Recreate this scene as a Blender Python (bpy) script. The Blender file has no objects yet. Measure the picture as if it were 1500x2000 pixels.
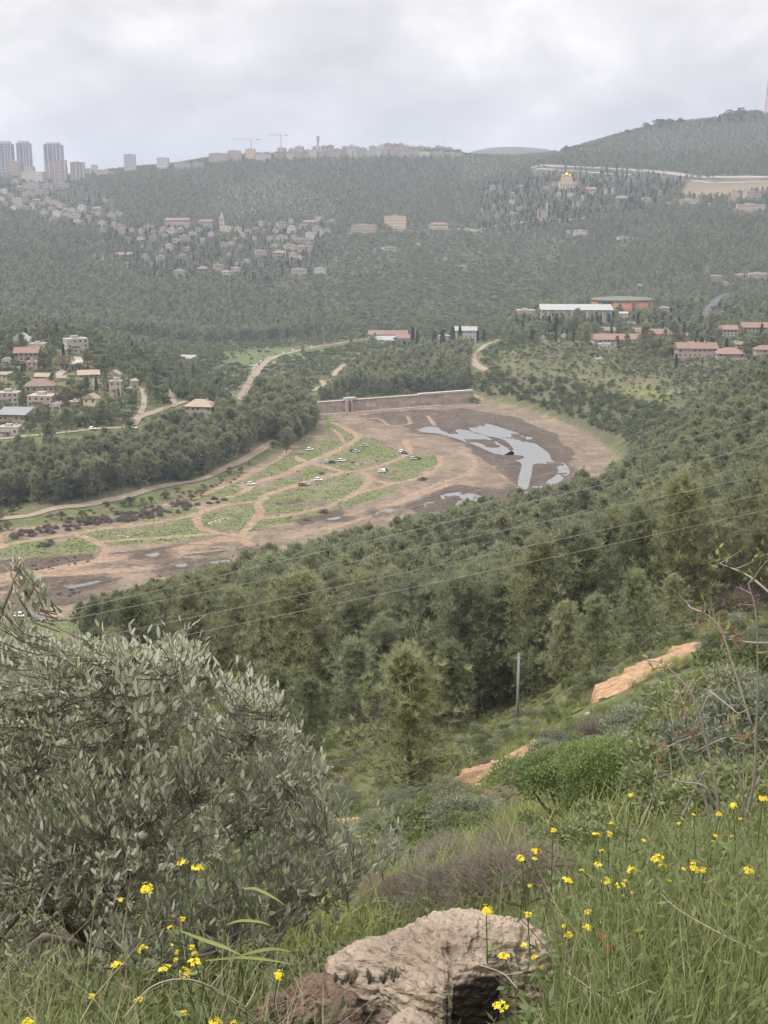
import bpy, bmesh, math, random
import numpy as np
from mathutils import Vector, Matrix, Euler

random.seed(7)
rng = np.random.default_rng(7)
R = math.radians
scene = bpy.context.scene
COL = scene.collection

# ------------------------------------------------------------------ camera
F, CX, CY = 2400.0, 750.0, 1000.0            # focal length and centre in photograph pixels
PITCH = math.atan(580 / 2400)                # eye level lies at row 420 of the photograph
cam_d = bpy.data.cameras.new('camera')
cam_d.sensor_fit = 'VERTICAL'
cam_d.sensor_height = 24.0
cam_d.lens = 24.0 * F / 2000.0
cam_d.clip_start = 0.05
cam_d.clip_end = 30000
cam = bpy.data.objects.new('camera', cam_d)
cam.rotation_euler = (math.pi / 2 - PITCH, 0, 0)
COL.objects.link(cam)
scene.camera = cam

# ------------------------------------------------------------------ sky
SUN_EL, SUN_AZ = R(52), R(-115)              # azimuth measured from +Y (view) towards +X
w = bpy.data.worlds.new('World')
scene.world = w
w.use_nodes = True
nt = w.node_tree
nt.nodes.clear()
N = nt.nodes.new
L = nt.links.new
out = N('ShaderNodeOutputWorld')
bg = N('ShaderNodeBackground')
bg.inputs['Strength'].default_value = 0.1
sky = N('ShaderNodeTexSky')
sky.sky_type = 'NISHITA'
sky.sun_disc = False
sky.sun_elevation = SUN_EL
sky.sun_rotation = SUN_AZ
sky.dust_density = 3.0
tc = N('ShaderNodeTexCoord')
mp = N('ShaderNodeMapping')
mp.inputs['Scale'].default_value = (3.4, 3.4, 7.0)
mp.inputs['Location'].default_value = (4.4, 0.0, 2.1)
n1 = N('ShaderNodeTexNoise'); n1.inputs['Scale'].default_value = 2.3; n1.inputs['Detail'].default_value = 7.0
n1.inputs['Roughness'].default_value = 0.55; n1.inputs['Distortion'].default_value = 0.25
n2 = N('ShaderNodeTexNoise'); n2.inputs['Scale'].default_value = 0.55; n2.inputs['Detail'].default_value = 4.0
r1 = N('ShaderNodeValToRGB')
r1.color_ramp.elements[0].position = 0.33; r1.color_ramp.elements[0].color = (4.0, 3.92, 3.95, 1)
r1.color_ramp.elements[1].position = 0.68; r1.color_ramp.elements[1].color = (7.0, 6.72, 6.5, 1)
e = r1.color_ramp.elements.new(0.5); e.color = (5.0, 4.84, 4.8, 1)
e = r1.color_ramp.elements.new(0.58); e.color = (5.6, 5.4, 5.3, 1)
r2 = N('ShaderNodeMapRange'); r2.inputs[1].default_value = 0.42; r2.inputs[2].default_value = 0.62
r2.inputs[3].default_value = 0.985; r2.inputs[4].default_value = 0.95
mx = N('ShaderNodeMix'); mx.data_type = 'RGBA'
L(tc.outputs['Generated'], mp.inputs['Vector'])
L(mp.outputs[0], n1.inputs['Vector']); L(mp.outputs[0], n2.inputs['Vector'])
L(n1.outputs['Fac'], r1.inputs['Fac']); L(n2.outputs['Fac'], r2.inputs[0])
L(r2.outputs[0], mx.inputs['Factor'])
L(sky.outputs[0], mx.inputs[6]); L(r1.outputs[0], mx.inputs[7])
sx = N('ShaderNodeSeparateXYZ'); L(tc.outputs['Generated'], sx.inputs[0])
gz = N('ShaderNodeMapRange'); gz.inputs[1].default_value = 0.0; gz.inputs[2].default_value = 1.0   # an overcast sky is brighter overhead
gz.inputs[3].default_value = 0.48; gz.inputs[4].default_value = 2.3
L(sx.outputs[2], gz.inputs[0])
gm = N('ShaderNodeVectorMath'); gm.operation = 'SCALE'
L(mx.outputs[2], gm.inputs[0]); L(gz.outputs[0], gm.inputs['Scale'])
L(gm.outputs[0], bg.inputs['Color']); L(bg.outputs[0], out.inputs['Surface'])

# ------------------------------------------------------------------ sun and exposure
sun_d = bpy.data.lights.new('sun', 'SUN')
sun_d.energy = 1.5
sun_d.angle = R(10)
sun_d.color = (1.0, 0.95, 0.87)
sun = bpy.data.objects.new('sun', sun_d)
sdir = Vector((math.sin(SUN_AZ) * math.cos(SUN_EL), math.cos(SUN_AZ) * math.cos(SUN_EL), math.sin(SUN_EL)))
sun.rotation_euler = sdir.to_track_quat('Z', 'Y').to_euler()
COL.objects.link(sun)
vs = scene.view_settings
vs.view_transform = 'Standard'
vs.look = 'None'
vs.gamma = 1.0
vs.use_curve_mapping = False
vs.exposure = 1.3
scene.cycles.use_denoising = True
scene.cycles.max_bounces = 5
scene.cycles.diffuse_bounces = 4
scene.cycles.glossy_bounces = 2
scene.cycles.transmission_bounces = 3
scene.cycles.volume_bounces = 0
scene.cycles.sample_clamp_indirect = 4.0

# ------------------------------------------------------------------ geometry helpers
SP, CP = math.sin(PITCH), math.cos(PITCH)


def ray(px, py):
    """direction through a photograph pixel, scaled so that its forward (Y) part is 1"""
    u = (np.asarray(px, float) - CX) / F
    v = (CY - np.asarray(py, float)) / F
    dy = CP + v * SP
    return u / dy, (-SP + v * CP) / dy


def at(px, py, Y):
    a, b = ray(px, py)
    return np.array([a * Y, Y, b * Y])


def pix(X, Y, Z):
    d = Y * CP - Z * SP
    d = np.where(np.abs(d) < 1e-6, 1e-6, d)
    return CX + F * X / d, CY - F * (Y * SP + Z * CP) / d


def inpoly(x, y, poly):
    x = np.asarray(x, float); y = np.asarray(y, float)
    res = np.zeros(x.shape, bool)
    n = len(poly)
    for i in range(n):
        x0, y0 = poly[i]; x1, y1 = poly[(i + 1) % n]
        if y0 == y1:
            continue
        c = ((y0 > y) != (y1 > y)) & (x < (x1 - x0) * (y - y0) / (y1 - y0) + x0)
        res ^= c
    return res


def segdist(x, y, pl, closed=False):
    x = np.asarray(x, float); y = np.asarray(y, float)
    best = np.full(x.shape, 1e9)
    n = len(pl)
    for i in range(n if closed else n - 1):
        x0, y0 = pl[i]; x1, y1 = pl[(i + 1) % n]
        dx, dy = x1 - x0, y1 - y0
        t = np.clip(((x - x0) * dx + (y - y0) * dy) / max(dx * dx + dy * dy, 1e-9), 0, 1)
        best = np.minimum(best, np.hypot(x - x0 - t * dx, y - y0 - t * dy))
    return best


def sstep(a, b, x):
    t = np.clip((x - a) / (b - a), 0, 1)
    return t * t * (3 - 2 * t)


def vnoise(x, y, seed=0):
    x = np.asarray(x, float); y = np.asarray(y, float)
    xi = np.floor(x); yi = np.floor(y)
    fx = x - xi; fy = y - yi
    fx = fx * fx * (3 - 2 * fx); fy = fy * fy * (3 - 2 * fy)

    def h(a, b):
        s = np.sin(a * 127.1 + b * 311.7 + seed * 74.7) * 43758.5453
        return s - np.floor(s)
    return (h(xi, yi) * (1 - fx) + h(xi + 1, yi) * fx) * (1 - fy) + (h(xi, yi + 1) * (1 - fx) + h(xi + 1, yi + 1) * fx) * fy


def fbm(x, y, o=4, seed=0):
    s = 0; a = 0.5
    for k in range(o):
        s = s + a * vnoise(x * 2 ** k, y * 2 ** k, seed + k)
        a *= 0.5
    return s


def smooth_line(pts, n=6):
    pts = np.asarray(pts, float)
    if len(pts) < 3:
        t = np.linspace(0, 1, n * 2)[:, None]
        return pts[0] * (1 - t) + pts[-1] * t
    P = np.vstack([2 * pts[0] - pts[1], pts, 2 * pts[-1] - pts[-2]])
    o = []
    for i in range(1, len(P) - 2):
        for t in np.linspace(0, 1, n, endpoint=False):
            a, b, c, d = P[i - 1], P[i], P[i + 1], P[i + 2]
            o.append(0.5 * (2 * b + (c - a) * t + (2 * a - 5 * b + 4 * c - d) * t * t + (3 * b - a - 3 * c + d) * t ** 3))
    o.append(pts[-1])
    return np.array(o)


# ------------------------------------------------------------------ the lie of the land
FLOOR = -137.0


def onfloor(px, py, z=FLOOR):
    a, b = ray(px, py)
    Y = z / b
    return (float(a * Y), float(Y))


SHORE_PX = [(-420, 1100), (-150, 1062), (0, 1040), (200, 1026), (300, 1000), (390, 972), (480, 934), (560, 890), (622, 850), (612, 812),
            (640, 806), (700, 804), (830, 796), (900, 788), (960, 790), (1030, 806), (1095, 832), (1150, 862), (1180, 895),
            (1180, 925), (1130, 960), (1040, 990), (950, 1020), (850, 1065), (750, 1098), (600, 1135), (450, 1168), (200, 1215),
            (0, 1285), (-200, 1330), (-420, 1340)]
SHORE = [onfloor(*p) for p in SHORE_PX]

CTRL = []                                     # (photograph x, photograph y, metres forward): where the ground lies


def C(px, py, Y):
    CTRL.append((px, py, Y))


for p in [(200, 2000, 3.2), (200, 1960, 5.0), (150, 1900, 8.0), (250, 1780, 16), (300, 1680, 26), (300, 1580, 45), (250, 1440, 80), (250, 1360, 130),
          (200, 1262, 200), (250, 1222, 260), (280, 1196, 320),
          (450, 1650, 30), (500, 1560, 50), (500, 1470, 80), (480, 1380, 130), (470, 1290, 200), (460, 1225, 270), (460, 1185, 340),
          (680, 2060, 3.2), (700, 1880, 6), (720, 1790, 11), (700, 1700, 22), (690, 1612, 38), (760, 1570, 62), (780, 1470, 105), (780, 1375, 150), (760, 1265, 230), (750, 1185, 300),
          (750, 1130, 370), (750, 1098, 430),
          (900, 1990, 3.4), (900, 1830, 6), (920, 1720, 12), (940, 1600, 26), (950, 1512, 46), (1010, 1412, 105), (1050, 1330, 150), (1080, 1205, 250), (1060, 1115, 340), (1030, 1058, 420), (1020, 1040, 480),
          (1250, 1930, 3.2), (1270, 1760, 5), (1250, 1660, 8), (1180, 1585, 14), (1180, 1440, 38), (1230, 1335, 62), (1250, 1250, 110), (1260, 1200, 160), (1270, 1140, 220), (1270, 1070, 300), (1250, 1010, 400), (1240, 965, 500), (1215, 925, 600),
          (1480, 1930, 3.2), (1480, 1730, 5), (1480, 1610, 8), (1480, 1500, 13), (1470, 1380, 26), (1420, 1285, 60), (1450, 1215, 110), (1460, 1140, 180), (1460, 1060, 260), (1460, 970, 350), (1460, 880, 450), (1460, 808, 560), (1440, 770, 680),
          # right bank
          (1230, 880, 690), (1200, 862, 712), (1130, 832, 760), (1040, 796, 835), (960, 772, 890), (920, 760, 935),
          (1300, 830, 715), (1300, 765, 800), (1320, 715, 900), (1200, 740, 860), (1100, 735, 900), (1100, 690, 1000), (1000, 712, 960), (1010, 680, 1060), (940, 720, 980),
          (1450, 720, 840), (1450, 693, 930), (1300, 695, 960), (1250, 660, 1120), (1100, 650, 1150), (1100, 622, 1350), (1230, 612, 1400), (1450, 650, 1150), (1420, 600, 1450), (1250, 580, 1650), (1450, 555, 1700),
          # left bank and the near village
          (100, 988, 562), (-50, 1000, 560), (300, 962, 598), (400, 940, 625), (470, 915, 660), (200, 905, 632), (50, 900, 640), (330, 890, 680), (450, 870, 705), (560, 850, 745),
          (200, 842, 695), (50, 845, 690), (-80, 840, 700), (180, 795, 750), (40, 790, 760), (280, 800, 745), (390, 815, 755), (480, 830, 760), (560, 800, 815), (390, 770, 820),
          (30, 735, 820), (150, 735, 815), (240, 745, 815), (330, 752, 850), (60, 690, 880), (150, 690, 880), (-60, 680, 900), (60, 655, 950), (150, 658, 940),
          (200, 690, 930), (280, 700, 960), (380, 720, 1000), (150, 655, 1080), (30, 648, 1100),
          # below the dam
          (480, 775, 930), (560, 778, 960), (700, 768, 960), (850, 758, 980), (480, 745, 1030), (520, 710, 1150), (620, 735, 1050), (740, 720, 1080), (850, 700, 1120), (640, 695, 1210),
          (720, 668, 1330), (600, 685, 1280), (450, 690, 1300), (300, 680, 1300), (950, 680, 1120), (850, 682, 1150), (780, 662, 1370), (930, 655, 1350), (1020, 645, 1300),
          # the far slope
          (50, 630, 1420), (250, 640, 1450), (450, 650, 1500), (650, 640, 1500), (850, 630, 1500), (1000, 615, 1500),
          (50, 560, 1750), (50, 490, 2050), (50, 430, 2400), (60, 385, 2800), (30, 348, 3200), (100, 362, 3150), (150, 352, 3200), (250, 337, 3200), (170, 400, 2750), (120, 420, 2600),
          (250, 560, 1800), (250, 510, 2020), (250, 460, 2250), (250, 420, 2500), (250, 370, 2850),
          (430, 560, 1820), (430, 530, 1950), (430, 480, 2200), (430, 445, 2400), (430, 400, 2650), (430, 350, 2950), (420, 318, 3200), (340, 332, 3200),
          (620, 570, 1780), (620, 520, 2000), (620, 470, 2250), (620, 430, 2480), (620, 380, 2780), (620, 330, 3080), (560, 309, 3250), (640, 307, 3280),
          (800, 560, 1820), (800, 500, 2100), (780, 445, 2400), (800, 400, 2680), (800, 340, 3050), (760, 306, 3260), (860, 303, 3260),
          (950, 580, 1700), (950, 500, 2080), (950, 440, 2380), (950, 390, 2620), (950, 340, 3000), (950, 313, 3280), (1060, 314, 3250), (1010, 312, 3350), (1085, 311, 3150),
          (1110, 560, 1780), (1110, 490, 2080), (1060, 430, 2300), (1110, 402, 2420), (1110, 370, 2520), (1060, 330, 2750), (1200, 340, 2730), (1112, 294, 3000), (1120, 308, 2900), (1160, 283, 3080),
          (1300, 540, 1780), (1300, 470, 2050), (1300, 420, 2250), (1300, 385, 2420), (1300, 350, 2640), (1300, 325, 2780), (1300, 246, 3250), (1200, 276, 3150), (1300, 290, 3000),
          (1450, 500, 1850), (1470, 440, 2080), (1470, 415, 2180), (1440, 395, 2280), (1450, 358, 2480), (1450, 342, 2560), (1450, 330, 2650), (1450, 229, 3300), (1500, 226, 3320), (1450, 280, 3000), (1580, 215, 3350),
          ]:
    C(*p)
for p in SHORE_PX[:-1]:
    q = onfloor(*p)
    C(p[0], p[1], q[1])
for p in [(300, 1100), (600, 1000), (800, 900), (950, 900), (200, 1150), (750, 850), (500, 1050)]:
    C(p[0], p[1], onfloor(*p)[1])


def build_field():
    P = []
    for px, py, Y in CTRL:
        x, y, z = at(px, py, Y)
        r = math.hypot(x, y)
        P.append((math.atan2(x, y) * 2.6, math.log(r), z / r))
    for a in (-0.5, -0.25, 0.0, 0.25, 0.5):
        P.append((a * 2.6, math.log(1.0), -1.74))
        P.append((a * 2.6, math.log(2.0), -0.985))
        far = 0.012 if a < 0.05 else 0.03
        P.append((a * 2.6, math.log(4300), far))
        P.append((a * 2.6, math.log(6500), 0.0))
        P.append((a * 2.6, math.log(9000), -0.005))
    for px, py, Y in [(920, 297, 5600), (990, 289, 5600), (1060, 293, 5600)]:
        x, y, z = at(px, py, Y)
        P.append((math.atan2(x, y) * 2.6, math.log(math.hypot(x, y)), z / math.hypot(x, y)))
    P = np.array(P)
    A = P[:, :2]; v = P[:, 2]
    d = np.hypot(A[:, None, 0] - A[None, :, 0], A[:, None, 1] - A[None, :, 1])
    K = np.where(d > 1e-9, d * d * np.log(np.maximum(d, 1e-9)), 0)
    n = len(P)
    K += np.eye(n) * 2e-4
    Q = np.hstack([np.ones((n, 1)), A])
    M = np.block([[K, Q], [Q.T, np.zeros((3, 3))]])
    sol = np.linalg.solve(M, np.concatenate([v, np.zeros(3)]))
    return A, sol


TA, TS = build_field()


def tps(a, l):
    a = np.clip(a, -0.5, 0.5) * 2.6
    sh = a.shape
    a = a.ravel(); l = l.ravel()
    o = np.empty(a.shape)
    for i in range(0, len(a), 20000):
        aa = a[i:i + 20000, None]; ll = l[i:i + 20000, None]
        d2 = (aa - TA[:, 0]) ** 2 + (ll - TA[:, 1]) ** 2
        k = np.where(d2 > 1e-12, 0.5 * d2 * np.log(np.maximum(d2, 1e-12)), 0)
        o[i:i + 20000] = k @ TS[:-3] + TS[-3] + TS[-2] * aa[:, 0] + TS[-1] * ll[:, 0]
    return o.reshape(sh)


def raw_h(X, Y):
    r = np.hypot(X, Y)
    rr = np.clip(r, 1.0, 9500)
    a = np.arctan2(X, Y)
    z = tps(a, np.log(rr)) * rr
    z = np.where(r < 1.0, -1.66 - 0.08 * r, z)
    amp = np.clip(r * 0.006, 0.0, 2.2) * sstep(4, 40, r)
    z = z + amp * (fbm(X / 34.0, Y / 34.0, 4, 3) - 0.47) * 2
    z = z + sstep(1.5, 6, r) * (1 - sstep(80, 200, r)) * 0.12 * (fbm(X / 1.1, Y / 1.1, 3, 9) - 0.47)
    # the drained reservoir is flat, with a bank round it
    sd = segdist(X, Y, SHORE, True)
    ins = inpoly(X, Y, SHORE)
    sd = np.where(ins, -sd, sd)
    z = np.where(sd < 60, FLOOR + (z - FLOOR) * sstep(-2, 30, sd), z)
    # behind the viewer the slope goes on up
    back = sstep(0.6, 1.6, np.abs(a)) * sstep(20, 400, r)
    z = z * (1 - back) + back * (20 + 0.02 * r)
    return z


az = np.concatenate([np.radians(np.arange(-180, -26, 3.0)), np.radians(np.arange(-26, 26, 0.2)), np.radians(np.arange(26, 180.1, 3.0))])
lr = np.linspace(math.log(0.35), math.log(9000), 640)
AZ, LR = np.meshgrid(az, lr, indexing='ij')
GX = np.sin(AZ) * np.exp(LR); GY = np.cos(AZ) * np.exp(LR)
GZ = raw_h(GX, GY)


def H(X, Y):
    """height of the ground: the terrain mesh itself, read between its vertices"""
    X = np.asarray(X, float); Y = np.asarray(Y, float)
    a = np.clip(np.arctan2(X, Y), az[0], az[-1] - 1e-6)
    l = np.clip(np.log(np.maximum(np.hypot(X, Y), 1e-6)), lr[0], lr[-1] - 1e-6)
    i = np.clip(np.searchsorted(az, a, side='right') - 1, 0, len(az) - 2)
    fj = (l - lr[0]) / (lr[1] - lr[0])
    j = np.clip(fj.astype(int), 0, len(lr) - 2)
    fi = (a - az[i]) / (az[i + 1] - az[i]); fj = fj - j
    return (GZ[i, j] * (1 - fi) + GZ[i + 1, j] * fi) * (1 - fj) + (GZ[i, j + 1] * (1 - fi) + GZ[i + 1, j + 1] * fi) * fj


STEPS = np.exp(np.linspace(math.log(2.0), math.log(8900), 1600))


def hit(px, py, ymin=2.0):
    """where the sight line through a photograph pixel meets the ground (beyond ymin)"""
    a, b = ray(px, py)
    s = STEPS[STEPS >= ymin]
    below = (b * s) < H(a * s, s)
    k = int(np.argmax(below)) if below.any() else len(s) - 1
    if k == 0:
        y = s[0]
    else:
        lo, hi = s[k - 1], s[k]
        for _ in range(14):
            m = 0.5 * (lo + hi)
            if b * m < float(H(a * m, m)):
                hi = m
            else:
                lo = m
        y = hi
    return np.array([float(a * y), float(y), float(H(a * y, y))])


# ------------------------------------------------------------------ mesh helpers
def mesh_np(name, V, Fc, mats=(), midx=None, col=None, colname='tint', smooth=False):
    """mesh from numpy arrays: Fc is (n,3) or (n,4)"""
    V = np.asarray(V, np.float32); Fc = np.asarray(Fc, np.int32)
    me = bpy.data.meshes.new(name)
    n, k = Fc.shape
    me.vertices.add(len(V)); me.vertices.foreach_set('co', V.ravel())
    me.loops.add(n * k); me.loops.foreach_set('vertex_index', Fc.ravel())
    me.polygons.add(n)
    me.polygons.foreach_set('loop_start', np.arange(0, n * k, k, dtype=np.int32))
    if midx is not None:
        me.polygons.foreach_set('material_index', np.asarray(midx, np.int32))
    for m in mats:
        me.materials.append(m)
    if smooth:
        me.polygons.foreach_set('use_smooth', np.ones(n, bool))
    if col is not None:
        col = np.asarray(col, np.float32)
        if col.ndim == 1:
            at_ = me.attributes.new(colname, 'FLOAT', 'POINT'); at_.data.foreach_set('value', col)
        else:
            at_ = me.attributes.new(colname, 'FLOAT_COLOR', 'POINT'); at_.data.foreach_set('color', col.ravel())
    me.update(calc_edges=True)
    me.validate()
    return me


class MB:
    """collects simple shapes into one mesh"""
    def __init__(s):
        s.v = []; s.f = []

    def add(s, vs, fs):
        o = len(s.v)
        s.v += [tuple(p) for p in vs]
        s.f += [tuple(i + o for i in f) for f in fs]

    def box(s, x0, x1, y0, y1, z0, z1):
        s.add([(x0, y0, z0), (x1, y0, z0), (x1, y1, z0), (x0, y1, z0), (x0, y0, z1), (x1, y0, z1), (x1, y1, z1), (x0, y1, z1)],
              [(0, 3, 2, 1), (4, 5, 6, 7), (0, 1, 5, 4), (1, 2, 6, 5), (2, 3, 7, 6), (3, 0, 4, 7)])

    def tube(s, pts, rad, k=6, cap=True):
        pts = [Vector(p) for p in pts]
        n = len(pts)
        if not hasattr(rad, '__len__'):
            rad = [rad] * n
        rings = []
        up = Vector((0.13, 0.21, 1)).normalized()
        for i, p in enumerate(pts):
            d = (pts[min(i + 1, n - 1)] - pts[max(i - 1, 0)])
            d = d.normalized() if d.length > 1e-9 else Vector((0, 0, 1))
            a = d.cross(up)
            if a.length < 1e-3:
                a = d.cross(Vector((1, 0, 0)))
            a.normalize(); b = d.cross(a)
            rings.append([p + (a * math.cos(t) + b * math.sin(t)) * rad[i] for t in [2 * math.pi * q / k for q in range(k)]])
        o = len(s.v)
        for r_ in rings:
            s.v += [tuple(p) for p in r_]
        for i in range(n - 1):
            for q in range(k):
                s.f.append((o + i * k + q, o + i * k + (q + 1) % k, o + (i + 1) * k + (q + 1) % k, o + (i + 1) * k + q))
        if cap:
            s.f.append(tuple(o + q for q in range(k))[::-1])
            s.f.append(tuple(o + (n - 1) * k + q for q in range(k)))

    def lathe(s, prof, k=12, c=(0, 0)):
        o = len(s.v)
        for r_, z in prof:
            for q in range(k):
                t = 2 * math.pi * q / k
                s.v.append((c[0] + r_ * math.cos(t), c[1] + r_ * math.sin(t), z))
        for i in range(len(prof) - 1):
            for q in range(k):
                s.f.append((o + i * k + q, o + i * k + (q + 1) % k, o + (i + 1) * k + (q + 1) % k, o + (i + 1) * k + q))
        s.f.append(tuple(o + q for q in range(k))[::-1])
        s.f.append(tuple(o + (len(prof) - 1) * k + q for q in range(k)))

    def mesh(s, name, mat, smooth=False):
        me = bpy.data.meshes.new(name)
        me.from_pydata(s.v, [], s.f)
        me.materials.append(mat)
        if smooth:
            me.polygons.foreach_set('use_smooth', [True] * len(me.polygons))
        me.update()
        return me

    def build(s, name, mat, parent=None, smooth=False):
        return link(name, s.mesh(name, mat, smooth), parent)


def link(name, data, parent=None, loc=None, rot=None, scl=None):
    o = bpy.data.objects.new(name, data)
    COL.objects.link(o)
    if parent is not None:
        o.parent = parent
    if loc is not None:
        o.location = loc
    if rot is not None:
        o.rotation_euler = rot
    if scl is not None:
        o.scale = scl
    return o


def tag(o, label=None, cat=None, group=None, kind=None):
    if label: o['label'] = label
    if cat: o['category'] = cat
    if group: o['group'] = group
    if kind: o['kind'] = kind
    return o


def empty(name, loc, rz=0.0, scl=None):
    o = link(name, None, None, loc, (0, 0, rz), scl)
    o.empty_display_size = 0.2
    return o


# ------------------------------------------------------------------ materials
MATS = {}


def mat(name, color, rough=0.85, vary=0.12, scale=3.0, bump=0.0, spec=0.2, metal=0.0, coord='Object', detail=4.0):
    if name in MATS:
        return MATS[name]
    m = bpy.data.materials.new(name); m.use_nodes = True
    t = m.node_tree; b = t.nodes['Principled BSDF']
    b.inputs['Roughness'].default_value = rough
    b.inputs['Specular IOR Level'].default_value = spec
    b.inputs['Metallic'].default_value = metal
    c = t.nodes.new('ShaderNodeTexCoord')
    n = t.nodes.new('ShaderNodeTexNoise'); n.inputs['Scale'].default_value = scale; n.inputs['Detail'].default_value = detail
    rp = t.nodes.new('ShaderNodeMapRange'); rp.inputs[1].default_value = 0.3; rp.inputs[2].default_value = 0.7
    rp.inputs[3].default_value = 1 - vary; rp.inputs[4].default_value = 1 + vary
    oi = t.nodes.new('ShaderNodeObjectInfo')
    r3 = t.nodes.new('ShaderNodeMapRange'); r3.inputs[3].default_value = 0.93; r3.inputs[4].default_value = 1.07
    ml = t.nodes.new('ShaderNodeMath'); ml.operation = 'MULTIPLY'
    v = t.nodes.new('ShaderNodeVectorMath'); v.operation = 'SCALE'; v.inputs[0].default_value = color
    t.links.new(c.outputs[coord], n.inputs['Vector'])
    t.links.new(n.outputs['Fac'], rp.inputs[0]); t.links.new(oi.outputs['Random'], r3.inputs[0])
    t.links.new(rp.outputs[0], ml.inputs[0]); t.links.new(r3.outputs[0], ml.inputs[1])
    t.links.new(ml.outputs[0], v.inputs['Scale']); t.links.new(v.outputs[0], b.inputs['Base Color'])
    if bump:
        bm_ = t.nodes.new('ShaderNodeBump'); bm_.inputs['Strength'].default_value = bump; bm_.inputs['Distance'].default_value = 0.05
        t.links.new(n.outputs['Fac'], bm_.inputs['Height']); t.links.new(bm_.outputs[0], b.inputs['Normal'])
    MATS[name] = m
    return m


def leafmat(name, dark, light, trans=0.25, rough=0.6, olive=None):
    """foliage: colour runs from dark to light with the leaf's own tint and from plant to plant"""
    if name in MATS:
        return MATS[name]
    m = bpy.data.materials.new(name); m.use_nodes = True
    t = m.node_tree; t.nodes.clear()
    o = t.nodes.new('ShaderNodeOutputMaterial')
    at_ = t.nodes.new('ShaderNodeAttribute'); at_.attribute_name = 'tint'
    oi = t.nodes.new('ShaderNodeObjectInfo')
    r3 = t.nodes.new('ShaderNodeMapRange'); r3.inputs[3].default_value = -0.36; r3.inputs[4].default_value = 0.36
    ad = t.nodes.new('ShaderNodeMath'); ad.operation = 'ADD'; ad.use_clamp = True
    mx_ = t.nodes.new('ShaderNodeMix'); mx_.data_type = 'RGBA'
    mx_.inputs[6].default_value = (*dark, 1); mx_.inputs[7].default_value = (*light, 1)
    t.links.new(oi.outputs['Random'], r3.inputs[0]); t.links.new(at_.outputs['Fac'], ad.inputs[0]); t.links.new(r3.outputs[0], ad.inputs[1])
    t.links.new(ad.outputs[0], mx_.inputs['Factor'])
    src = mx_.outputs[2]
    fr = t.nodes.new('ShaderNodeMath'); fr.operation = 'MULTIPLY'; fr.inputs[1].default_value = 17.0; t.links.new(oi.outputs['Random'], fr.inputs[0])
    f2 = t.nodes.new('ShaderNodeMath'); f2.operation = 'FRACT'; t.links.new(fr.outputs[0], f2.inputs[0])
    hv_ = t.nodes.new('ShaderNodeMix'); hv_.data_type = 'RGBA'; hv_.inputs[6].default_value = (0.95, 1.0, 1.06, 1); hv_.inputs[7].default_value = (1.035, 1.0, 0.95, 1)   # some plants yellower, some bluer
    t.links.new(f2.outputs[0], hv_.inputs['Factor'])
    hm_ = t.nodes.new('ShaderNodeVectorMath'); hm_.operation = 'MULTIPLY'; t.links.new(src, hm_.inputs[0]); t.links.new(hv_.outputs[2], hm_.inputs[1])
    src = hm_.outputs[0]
    if olive:                                   # silvery underside
        ge = t.nodes.new('ShaderNodeNewGeometry')
        m2 = t.nodes.new('ShaderNodeMix'); m2.data_type = 'RGBA'; m2.inputs[7].default_value = (*olive, 1)
        t.links.new(ge.outputs['Backfacing'], m2.inputs['Factor']); t.links.new(src, m2.inputs[6])
        src = m2.outputs[2]
    p = t.nodes.new('ShaderNodeBsdfPrincipled')
    p.inputs['Roughness'].default_value = rough; p.inputs['Specular IOR Level'].default_value = 0.3
    t.links.new(src, p.inputs['Base Color'])
    tr = t.nodes.new('ShaderNodeBsdfTranslucent'); t.links.new(src, tr.inputs['Color'])
    ms = t.nodes.new('ShaderNodeMixShader'); ms.inputs[0].default_value = trans
    t.links.new(p.outputs[0], ms.inputs[1]); t.links.new(tr.outputs[0], ms.inputs[2]); t.links.new(ms.outputs[0], o.inputs['Surface'])
    MATS[name] = m
    return m


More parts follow.
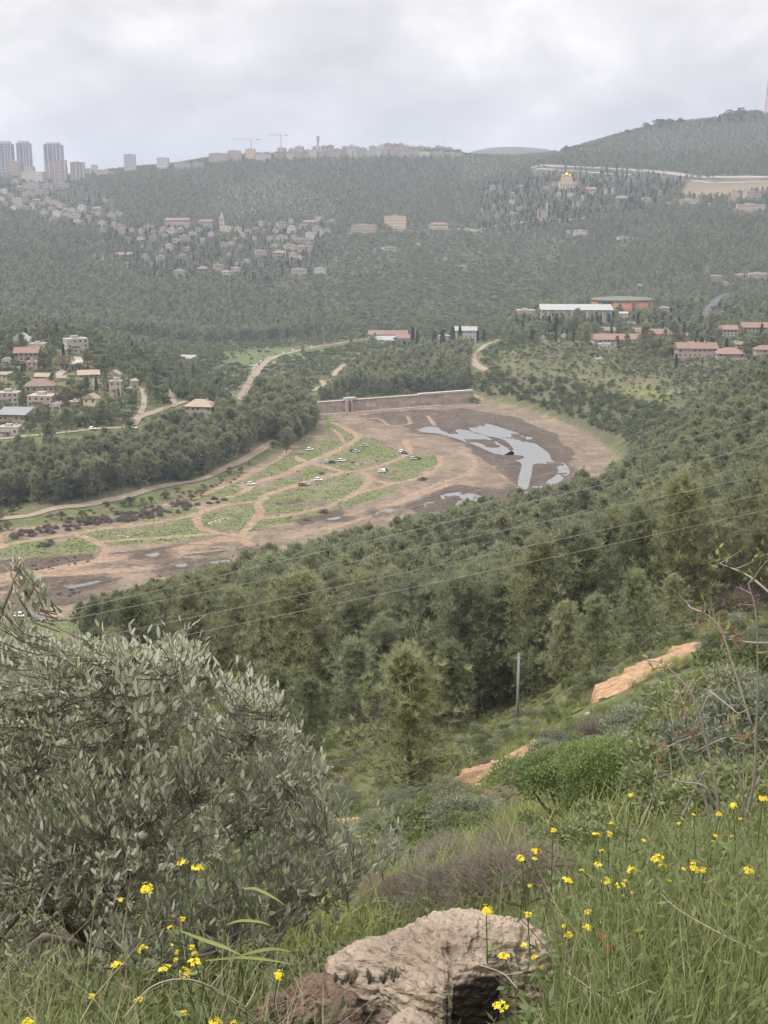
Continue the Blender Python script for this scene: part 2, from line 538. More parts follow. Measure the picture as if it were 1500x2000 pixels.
def layered(name, base, layers, scale=0.25, rough=0.95, bump=0.0, vary=0.2, fine=2.5):
    """ground: base colour with noise, over it colours by the four masks of the colour attribute 'mask'"""
    m = bpy.data.materials.new(name); m.use_nodes = True
    t = m.node_tree; b = t.nodes['Principled BSDF']
    b.inputs['Roughness'].default_value = rough; b.inputs['Specular IOR Level'].default_value = 0.15
    c = t.nodes.new('ShaderNodeTexCoord')
    n = t.nodes.new('ShaderNodeTexNoise'); n.inputs['Scale'].default_value = scale; n.inputs['Detail'].default_value = 8; n.inputs['Roughness'].default_value = 0.62
    nf = t.nodes.new('ShaderNodeTexNoise'); nf.inputs['Scale'].default_value = fine; nf.inputs['Detail'].default_value = 5
    t.links.new(c.outputs['Object'], n.inputs['Vector']); t.links.new(c.outputs['Object'], nf.inputs['Vector'])
    at_ = t.nodes.new('ShaderNodeAttribute'); at_.attribute_name = 'mask'
    sp = t.nodes.new('ShaderNodeSeparateColor'); t.links.new(at_.outputs['Color'], sp.inputs[0])
    mx0 = t.nodes.new('ShaderNodeMix'); mx0.data_type = 'RGBA'; mx0.inputs[6].default_value = (*base[0], 1); mx0.inputs[7].default_value = (*base[1], 1)
    rp = t.nodes.new('ShaderNodeMapRange'); rp.inputs[1].default_value = 0.38; rp.inputs[2].default_value = 0.62
    t.links.new(n.outputs['Fac'], rp.inputs[0]); t.links.new(rp.outputs[0], mx0.inputs['Factor'])
    src = mx0.outputs[2]
    chans = [sp.outputs[0], sp.outputs[1], sp.outputs[2], at_.outputs['Alpha']]
    for ch, colr in zip(chans, layers):
        if colr is None:
            continue
        # noise-frayed edge
        ad = t.nodes.new('ShaderNodeMath'); ad.operation = 'ADD'
        sb = t.nodes.new('ShaderNodeMapRange'); sb.inputs[1].default_value = 0.3; sb.inputs[2].default_value = 0.7; sb.inputs[3].default_value = -0.45; sb.inputs[4].default_value = 0.45
        t.links.new(nf.outputs['Fac'], sb.inputs[0]); t.links.new(ch, ad.inputs[0]); t.links.new(sb.outputs[0], ad.inputs[1])
        st = t.nodes.new('ShaderNodeMapRange'); st.inputs[1].default_value = 0.3; st.inputs[2].default_value = 0.75
        t.links.new(ad.outputs[0], st.inputs[0])
        gt = t.nodes.new('ShaderNodeMath'); gt.operation = 'MULTIPLY'; t.links.new(st.outputs[0], gt.inputs[0])
        g2 = t.nodes.new('ShaderNodeMapRange'); g2.inputs[1].default_value = 0.0; g2.inputs[2].default_value = 0.25; t.links.new(ch, g2.inputs[0]); t.links.new(g2.outputs[0], gt.inputs[1])
        mm = t.nodes.new('ShaderNodeMix'); mm.data_type = 'RGBA'; mm.inputs[7].default_value = (*colr, 1)
        t.links.new(gt.outputs[0], mm.inputs['Factor']); t.links.new(src, mm.inputs[6]); src = mm.outputs[2]
    nm_ = t.nodes.new('ShaderNodeTexNoise'); nm_.inputs['Scale'].default_value = fine * 0.22; nm_.inputs['Detail'].default_value = 9; nm_.inputs['Roughness'].default_value = 0.7; nm_.inputs['Distortion'].default_value = 1.2
    mpn = t.nodes.new('ShaderNodeMapping'); mpn.inputs['Rotation'].default_value = (0, 0, 0.6); mpn.inputs['Scale'].default_value = (1.0, 2.6, 1.0)
    t.links.new(c.outputs['Object'], mpn.inputs[0]); t.links.new(mpn.outputs[0], nm_.inputs['Vector'])
    vm = t.nodes.new('ShaderNodeMapRange'); vm.inputs[1].default_value = 0.3; vm.inputs[2].default_value = 0.7; vm.inputs[3].default_value = 1 - vary * 1.5; vm.inputs[4].default_value = 1 + vary * 1.5
    t.links.new(nm_.outputs['Fac'], vm.inputs[0])
    v0 = t.nodes.new('ShaderNodeVectorMath'); v0.operation = 'SCALE'; t.links.new(src, v0.inputs[0]); t.links.new(vm.outputs[0], v0.inputs['Scale']); src = v0.outputs[0]
    vr = t.nodes.new('ShaderNodeMapRange'); vr.inputs[1].default_value = 0.3; vr.inputs[2].default_value = 0.7; vr.inputs[3].default_value = 1 - vary; vr.inputs[4].default_value = 1 + vary
    t.links.new(nf.outputs['Fac'], vr.inputs[0])
    v = t.nodes.new('ShaderNodeVectorMath'); v.operation = 'SCALE'; t.links.new(src, v.inputs[0]); t.links.new(vr.outputs[0], v.inputs['Scale'])
    t.links.new(v.outputs[0], b.inputs['Base Color'])
    if bump:
        bm_ = t.nodes.new('ShaderNodeBump'); bm_.inputs['Strength'].default_value = bump; bm_.inputs['Distance'].default_value = 0.3
        t.links.new(nf.outputs['Fac'], bm_.inputs['Height']); t.links.new(bm_.outputs[0], b.inputs['Normal'])
    MATS[name] = m
    return m


# ------------------------------------------------------------------ roads and paths (kept clear by the planting)
ROADS = []       # world polylines with half width
PROTECT = []     # photograph points that must stay in sight: (px, py, Y)


def road_line(pts, width, ymin, protect=True, n=5):
    wp = np.array([hit(px, py, ymin)[:2] for px, py in pts])
    wl = smooth_line(wp, n)
    ROADS.append((wl, width / 2))
    if protect:
        for p in wl[::2]:
            q = pix(p[0], p[1], H(p[0], p[1]))
            PROTECT.append((float(q[0]), float(q[1]), p[1]))
    return wl


def ribbon(name, wl, width, material, label=None, lift=0.12, wob=0.15):
    wl = np.asarray(wl)
    # resample
    seg = np.hypot(*np.diff(wl, axis=0).T); s = np.concatenate([[0], np.cumsum(seg)])
    n = max(int(s[-1] / max(width * 0.5, 1.0)), 8)
    t = np.linspace(0, s[-1], n)
    P = np.stack([np.interp(t, s, wl[:, 0]), np.interp(t, s, wl[:, 1])], 1)
    T = np.gradient(P, axis=0); T /= np.linalg.norm(T, axis=1)[:, None] + 1e-9
    Nn = np.stack([-T[:, 1], T[:, 0]], 1)
    k = 5
    V = []
    for i in range(n):
        ww = width * (1 + wob * (vnoise(t[i] / width * 0.7, 3.3, 5) - 0.5) * 2)
        for j in range(k):
            f = j / (k - 1) - 0.5
            q = P[i] + Nn[i] * f * ww
            z = float(H(q[0], q[1])) + lift + q[1] * 0.00025 - (0.25 * lift if j in (0, k - 1) else 0)
            V.append((q[0], q[1], z))
    Fc = [(i * k + j, i * k + j + 1, (i + 1) * k + j + 1, (i + 1) * k + j) for i in range(n - 1) for j in range(k - 1)]
    o = link(name, mesh_np(name, V, Fc, [material], smooth=True))
    return tag(o, label, kind='structure')

# ================================================================== GROUND
MEADOWS = [  # photograph outlines of open grass: (polygon, min Y, max Y)
    ([(440, 690), (520, 682), (620, 676), (700, 664), (720, 668), (600, 692), (520, 712), (430, 716)], 1000, 1700),
    ([(720, 690), (800, 678), (880, 672), (960, 668), (950, 690), (880, 690), (780, 700), (720, 705)], 1000, 1500),
    ([(1000, 700), (1150, 715), (1300, 735), (1430, 760), (1400, 800), (1330, 790), (1200, 750), (1050, 735), (960, 722)], 820, 1200),
    ([(0, 850), (250, 838), (330, 850), (300, 872), (150, 868), (0, 885)], 600, 760),
    ([(900, 762), (1000, 790), (1100, 830), (1200, 880), (1225, 905), (1180, 872), (1090, 822), (1000, 780)], 640, 960),
    ([(480, 925), (560, 880), (640, 820), (640, 860), (560, 905), (480, 940)], 640, 900),
]
YELLOW = [([(1215, 752), (1300, 762), (1400, 785), (1380, 805), (1290, 785), (1220, 768)], 780, 900)]

gpx, gpy = pix(GX, GY, GZ)
front = GY > 1
m_grass = np.zeros(GX.shape); m_dirt = np.zeros(GX.shape); m_litter = np.zeros(GX.shape)
for poly, y0, y1 in MEADOWS:
    m_grass = np.maximum(m_grass, (inpoly(gpx, gpy, poly) & front & (GY > y0) & (GY < y1)) * (.3 if poly[0] == (1000, 700) else 1.0))
m_yel = np.zeros(GX.shape)
for poly, y0, y1 in YELLOW:
    m_yel = np.maximum(m_yel, (inpoly(gpx, gpy, poly) & front & (GY > y0) & (GY < y1)) * .55)
quarry = [(1330, 372), (1345, 350), (1400, 350), (1500, 350), (1560, 350), (1560, 378), (1480, 376), (1400, 388), (1335, 386)]
m_dirt = np.maximum(m_dirt, (inpoly(gpx, gpy, quarry) & front & (GY > 2200)) * 0.62)
bank = [(1180, 900), (1150, 880), (1120, 858), (1060, 830), (1000, 808), (940, 790), (905, 782), (905, 772), (960, 776), (1040, 800), (1110, 828), (1170, 858), (1210, 885), (1200, 940), (1150, 965)]
m_dirt = np.maximum(m_dirt, (inpoly(gpx, gpy, bank) & front & (GY > 560) & (GY < 960)) * 0.5)
# leaf litter under the pine woods
m_litter = sstep(120, 170, np.hypot(GX, GY)) * (1 - sstep(480, 560, np.hypot(GX, GY))) * 0.9
m_litter = np.maximum(m_litter, sstep(2300, 2600, np.hypot(GX, GY)) * (0.6 + .6 * (gpx > 1060)))
m_litter = np.maximum(m_litter, sstep(1380, 1480, np.hypot(GX, GY)) * .85) * (1 - m_grass) * (1 - m_dirt)
rb_ = inpoly(gpx, gpy, [(900, 765), (960, 700), (1120, 665), (1600, 690), (1600, 790), (1390, 830), (1230, 890), (1100, 825)]) & front & (GY > 640) & (GY < 1200)
m_litter = np.maximum(m_litter, rb_ * .5 * (1 - m_grass))
MASK = np.stack([m_grass, m_dirt, m_litter, m_yel], -1)

# the terrain dips a little under the separate sheet of the reservoir bed
under = inpoly(GX, GY, SHORE) & (segdist(GX, GY, SHORE, True) > 6)
GZ2 = GZ - under * 1.2
na, nr = GX.shape
V = np.stack([GX, GY, GZ2], -1).reshape(-1, 3)
ii, jj = np.meshgrid(np.arange(na - 1), np.arange(nr - 1), indexing='ij')
Fc = np.stack([ii * nr + jj, ii * nr + jj + 1, (ii + 1) * nr + jj + 1, (ii + 1) * nr + jj], -1).reshape(-1, 4)
# middle disc
c = len(V)
V = np.vstack([V, [[0, 0, -1.66]]])
disc = np.stack([np.full(na - 1, c), np.arange(na - 1) * nr, (np.arange(na - 1) + 1) * nr, (np.arange(na - 1) + 1) * nr], -1)
M4 = np.vstack([MASK.reshape(-1, 4), [[0, 0, 0, 0]]])
g_mat = layered('hillside_soil', ((0.078, 0.092, 0.038), (0.135, 0.122, 0.068)),
                [(0.085, 0.105, 0.040), (0.235, 0.168, 0.118), (0.070, 0.066, 0.042), (0.15, 0.16, 0.045)], scale=0.06, fine=0.5, bump=0.3)
me = mesh_np('ground', V, Fc, [g_mat], col=M4, colname='mask', smooth=True)
bm = bmesh.new(); bm.from_mesh(me); bm.verts.ensure_lookup_table()
for q in range(na - 1):
    try:
        bm.faces.new((bm.verts[c], bm.verts[(q + 1) * nr], bm.verts[q * nr])).smooth = True
    except ValueError:
        pass
bm.to_mesh(me); bm.free()
tag(link('ground', me), 'hillsides of grass, soil and leaf litter round the valley', kind='structure')

# ------------------------------------------------------------------ the drained reservoir
FL = lambda pts: [onfloor(*p) for p in pts]
TRACKS = [  # photograph lines of vehicle tracks on the bed, width in metres
    ([(-60, 1080), (0, 1068), (40, 1058), (120, 1046), (224, 1030), (320, 1018), (384, 1004), (400, 996), (378, 978), (420, 958), (460, 942), (504, 918), (548, 898), (568, 872)], 5),
    ([(8, 1066), (-2, 1052), (8, 1040), (52, 1033), (120, 1021), (200, 1007), (304, 990), (360, 979)], 3),
    ([(400, 996), (440, 986), (512, 978), (516, 968), (560, 954), (608, 938), (643, 929), (678, 922), (713, 918), (748, 908), (779, 896), (800, 880), (790, 860)], 5),
    ([(460, 942), (484, 954), (464, 966), (432, 974), (392, 985)], 4),
    ([(484, 952), (520, 936), (550, 929), (604, 903), (643, 887), (676, 870), (699, 854), (681, 840), (650, 825)], 5.5),
    ([(676, 868), (669, 860), (664, 850), (650, 838)], 2.5),
    ([(604, 903), (648, 915), (678, 922)], 5),
    ([(585, 900), (575, 890), (600, 903)], 3),
    ([(705, 920), (722, 934), (713, 950), (690, 966), (655, 982), (636, 992), (597, 999), (550, 1008), (500, 1012)], 4),
    ([(690, 966), (760, 947), (807, 936), (842, 922), (860, 908), (858, 892)], 3.5),
    ([(718, 929), (748, 943), (770, 944)], 3),
    ([(386, 1002), (386, 1020), (400, 1034), (432, 1042), (472, 1042), (492, 1022), (508, 1002), (504, 984), (516, 968)], 4.5),
    ([(472, 1042), (484, 1062), (516, 1070), (560, 1068)], 5),
    ([(432, 1042), (320, 1050), (208, 1058)], 4),
    ([(480, 1048), (420, 1056), (360, 1070), (312, 1082), (200, 1094), (120, 1110), (0, 1130), (-80, 1140)], 9),
    ([(156, 1046), (196, 1062), (208, 1078), (192, 1094)], 4),
    ([(-30, 1162), (0, 1158), (90, 1148), (192, 1136)], 2.5),
    ([(472, 1070), (320, 1086)], 3),
    ([(530, 1085), (400, 1098), (250, 1112), (100, 1122)], 8),
    ([(660, 1010), (760, 985), (830, 955), (900, 930), (930, 905), (900, 880)], 4),
    ([(560, 1050), (700, 1015), (800, 975), (880, 945)], 5),
    ([(700, 818), (740, 818), (760, 830), (800, 828), (795, 812)], 3),
    ([(835, 812), (850, 832)], 3),
    ([(975, 925), (1000, 945), (1010, 965)], 3),
    ([(-60, 1208), (40, 1204), (110, 1200)], 5),
]
GRASS = [
    [(500, 1000), (520, 975), (600, 945), (680, 928), (712, 935), (708, 950), (650, 975), (590, 995), (540, 1003)],
    [(610, 912), (640, 895), (690, 872), (740, 872), (800, 885), (760, 902), (680, 918), (640, 915)],
    [(725, 935), (780, 903), (850, 888), (862, 905), (800, 932), (740, 950)],
    [(395, 1008), (440, 992), (500, 985), (500, 1008), (480, 1034), (420, 1032), (398, 1024)],
    [(210, 1060), (240, 1036), (380, 1010), (390, 1030), (400, 1042), (300, 1056)],
    [(330, 1050), (400, 1044), (420, 1048), (300, 1062)],
    [(-60, 1092), (60, 1065), (170, 1050), (200, 1070), (180, 1078), (60, 1085)],
    [(630, 812), (650, 812), (690, 848), (690, 862), (640, 890), (590, 902), (570, 895), (640, 855)],
    [(470, 948), (560, 900), (600, 897), (500, 945)],
    [(420, 982), (480, 965), (500, 972), (440, 984)],
    [(490, 966), (560, 940), (610, 915), (650, 920), (600, 935), (520, 962)],
    [(600, 1000), (680, 975), (780, 950), (760, 965), (660, 1000)],
    [(-40, 1250), (0, 1212), (140, 1205), (160, 1230), (60, 1280)],
]
DARK = [
    [(690, 812), (830, 800), (900, 798), (1000, 812), (1090, 850), (1125, 895), (1085, 935), (1000, 950), (960, 910), (905, 868), (850, 845), (760, 830)],
    [(790, 992), (850, 955), (900, 945), (980, 955), (1010, 985), (900, 1012), (820, 1008)],
    [(-60, 1108), (0, 1092), (180, 1082), (190, 1094), (100, 1110), (0, 1120)],
    [(212, 1086), (300, 1070), (400, 1058), (310, 1080)],
    [(-60, 1170), (0, 1145), (180, 1116), (200, 1128), (100, 1150), (0, 1165)],
    [(-60, 1215), (0, 1168), (140, 1148), (200, 1160), (100, 1190), (0, 1204)],
    [(300, 1110), (420, 1094), (420, 1120), (300, 1130)],
    [(540, 985), (590, 970), (600, 978), (545, 992)], [(560, 1020), (660, 995), (680, 1002), (580, 1030)],
    [(330, 1084), (440, 1070), (480, 1074), (360, 1090)],
]
WATER = [
    [(812, 839), (835, 834), (862, 836), (905, 840), (948, 853), (982, 872), (1000, 884), (992, 890), (965, 884), (938, 872), (905, 860), (860, 847), (830, 844)],
    [(912, 824), (950, 828), (1000, 843), (1035, 855), (1045, 868), (1068, 885), (1075, 900), (1100, 906), (1108, 924), (1090, 940), (1074, 946), (1072, 941), (1090, 928), (1094, 916), (1078, 907),
     (1040, 906), (1034, 926), (1022, 970), (1012, 970), (1018, 930), (1022, 905), (998, 896), (984, 892), (1000, 882), (1006, 876), (985, 858), (948, 850), (925, 842)],
    [(863, 968), (880, 964), (905, 962), (925, 966), (940, 972), (925, 978), (905, 982), (896, 988), (890, 980), (868, 974)],
    [(832, 984), (842, 981), (850, 990), (856, 1003), (846, 1004)],
    [(735, 1004), (750, 998), (765, 995), (760, 1001)],
    [(1040, 951), (1075, 948), (1060, 953)],
    [(640, 1014), (660, 1010), (655, 1014)],
    [(500, 1076), (520, 1074), (522, 1082), (505, 1084)],
    [(288, 1084), (306, 1081), (300, 1086)], [(345, 1104), (360, 1102), (355, 1106)], [(410, 1098), (445, 1095), (430, 1099)],
    [(130, 1147), (165, 1141), (195, 1135), (160, 1144)],
]
SX = [p[0] for p in SHORE]; SY = [p[1] for p in SHORE]
xs = np.arange(-330, 175, 0.85); ys = np.concatenate([np.arange(345, 560, 1.2), np.arange(560, 930, 1.7)])
BX, BY = np.meshgrid(xs, ys, indexing='ij')
sdp = segdist(BX, BY, SHORE, True); inside = inpoly(BX, BY, SHORE)
keep = inside | (sdp < 7)
mg = np.zeros(BX.shape); mtk = np.zeros(BX.shape); md = np.zeros(BX.shape); mw = np.zeros(BX.shape)
wob = 5.0 * (fbm(BX / 14, BY / 14, 4, 21) - 0.47); wob2 = 5.0 * (fbm(BX / 14, BY / 14, 4, 55) - 0.47)
for g in GRASS:
    mg = np.maximum(mg, inpoly(BX + wob, BY + wob2 * 2, FL(g)) * 0.95)
mg = np.maximum(mg * np.clip(0.1 + 1.3 * fbm(BX / 11, BY / 20, 5, 4), 0, 1), inpoly(BX + wob * 2, BY + wob2 * 4, FL([(-60, 1060), (200, 1030), (390, 975), (560, 890), (640, 815), (700, 850), (820, 880), (870, 905), (760, 955), (640, 1005), (480, 1045), (300, 1060), (100, 1085), (-60, 1105)])) * np.clip(1.9 * fbm(BX / 10, BY / 18, 5, 44) - .42, 0, .9))
for g in DARK:
    md = np.maximum(md, inpoly(BX + wob * 1.4, BY + wob2 * 3, FL(g)) * 0.9)
md *= 0.45 + 1.0 * fbm(BX / 7, BY / 12, 4, 14)
for pl, wd in TRACKS:
    d = segdist(BX + wob * 0.15, BY + wob2 * 0.25, [tuple(q) for q in smooth_line(FL(pl), 5)])
    mtk = np.maximum(mtk, (1 - sstep(wd * 0.30, wd * 0.58, d * (.7 + .65 * fbm(BX / 16, BY / 16, 3, 99)))) * (.75 + .5 * fbm(BX / 5, BY / 5, 3, 66)))
mwet = np.zeros(BX.shape)
for g in WATER:
    d = segdist(BX + wob * .5, BY + wob2, FL(g), True); i_ = inpoly(BX + wob * .5, BY + wob2, FL(g))
    mw = np.maximum(mw, np.where(i_, 1.0, 1 - sstep(0, 3.0, d)))
    mwet = np.maximum(mwet, np.where(i_, 1.0, 1 - sstep(1, 15.0, d)))
mg = mg * (1 - mtk); md = md * (1 - mtk)
BZ = H(BX, BY) + 0.06 + np.where(inside, 1, 0) * ((0.9 * (fbm(BX / 12, BY / 12, 5, 8) - 0.47) + .25 * (fbm(BX / 3, BY / 3, 3, 18) - .44)) * sstep(0, 10, sdp) * (1 - .6 * mtk)) - mtk * 0.10 * inside + mg * 0.05
BZ = np.where(mw > 0.5, FLOOR - 0.24 + 1.25 * np.clip(fbm(BX / 11, BY / 18, 5, 88) - 0.43, 0, 1), BZ)
idx = -np.ones(BX.shape, int); idx[keep] = np.arange(keep.sum())
q = keep[:-1, :-1] & keep[1:, :-1] & keep[1:, 1:] & keep[:-1, 1:]
Fb = np.stack([idx[:-1, :-1][q], idx[1:, :-1][q], idx[1:, 1:][q], idx[:-1, 1:][q]], -1)
Vb = np.stack([BX[keep], BY[keep], BZ[keep]], -1)
Mb = np.stack([mg[keep], mtk[keep], md[keep], (mwet * np.clip(.2 + 1.3 * fbm(BX / 6, BY / 10, 4, 140), 0, 1))[keep]], -1)
b_mat = layered('reservoir_mud', ((0.118, 0.092, 0.068), (0.188, 0.144, 0.106)),
                [(0.105, 0.124, 0.048), (0.215, 0.153, 0.106), (0.080, 0.061, 0.047), (0.066, 0.051, 0.040)], scale=0.09, fine=0.55, bump=0.35, vary=0.24)
tag(link('reservoir_bed', mesh_np('reservoir_bed', Vb, Fb, [b_mat], col=Mb, colname='mask', smooth=True)),
    'drained reservoir bed of cracked brown mud, grass and tyre tracks', kind='structure')

wm = bpy.data.materials.new('shallow_water'); wm.use_nodes = True
b = wm.node_tree.nodes['Principled BSDF']
b.inputs['Base Color'].default_value = (0.105, 0.105, 0.10, 1); b.inputs['Roughness'].default_value = 0.06; b.inputs['IOR'].default_value = 1.4
b.inputs['Specular IOR Level'].default_value = 0.6
n_ = wm.node_tree.nodes.new('ShaderNodeTexNoise'); n_.inputs['Scale'].default_value = 1.2
bu = wm.node_tree.nodes.new('ShaderNodeBump'); bu.inputs['Strength'].default_value = 0.05; bu.inputs['Distance'].default_value = 0.05
wm.node_tree.links.new(n_.outputs['Fac'], bu.inputs['Height']); wm.node_tree.links.new(bu.outputs[0], b.inputs['Normal'])
wn = ['main tongue of shallow grey water on the left of the lake bed', 'wide grey pool with narrow outflow channels on the right of the bed',
      'small grey pond alone on the dark mud', 'pale wet rivulet beside the small pond', 'thin puddle in the mud left of the small pond',
      'thin streak of water under the right channel', 'tiny puddle near the lower tracks', 'pale puddle at the edge of the pine wood',
      'tiny pale puddle on the wide lower track', 'tiny puddle below the wide lower track', 'narrow puddle strip along the lower track', 'white wet strip beside the lowest track']
for g, nm in zip(WATER, wn):
    pl = smooth_line(FL(g) + [FL(g)[0]], 5)[:-1]
    dn = np.roll(pl, -1, 0) - np.roll(pl, 1, 0); nr_ = np.stack([dn[:, 1], -dn[:, 0]], 1) / (np.linalg.norm(dn, axis=1)[:, None] + 1e-9)
    ar = np.sum(pl[:, 0] * np.roll(pl[:, 1], -1) - np.roll(pl[:, 0], -1) * pl[:, 1])
    pl = pl + nr_ * (1.2 if ar > 0 else -1.2)
    bm = bmesh.new()
    vs_ = [bm.verts.new((p[0], p[1], FLOOR - 0.02)) for p in pl]
    f = bm.faces.new(vs_)
    if f.normal.z < 0:
        f.normal_flip()
    bmesh.ops.triangulate(bm, faces=[f])
    me = bpy.data.meshes.new('water'); bm.to_mesh(me); bm.free(); me.materials.append(wm)
    tag(link('water', me), nm, kind='structure')

# ================================================================== PLANT SHAPES
def unit(v):
    return v / (np.linalg.norm(v, axis=-1, keepdims=True) + 1e-9)


def needles(P, D, k, ln, wd, g, spread=0.8, tint=None):
    """k thin pointed leaves round each point of P, along D"""
    m = len(P)
    p = np.repeat(P, k, 0); d = np.repeat(D, k, 0)
    d = unit(d + spread * g.normal(size=d.shape))
    s = unit(np.cross(d, g.normal(size=d.shape))) * wd * 0.5
    l = ln * g.uniform(0.6, 1.2, (m * k, 1))
    V = np.stack([p - s, p + s, p + d * l], 1).reshape(-1, 3)
    Fc = np.arange(len(V)).reshape(-1, 3)
    t = np.repeat(tint if tint is not None else g.uniform(0.2, 0.8, m), k) + g.normal(0, 0.10, m * k)
    return V, Fc, np.clip(np.repeat(t, 3), 0, 1)


def leaves(P, D, ln, wd, g, tint, spread=0.5):
    """one pointed oval leaf (two triangles) at each point"""
    m = len(P)
    d = unit(D + spread * g.normal(size=D.shape))
    s = unit(np.cross(d, g.normal(size=D.shape)))
    l = ln * g.uniform(0.65, 1.2, (m, 1)); w_ = wd * g.uniform(0.7, 1.2, (m, 1))
    V = np.stack([P, P + d * l * 0.5 + s * w_ * 0.5, P + d * l, P + d * l * 0.5 - s * w_ * 0.5], 1).reshape(-1, 3)
    i = np.arange(m)[:, None] * 4
    Fc = np.concatenate([i + np.array([[0, 1, 2]]), i + np.array([[0, 2, 3]])], 0)
    return V, Fc, np.clip(np.repeat(tint, 4), 0, 1)


def tri(mb):
    """faces of a MB as triangles"""
    T = []
    for f in mb.f:
        for q in range(1, len(f) - 1):
            T.append((f[0], f[q], f[q + 1]))
    return np.array(mb.v, float).reshape(-1, 3), np.array(T, int).reshape(-1, 3)


BARK = mat('bark_grey_brown', (0.13, 0.105, 0.085), 0.95, 0.25, 8.0)
BARK_O = mat('bark_olive', (0.12, 0.105, 0.085), 0.95, 0.25, 8.0)
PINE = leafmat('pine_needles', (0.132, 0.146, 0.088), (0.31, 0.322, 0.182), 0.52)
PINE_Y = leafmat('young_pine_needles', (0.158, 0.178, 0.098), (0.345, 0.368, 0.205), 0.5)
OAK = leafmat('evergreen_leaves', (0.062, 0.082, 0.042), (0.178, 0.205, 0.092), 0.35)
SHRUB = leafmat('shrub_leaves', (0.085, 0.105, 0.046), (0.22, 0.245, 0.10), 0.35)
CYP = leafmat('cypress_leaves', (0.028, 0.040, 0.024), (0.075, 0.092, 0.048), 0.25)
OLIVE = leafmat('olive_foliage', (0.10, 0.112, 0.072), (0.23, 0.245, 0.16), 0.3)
DRY = leafmat('dry_twigs', (0.090, 0.072, 0.058), (0.19, 0.155, 0.125), 0.1)
FRESH = leafmat('fresh_green_leaves', (0.098, 0.132, 0.044), (0.205, 0.255, 0.09), 0.4)
BLOSSOM = leafmat('russet_leaves', (0.13, 0.09, 0.05), (0.26, 0.20, 0.10), 0.2)


def pine(seed, nb, nt_, k, ln, wd, h0=0.28, w0=0.26, lean=0.05, kt=6, round_=0.6):
    g = np.random.default_rng(seed)
    tb = MB()
    la = g.uniform(0, 6.28); lx, ly = math.cos(la) * lean, math.sin(la) * lean
    tr = lambda t: np.array([lx * t * t * 2 + 0.012 * math.sin(t * 7 + seed), ly * t * t * 2 + 0.012 * math.cos(t * 6 + seed), t])
    tb.tube([tr(t) for t in np.linspace(-0.03, 0.93, 7)], [0.017, 0.016, 0.0145, 0.012, 0.009, 0.006, 0.002], kt, False)
    P = []; D = []; T = []
    for i in range(nb):
        t = h0 + (0.97 - h0) * ((i + g.uniform(0, 1)) / nb) ** 0.85
        f = (t - h0) / (1 - h0)
        wlen = w0 * ((1 - f) ** round_ * 0.92 + 0.10) * (0.55 + 0.45 * min(1, f * 5 + 0.3)) * g.uniform(0.55, 1.15)
        a = i * 2.399 + g.uniform(-0.5, 0.5)
        el = R(g.uniform(8, 40) + 30 * f)
        d = np.array([math.cos(a) * math.cos(el), math.sin(a) * math.cos(el), math.sin(el)])
        b0 = tr(t * 0.93)
        b1 = b0 + d * wlen * 0.6; b2 = b0 + d * wlen + np.array([0, 0, 0.18 * wlen])
        if kt > 4:
            tb.tube([b0, b1, b2], [0.0055 * (1.15 - f), 0.004 * (1.15 - f), 0.0012], 3, False)
        base_t = g.uniform(0.2, 0.75)
        u_ = g.uniform(0.3, 1.0, nt_)
        pts = np.where(u_[:, None] < 0.6, b0 + (b1 - b0) * (u_[:, None] / 0.6), b1 + (b2 - b1) * ((u_[:, None] - 0.6) / 0.4))
        pts = pts + g.normal(0, 1, (nt_, 3)) * np.array([1, 1, 0.7]) * (0.018 + 0.16 * wlen * u_[:, None])
        dd = unit(pts - b0) * 0.6 + np.array([0, 0, 0.75])
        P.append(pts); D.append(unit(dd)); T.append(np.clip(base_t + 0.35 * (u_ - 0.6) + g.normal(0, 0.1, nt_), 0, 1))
    top = tr(0.93)
    pts = top + g.normal(0, 1, (nt_, 3)) * np.array([0.02, 0.02, 0.035]); P.append(pts); D.append(np.tile([0, 0, 1.0], (nt_, 1))); T.append(np.full(nt_, 0.7))
    P = np.vstack(P); D = np.vstack(D); T = np.concatenate(T)
    V, Fc, tn = needles(P, D, k, ln, wd, g, 0.65, T)
    return tri(tb), (V, Fc, tn)


def blob(seed, lobes, n, ln, wd, flat=0.75, trunk=True, h0=0.12, up=0.4, r0=0.42, hollow=0.55):
    """round crown of leaf clumps, unit height"""
    g = np.random.default_rng(seed)
    tb = MB()
    P = []; D = []; T = []
    cs = []
    for i in range(lobes):
        a = i * 2.399 + g.uniform(-0.4, 0.4); rr = r0 * math.sqrt((i + 0.4) / lobes) * g.uniform(0.8, 1.1)
        zc = h0 + 0.22 + (0.52 - 0.32 * rr / r0) * g.uniform(0.5, 1.0)
        cs.append((rr * math.cos(a), rr * math.sin(a), zc, g.uniform(0.15, 0.24)))
    for (x, y, z, r_) in cs:
        m = n // lobes
        d = unit(g.normal(size=(m, 3))); d[:, 2] = np.where(d[:, 2] < -0.35, -d[:, 2], d[:, 2])
        q = np.array([x, y, z]) + d * r_ * np.array([1, 1, flat]) * g.uniform(hollow, 1.08, (m, 1))
        q[:, 2] = np.maximum(q[:, 2], 0.015)
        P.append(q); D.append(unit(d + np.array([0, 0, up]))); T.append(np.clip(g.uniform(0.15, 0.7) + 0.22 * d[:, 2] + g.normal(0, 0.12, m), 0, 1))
        if trunk:
            tb.tube([(0, 0, -0.04), (x * 0.3, y * 0.3, h0 + 0.12), (x * 0.8, y * 0.8, z)], [0.028, 0.018, 0.005], 4, False)
    P = np.vstack(P); D = np.vstack(D); T = np.concatenate(T)
    return tri(tb), leaves(P, D, ln, wd, g, T, 0.7)


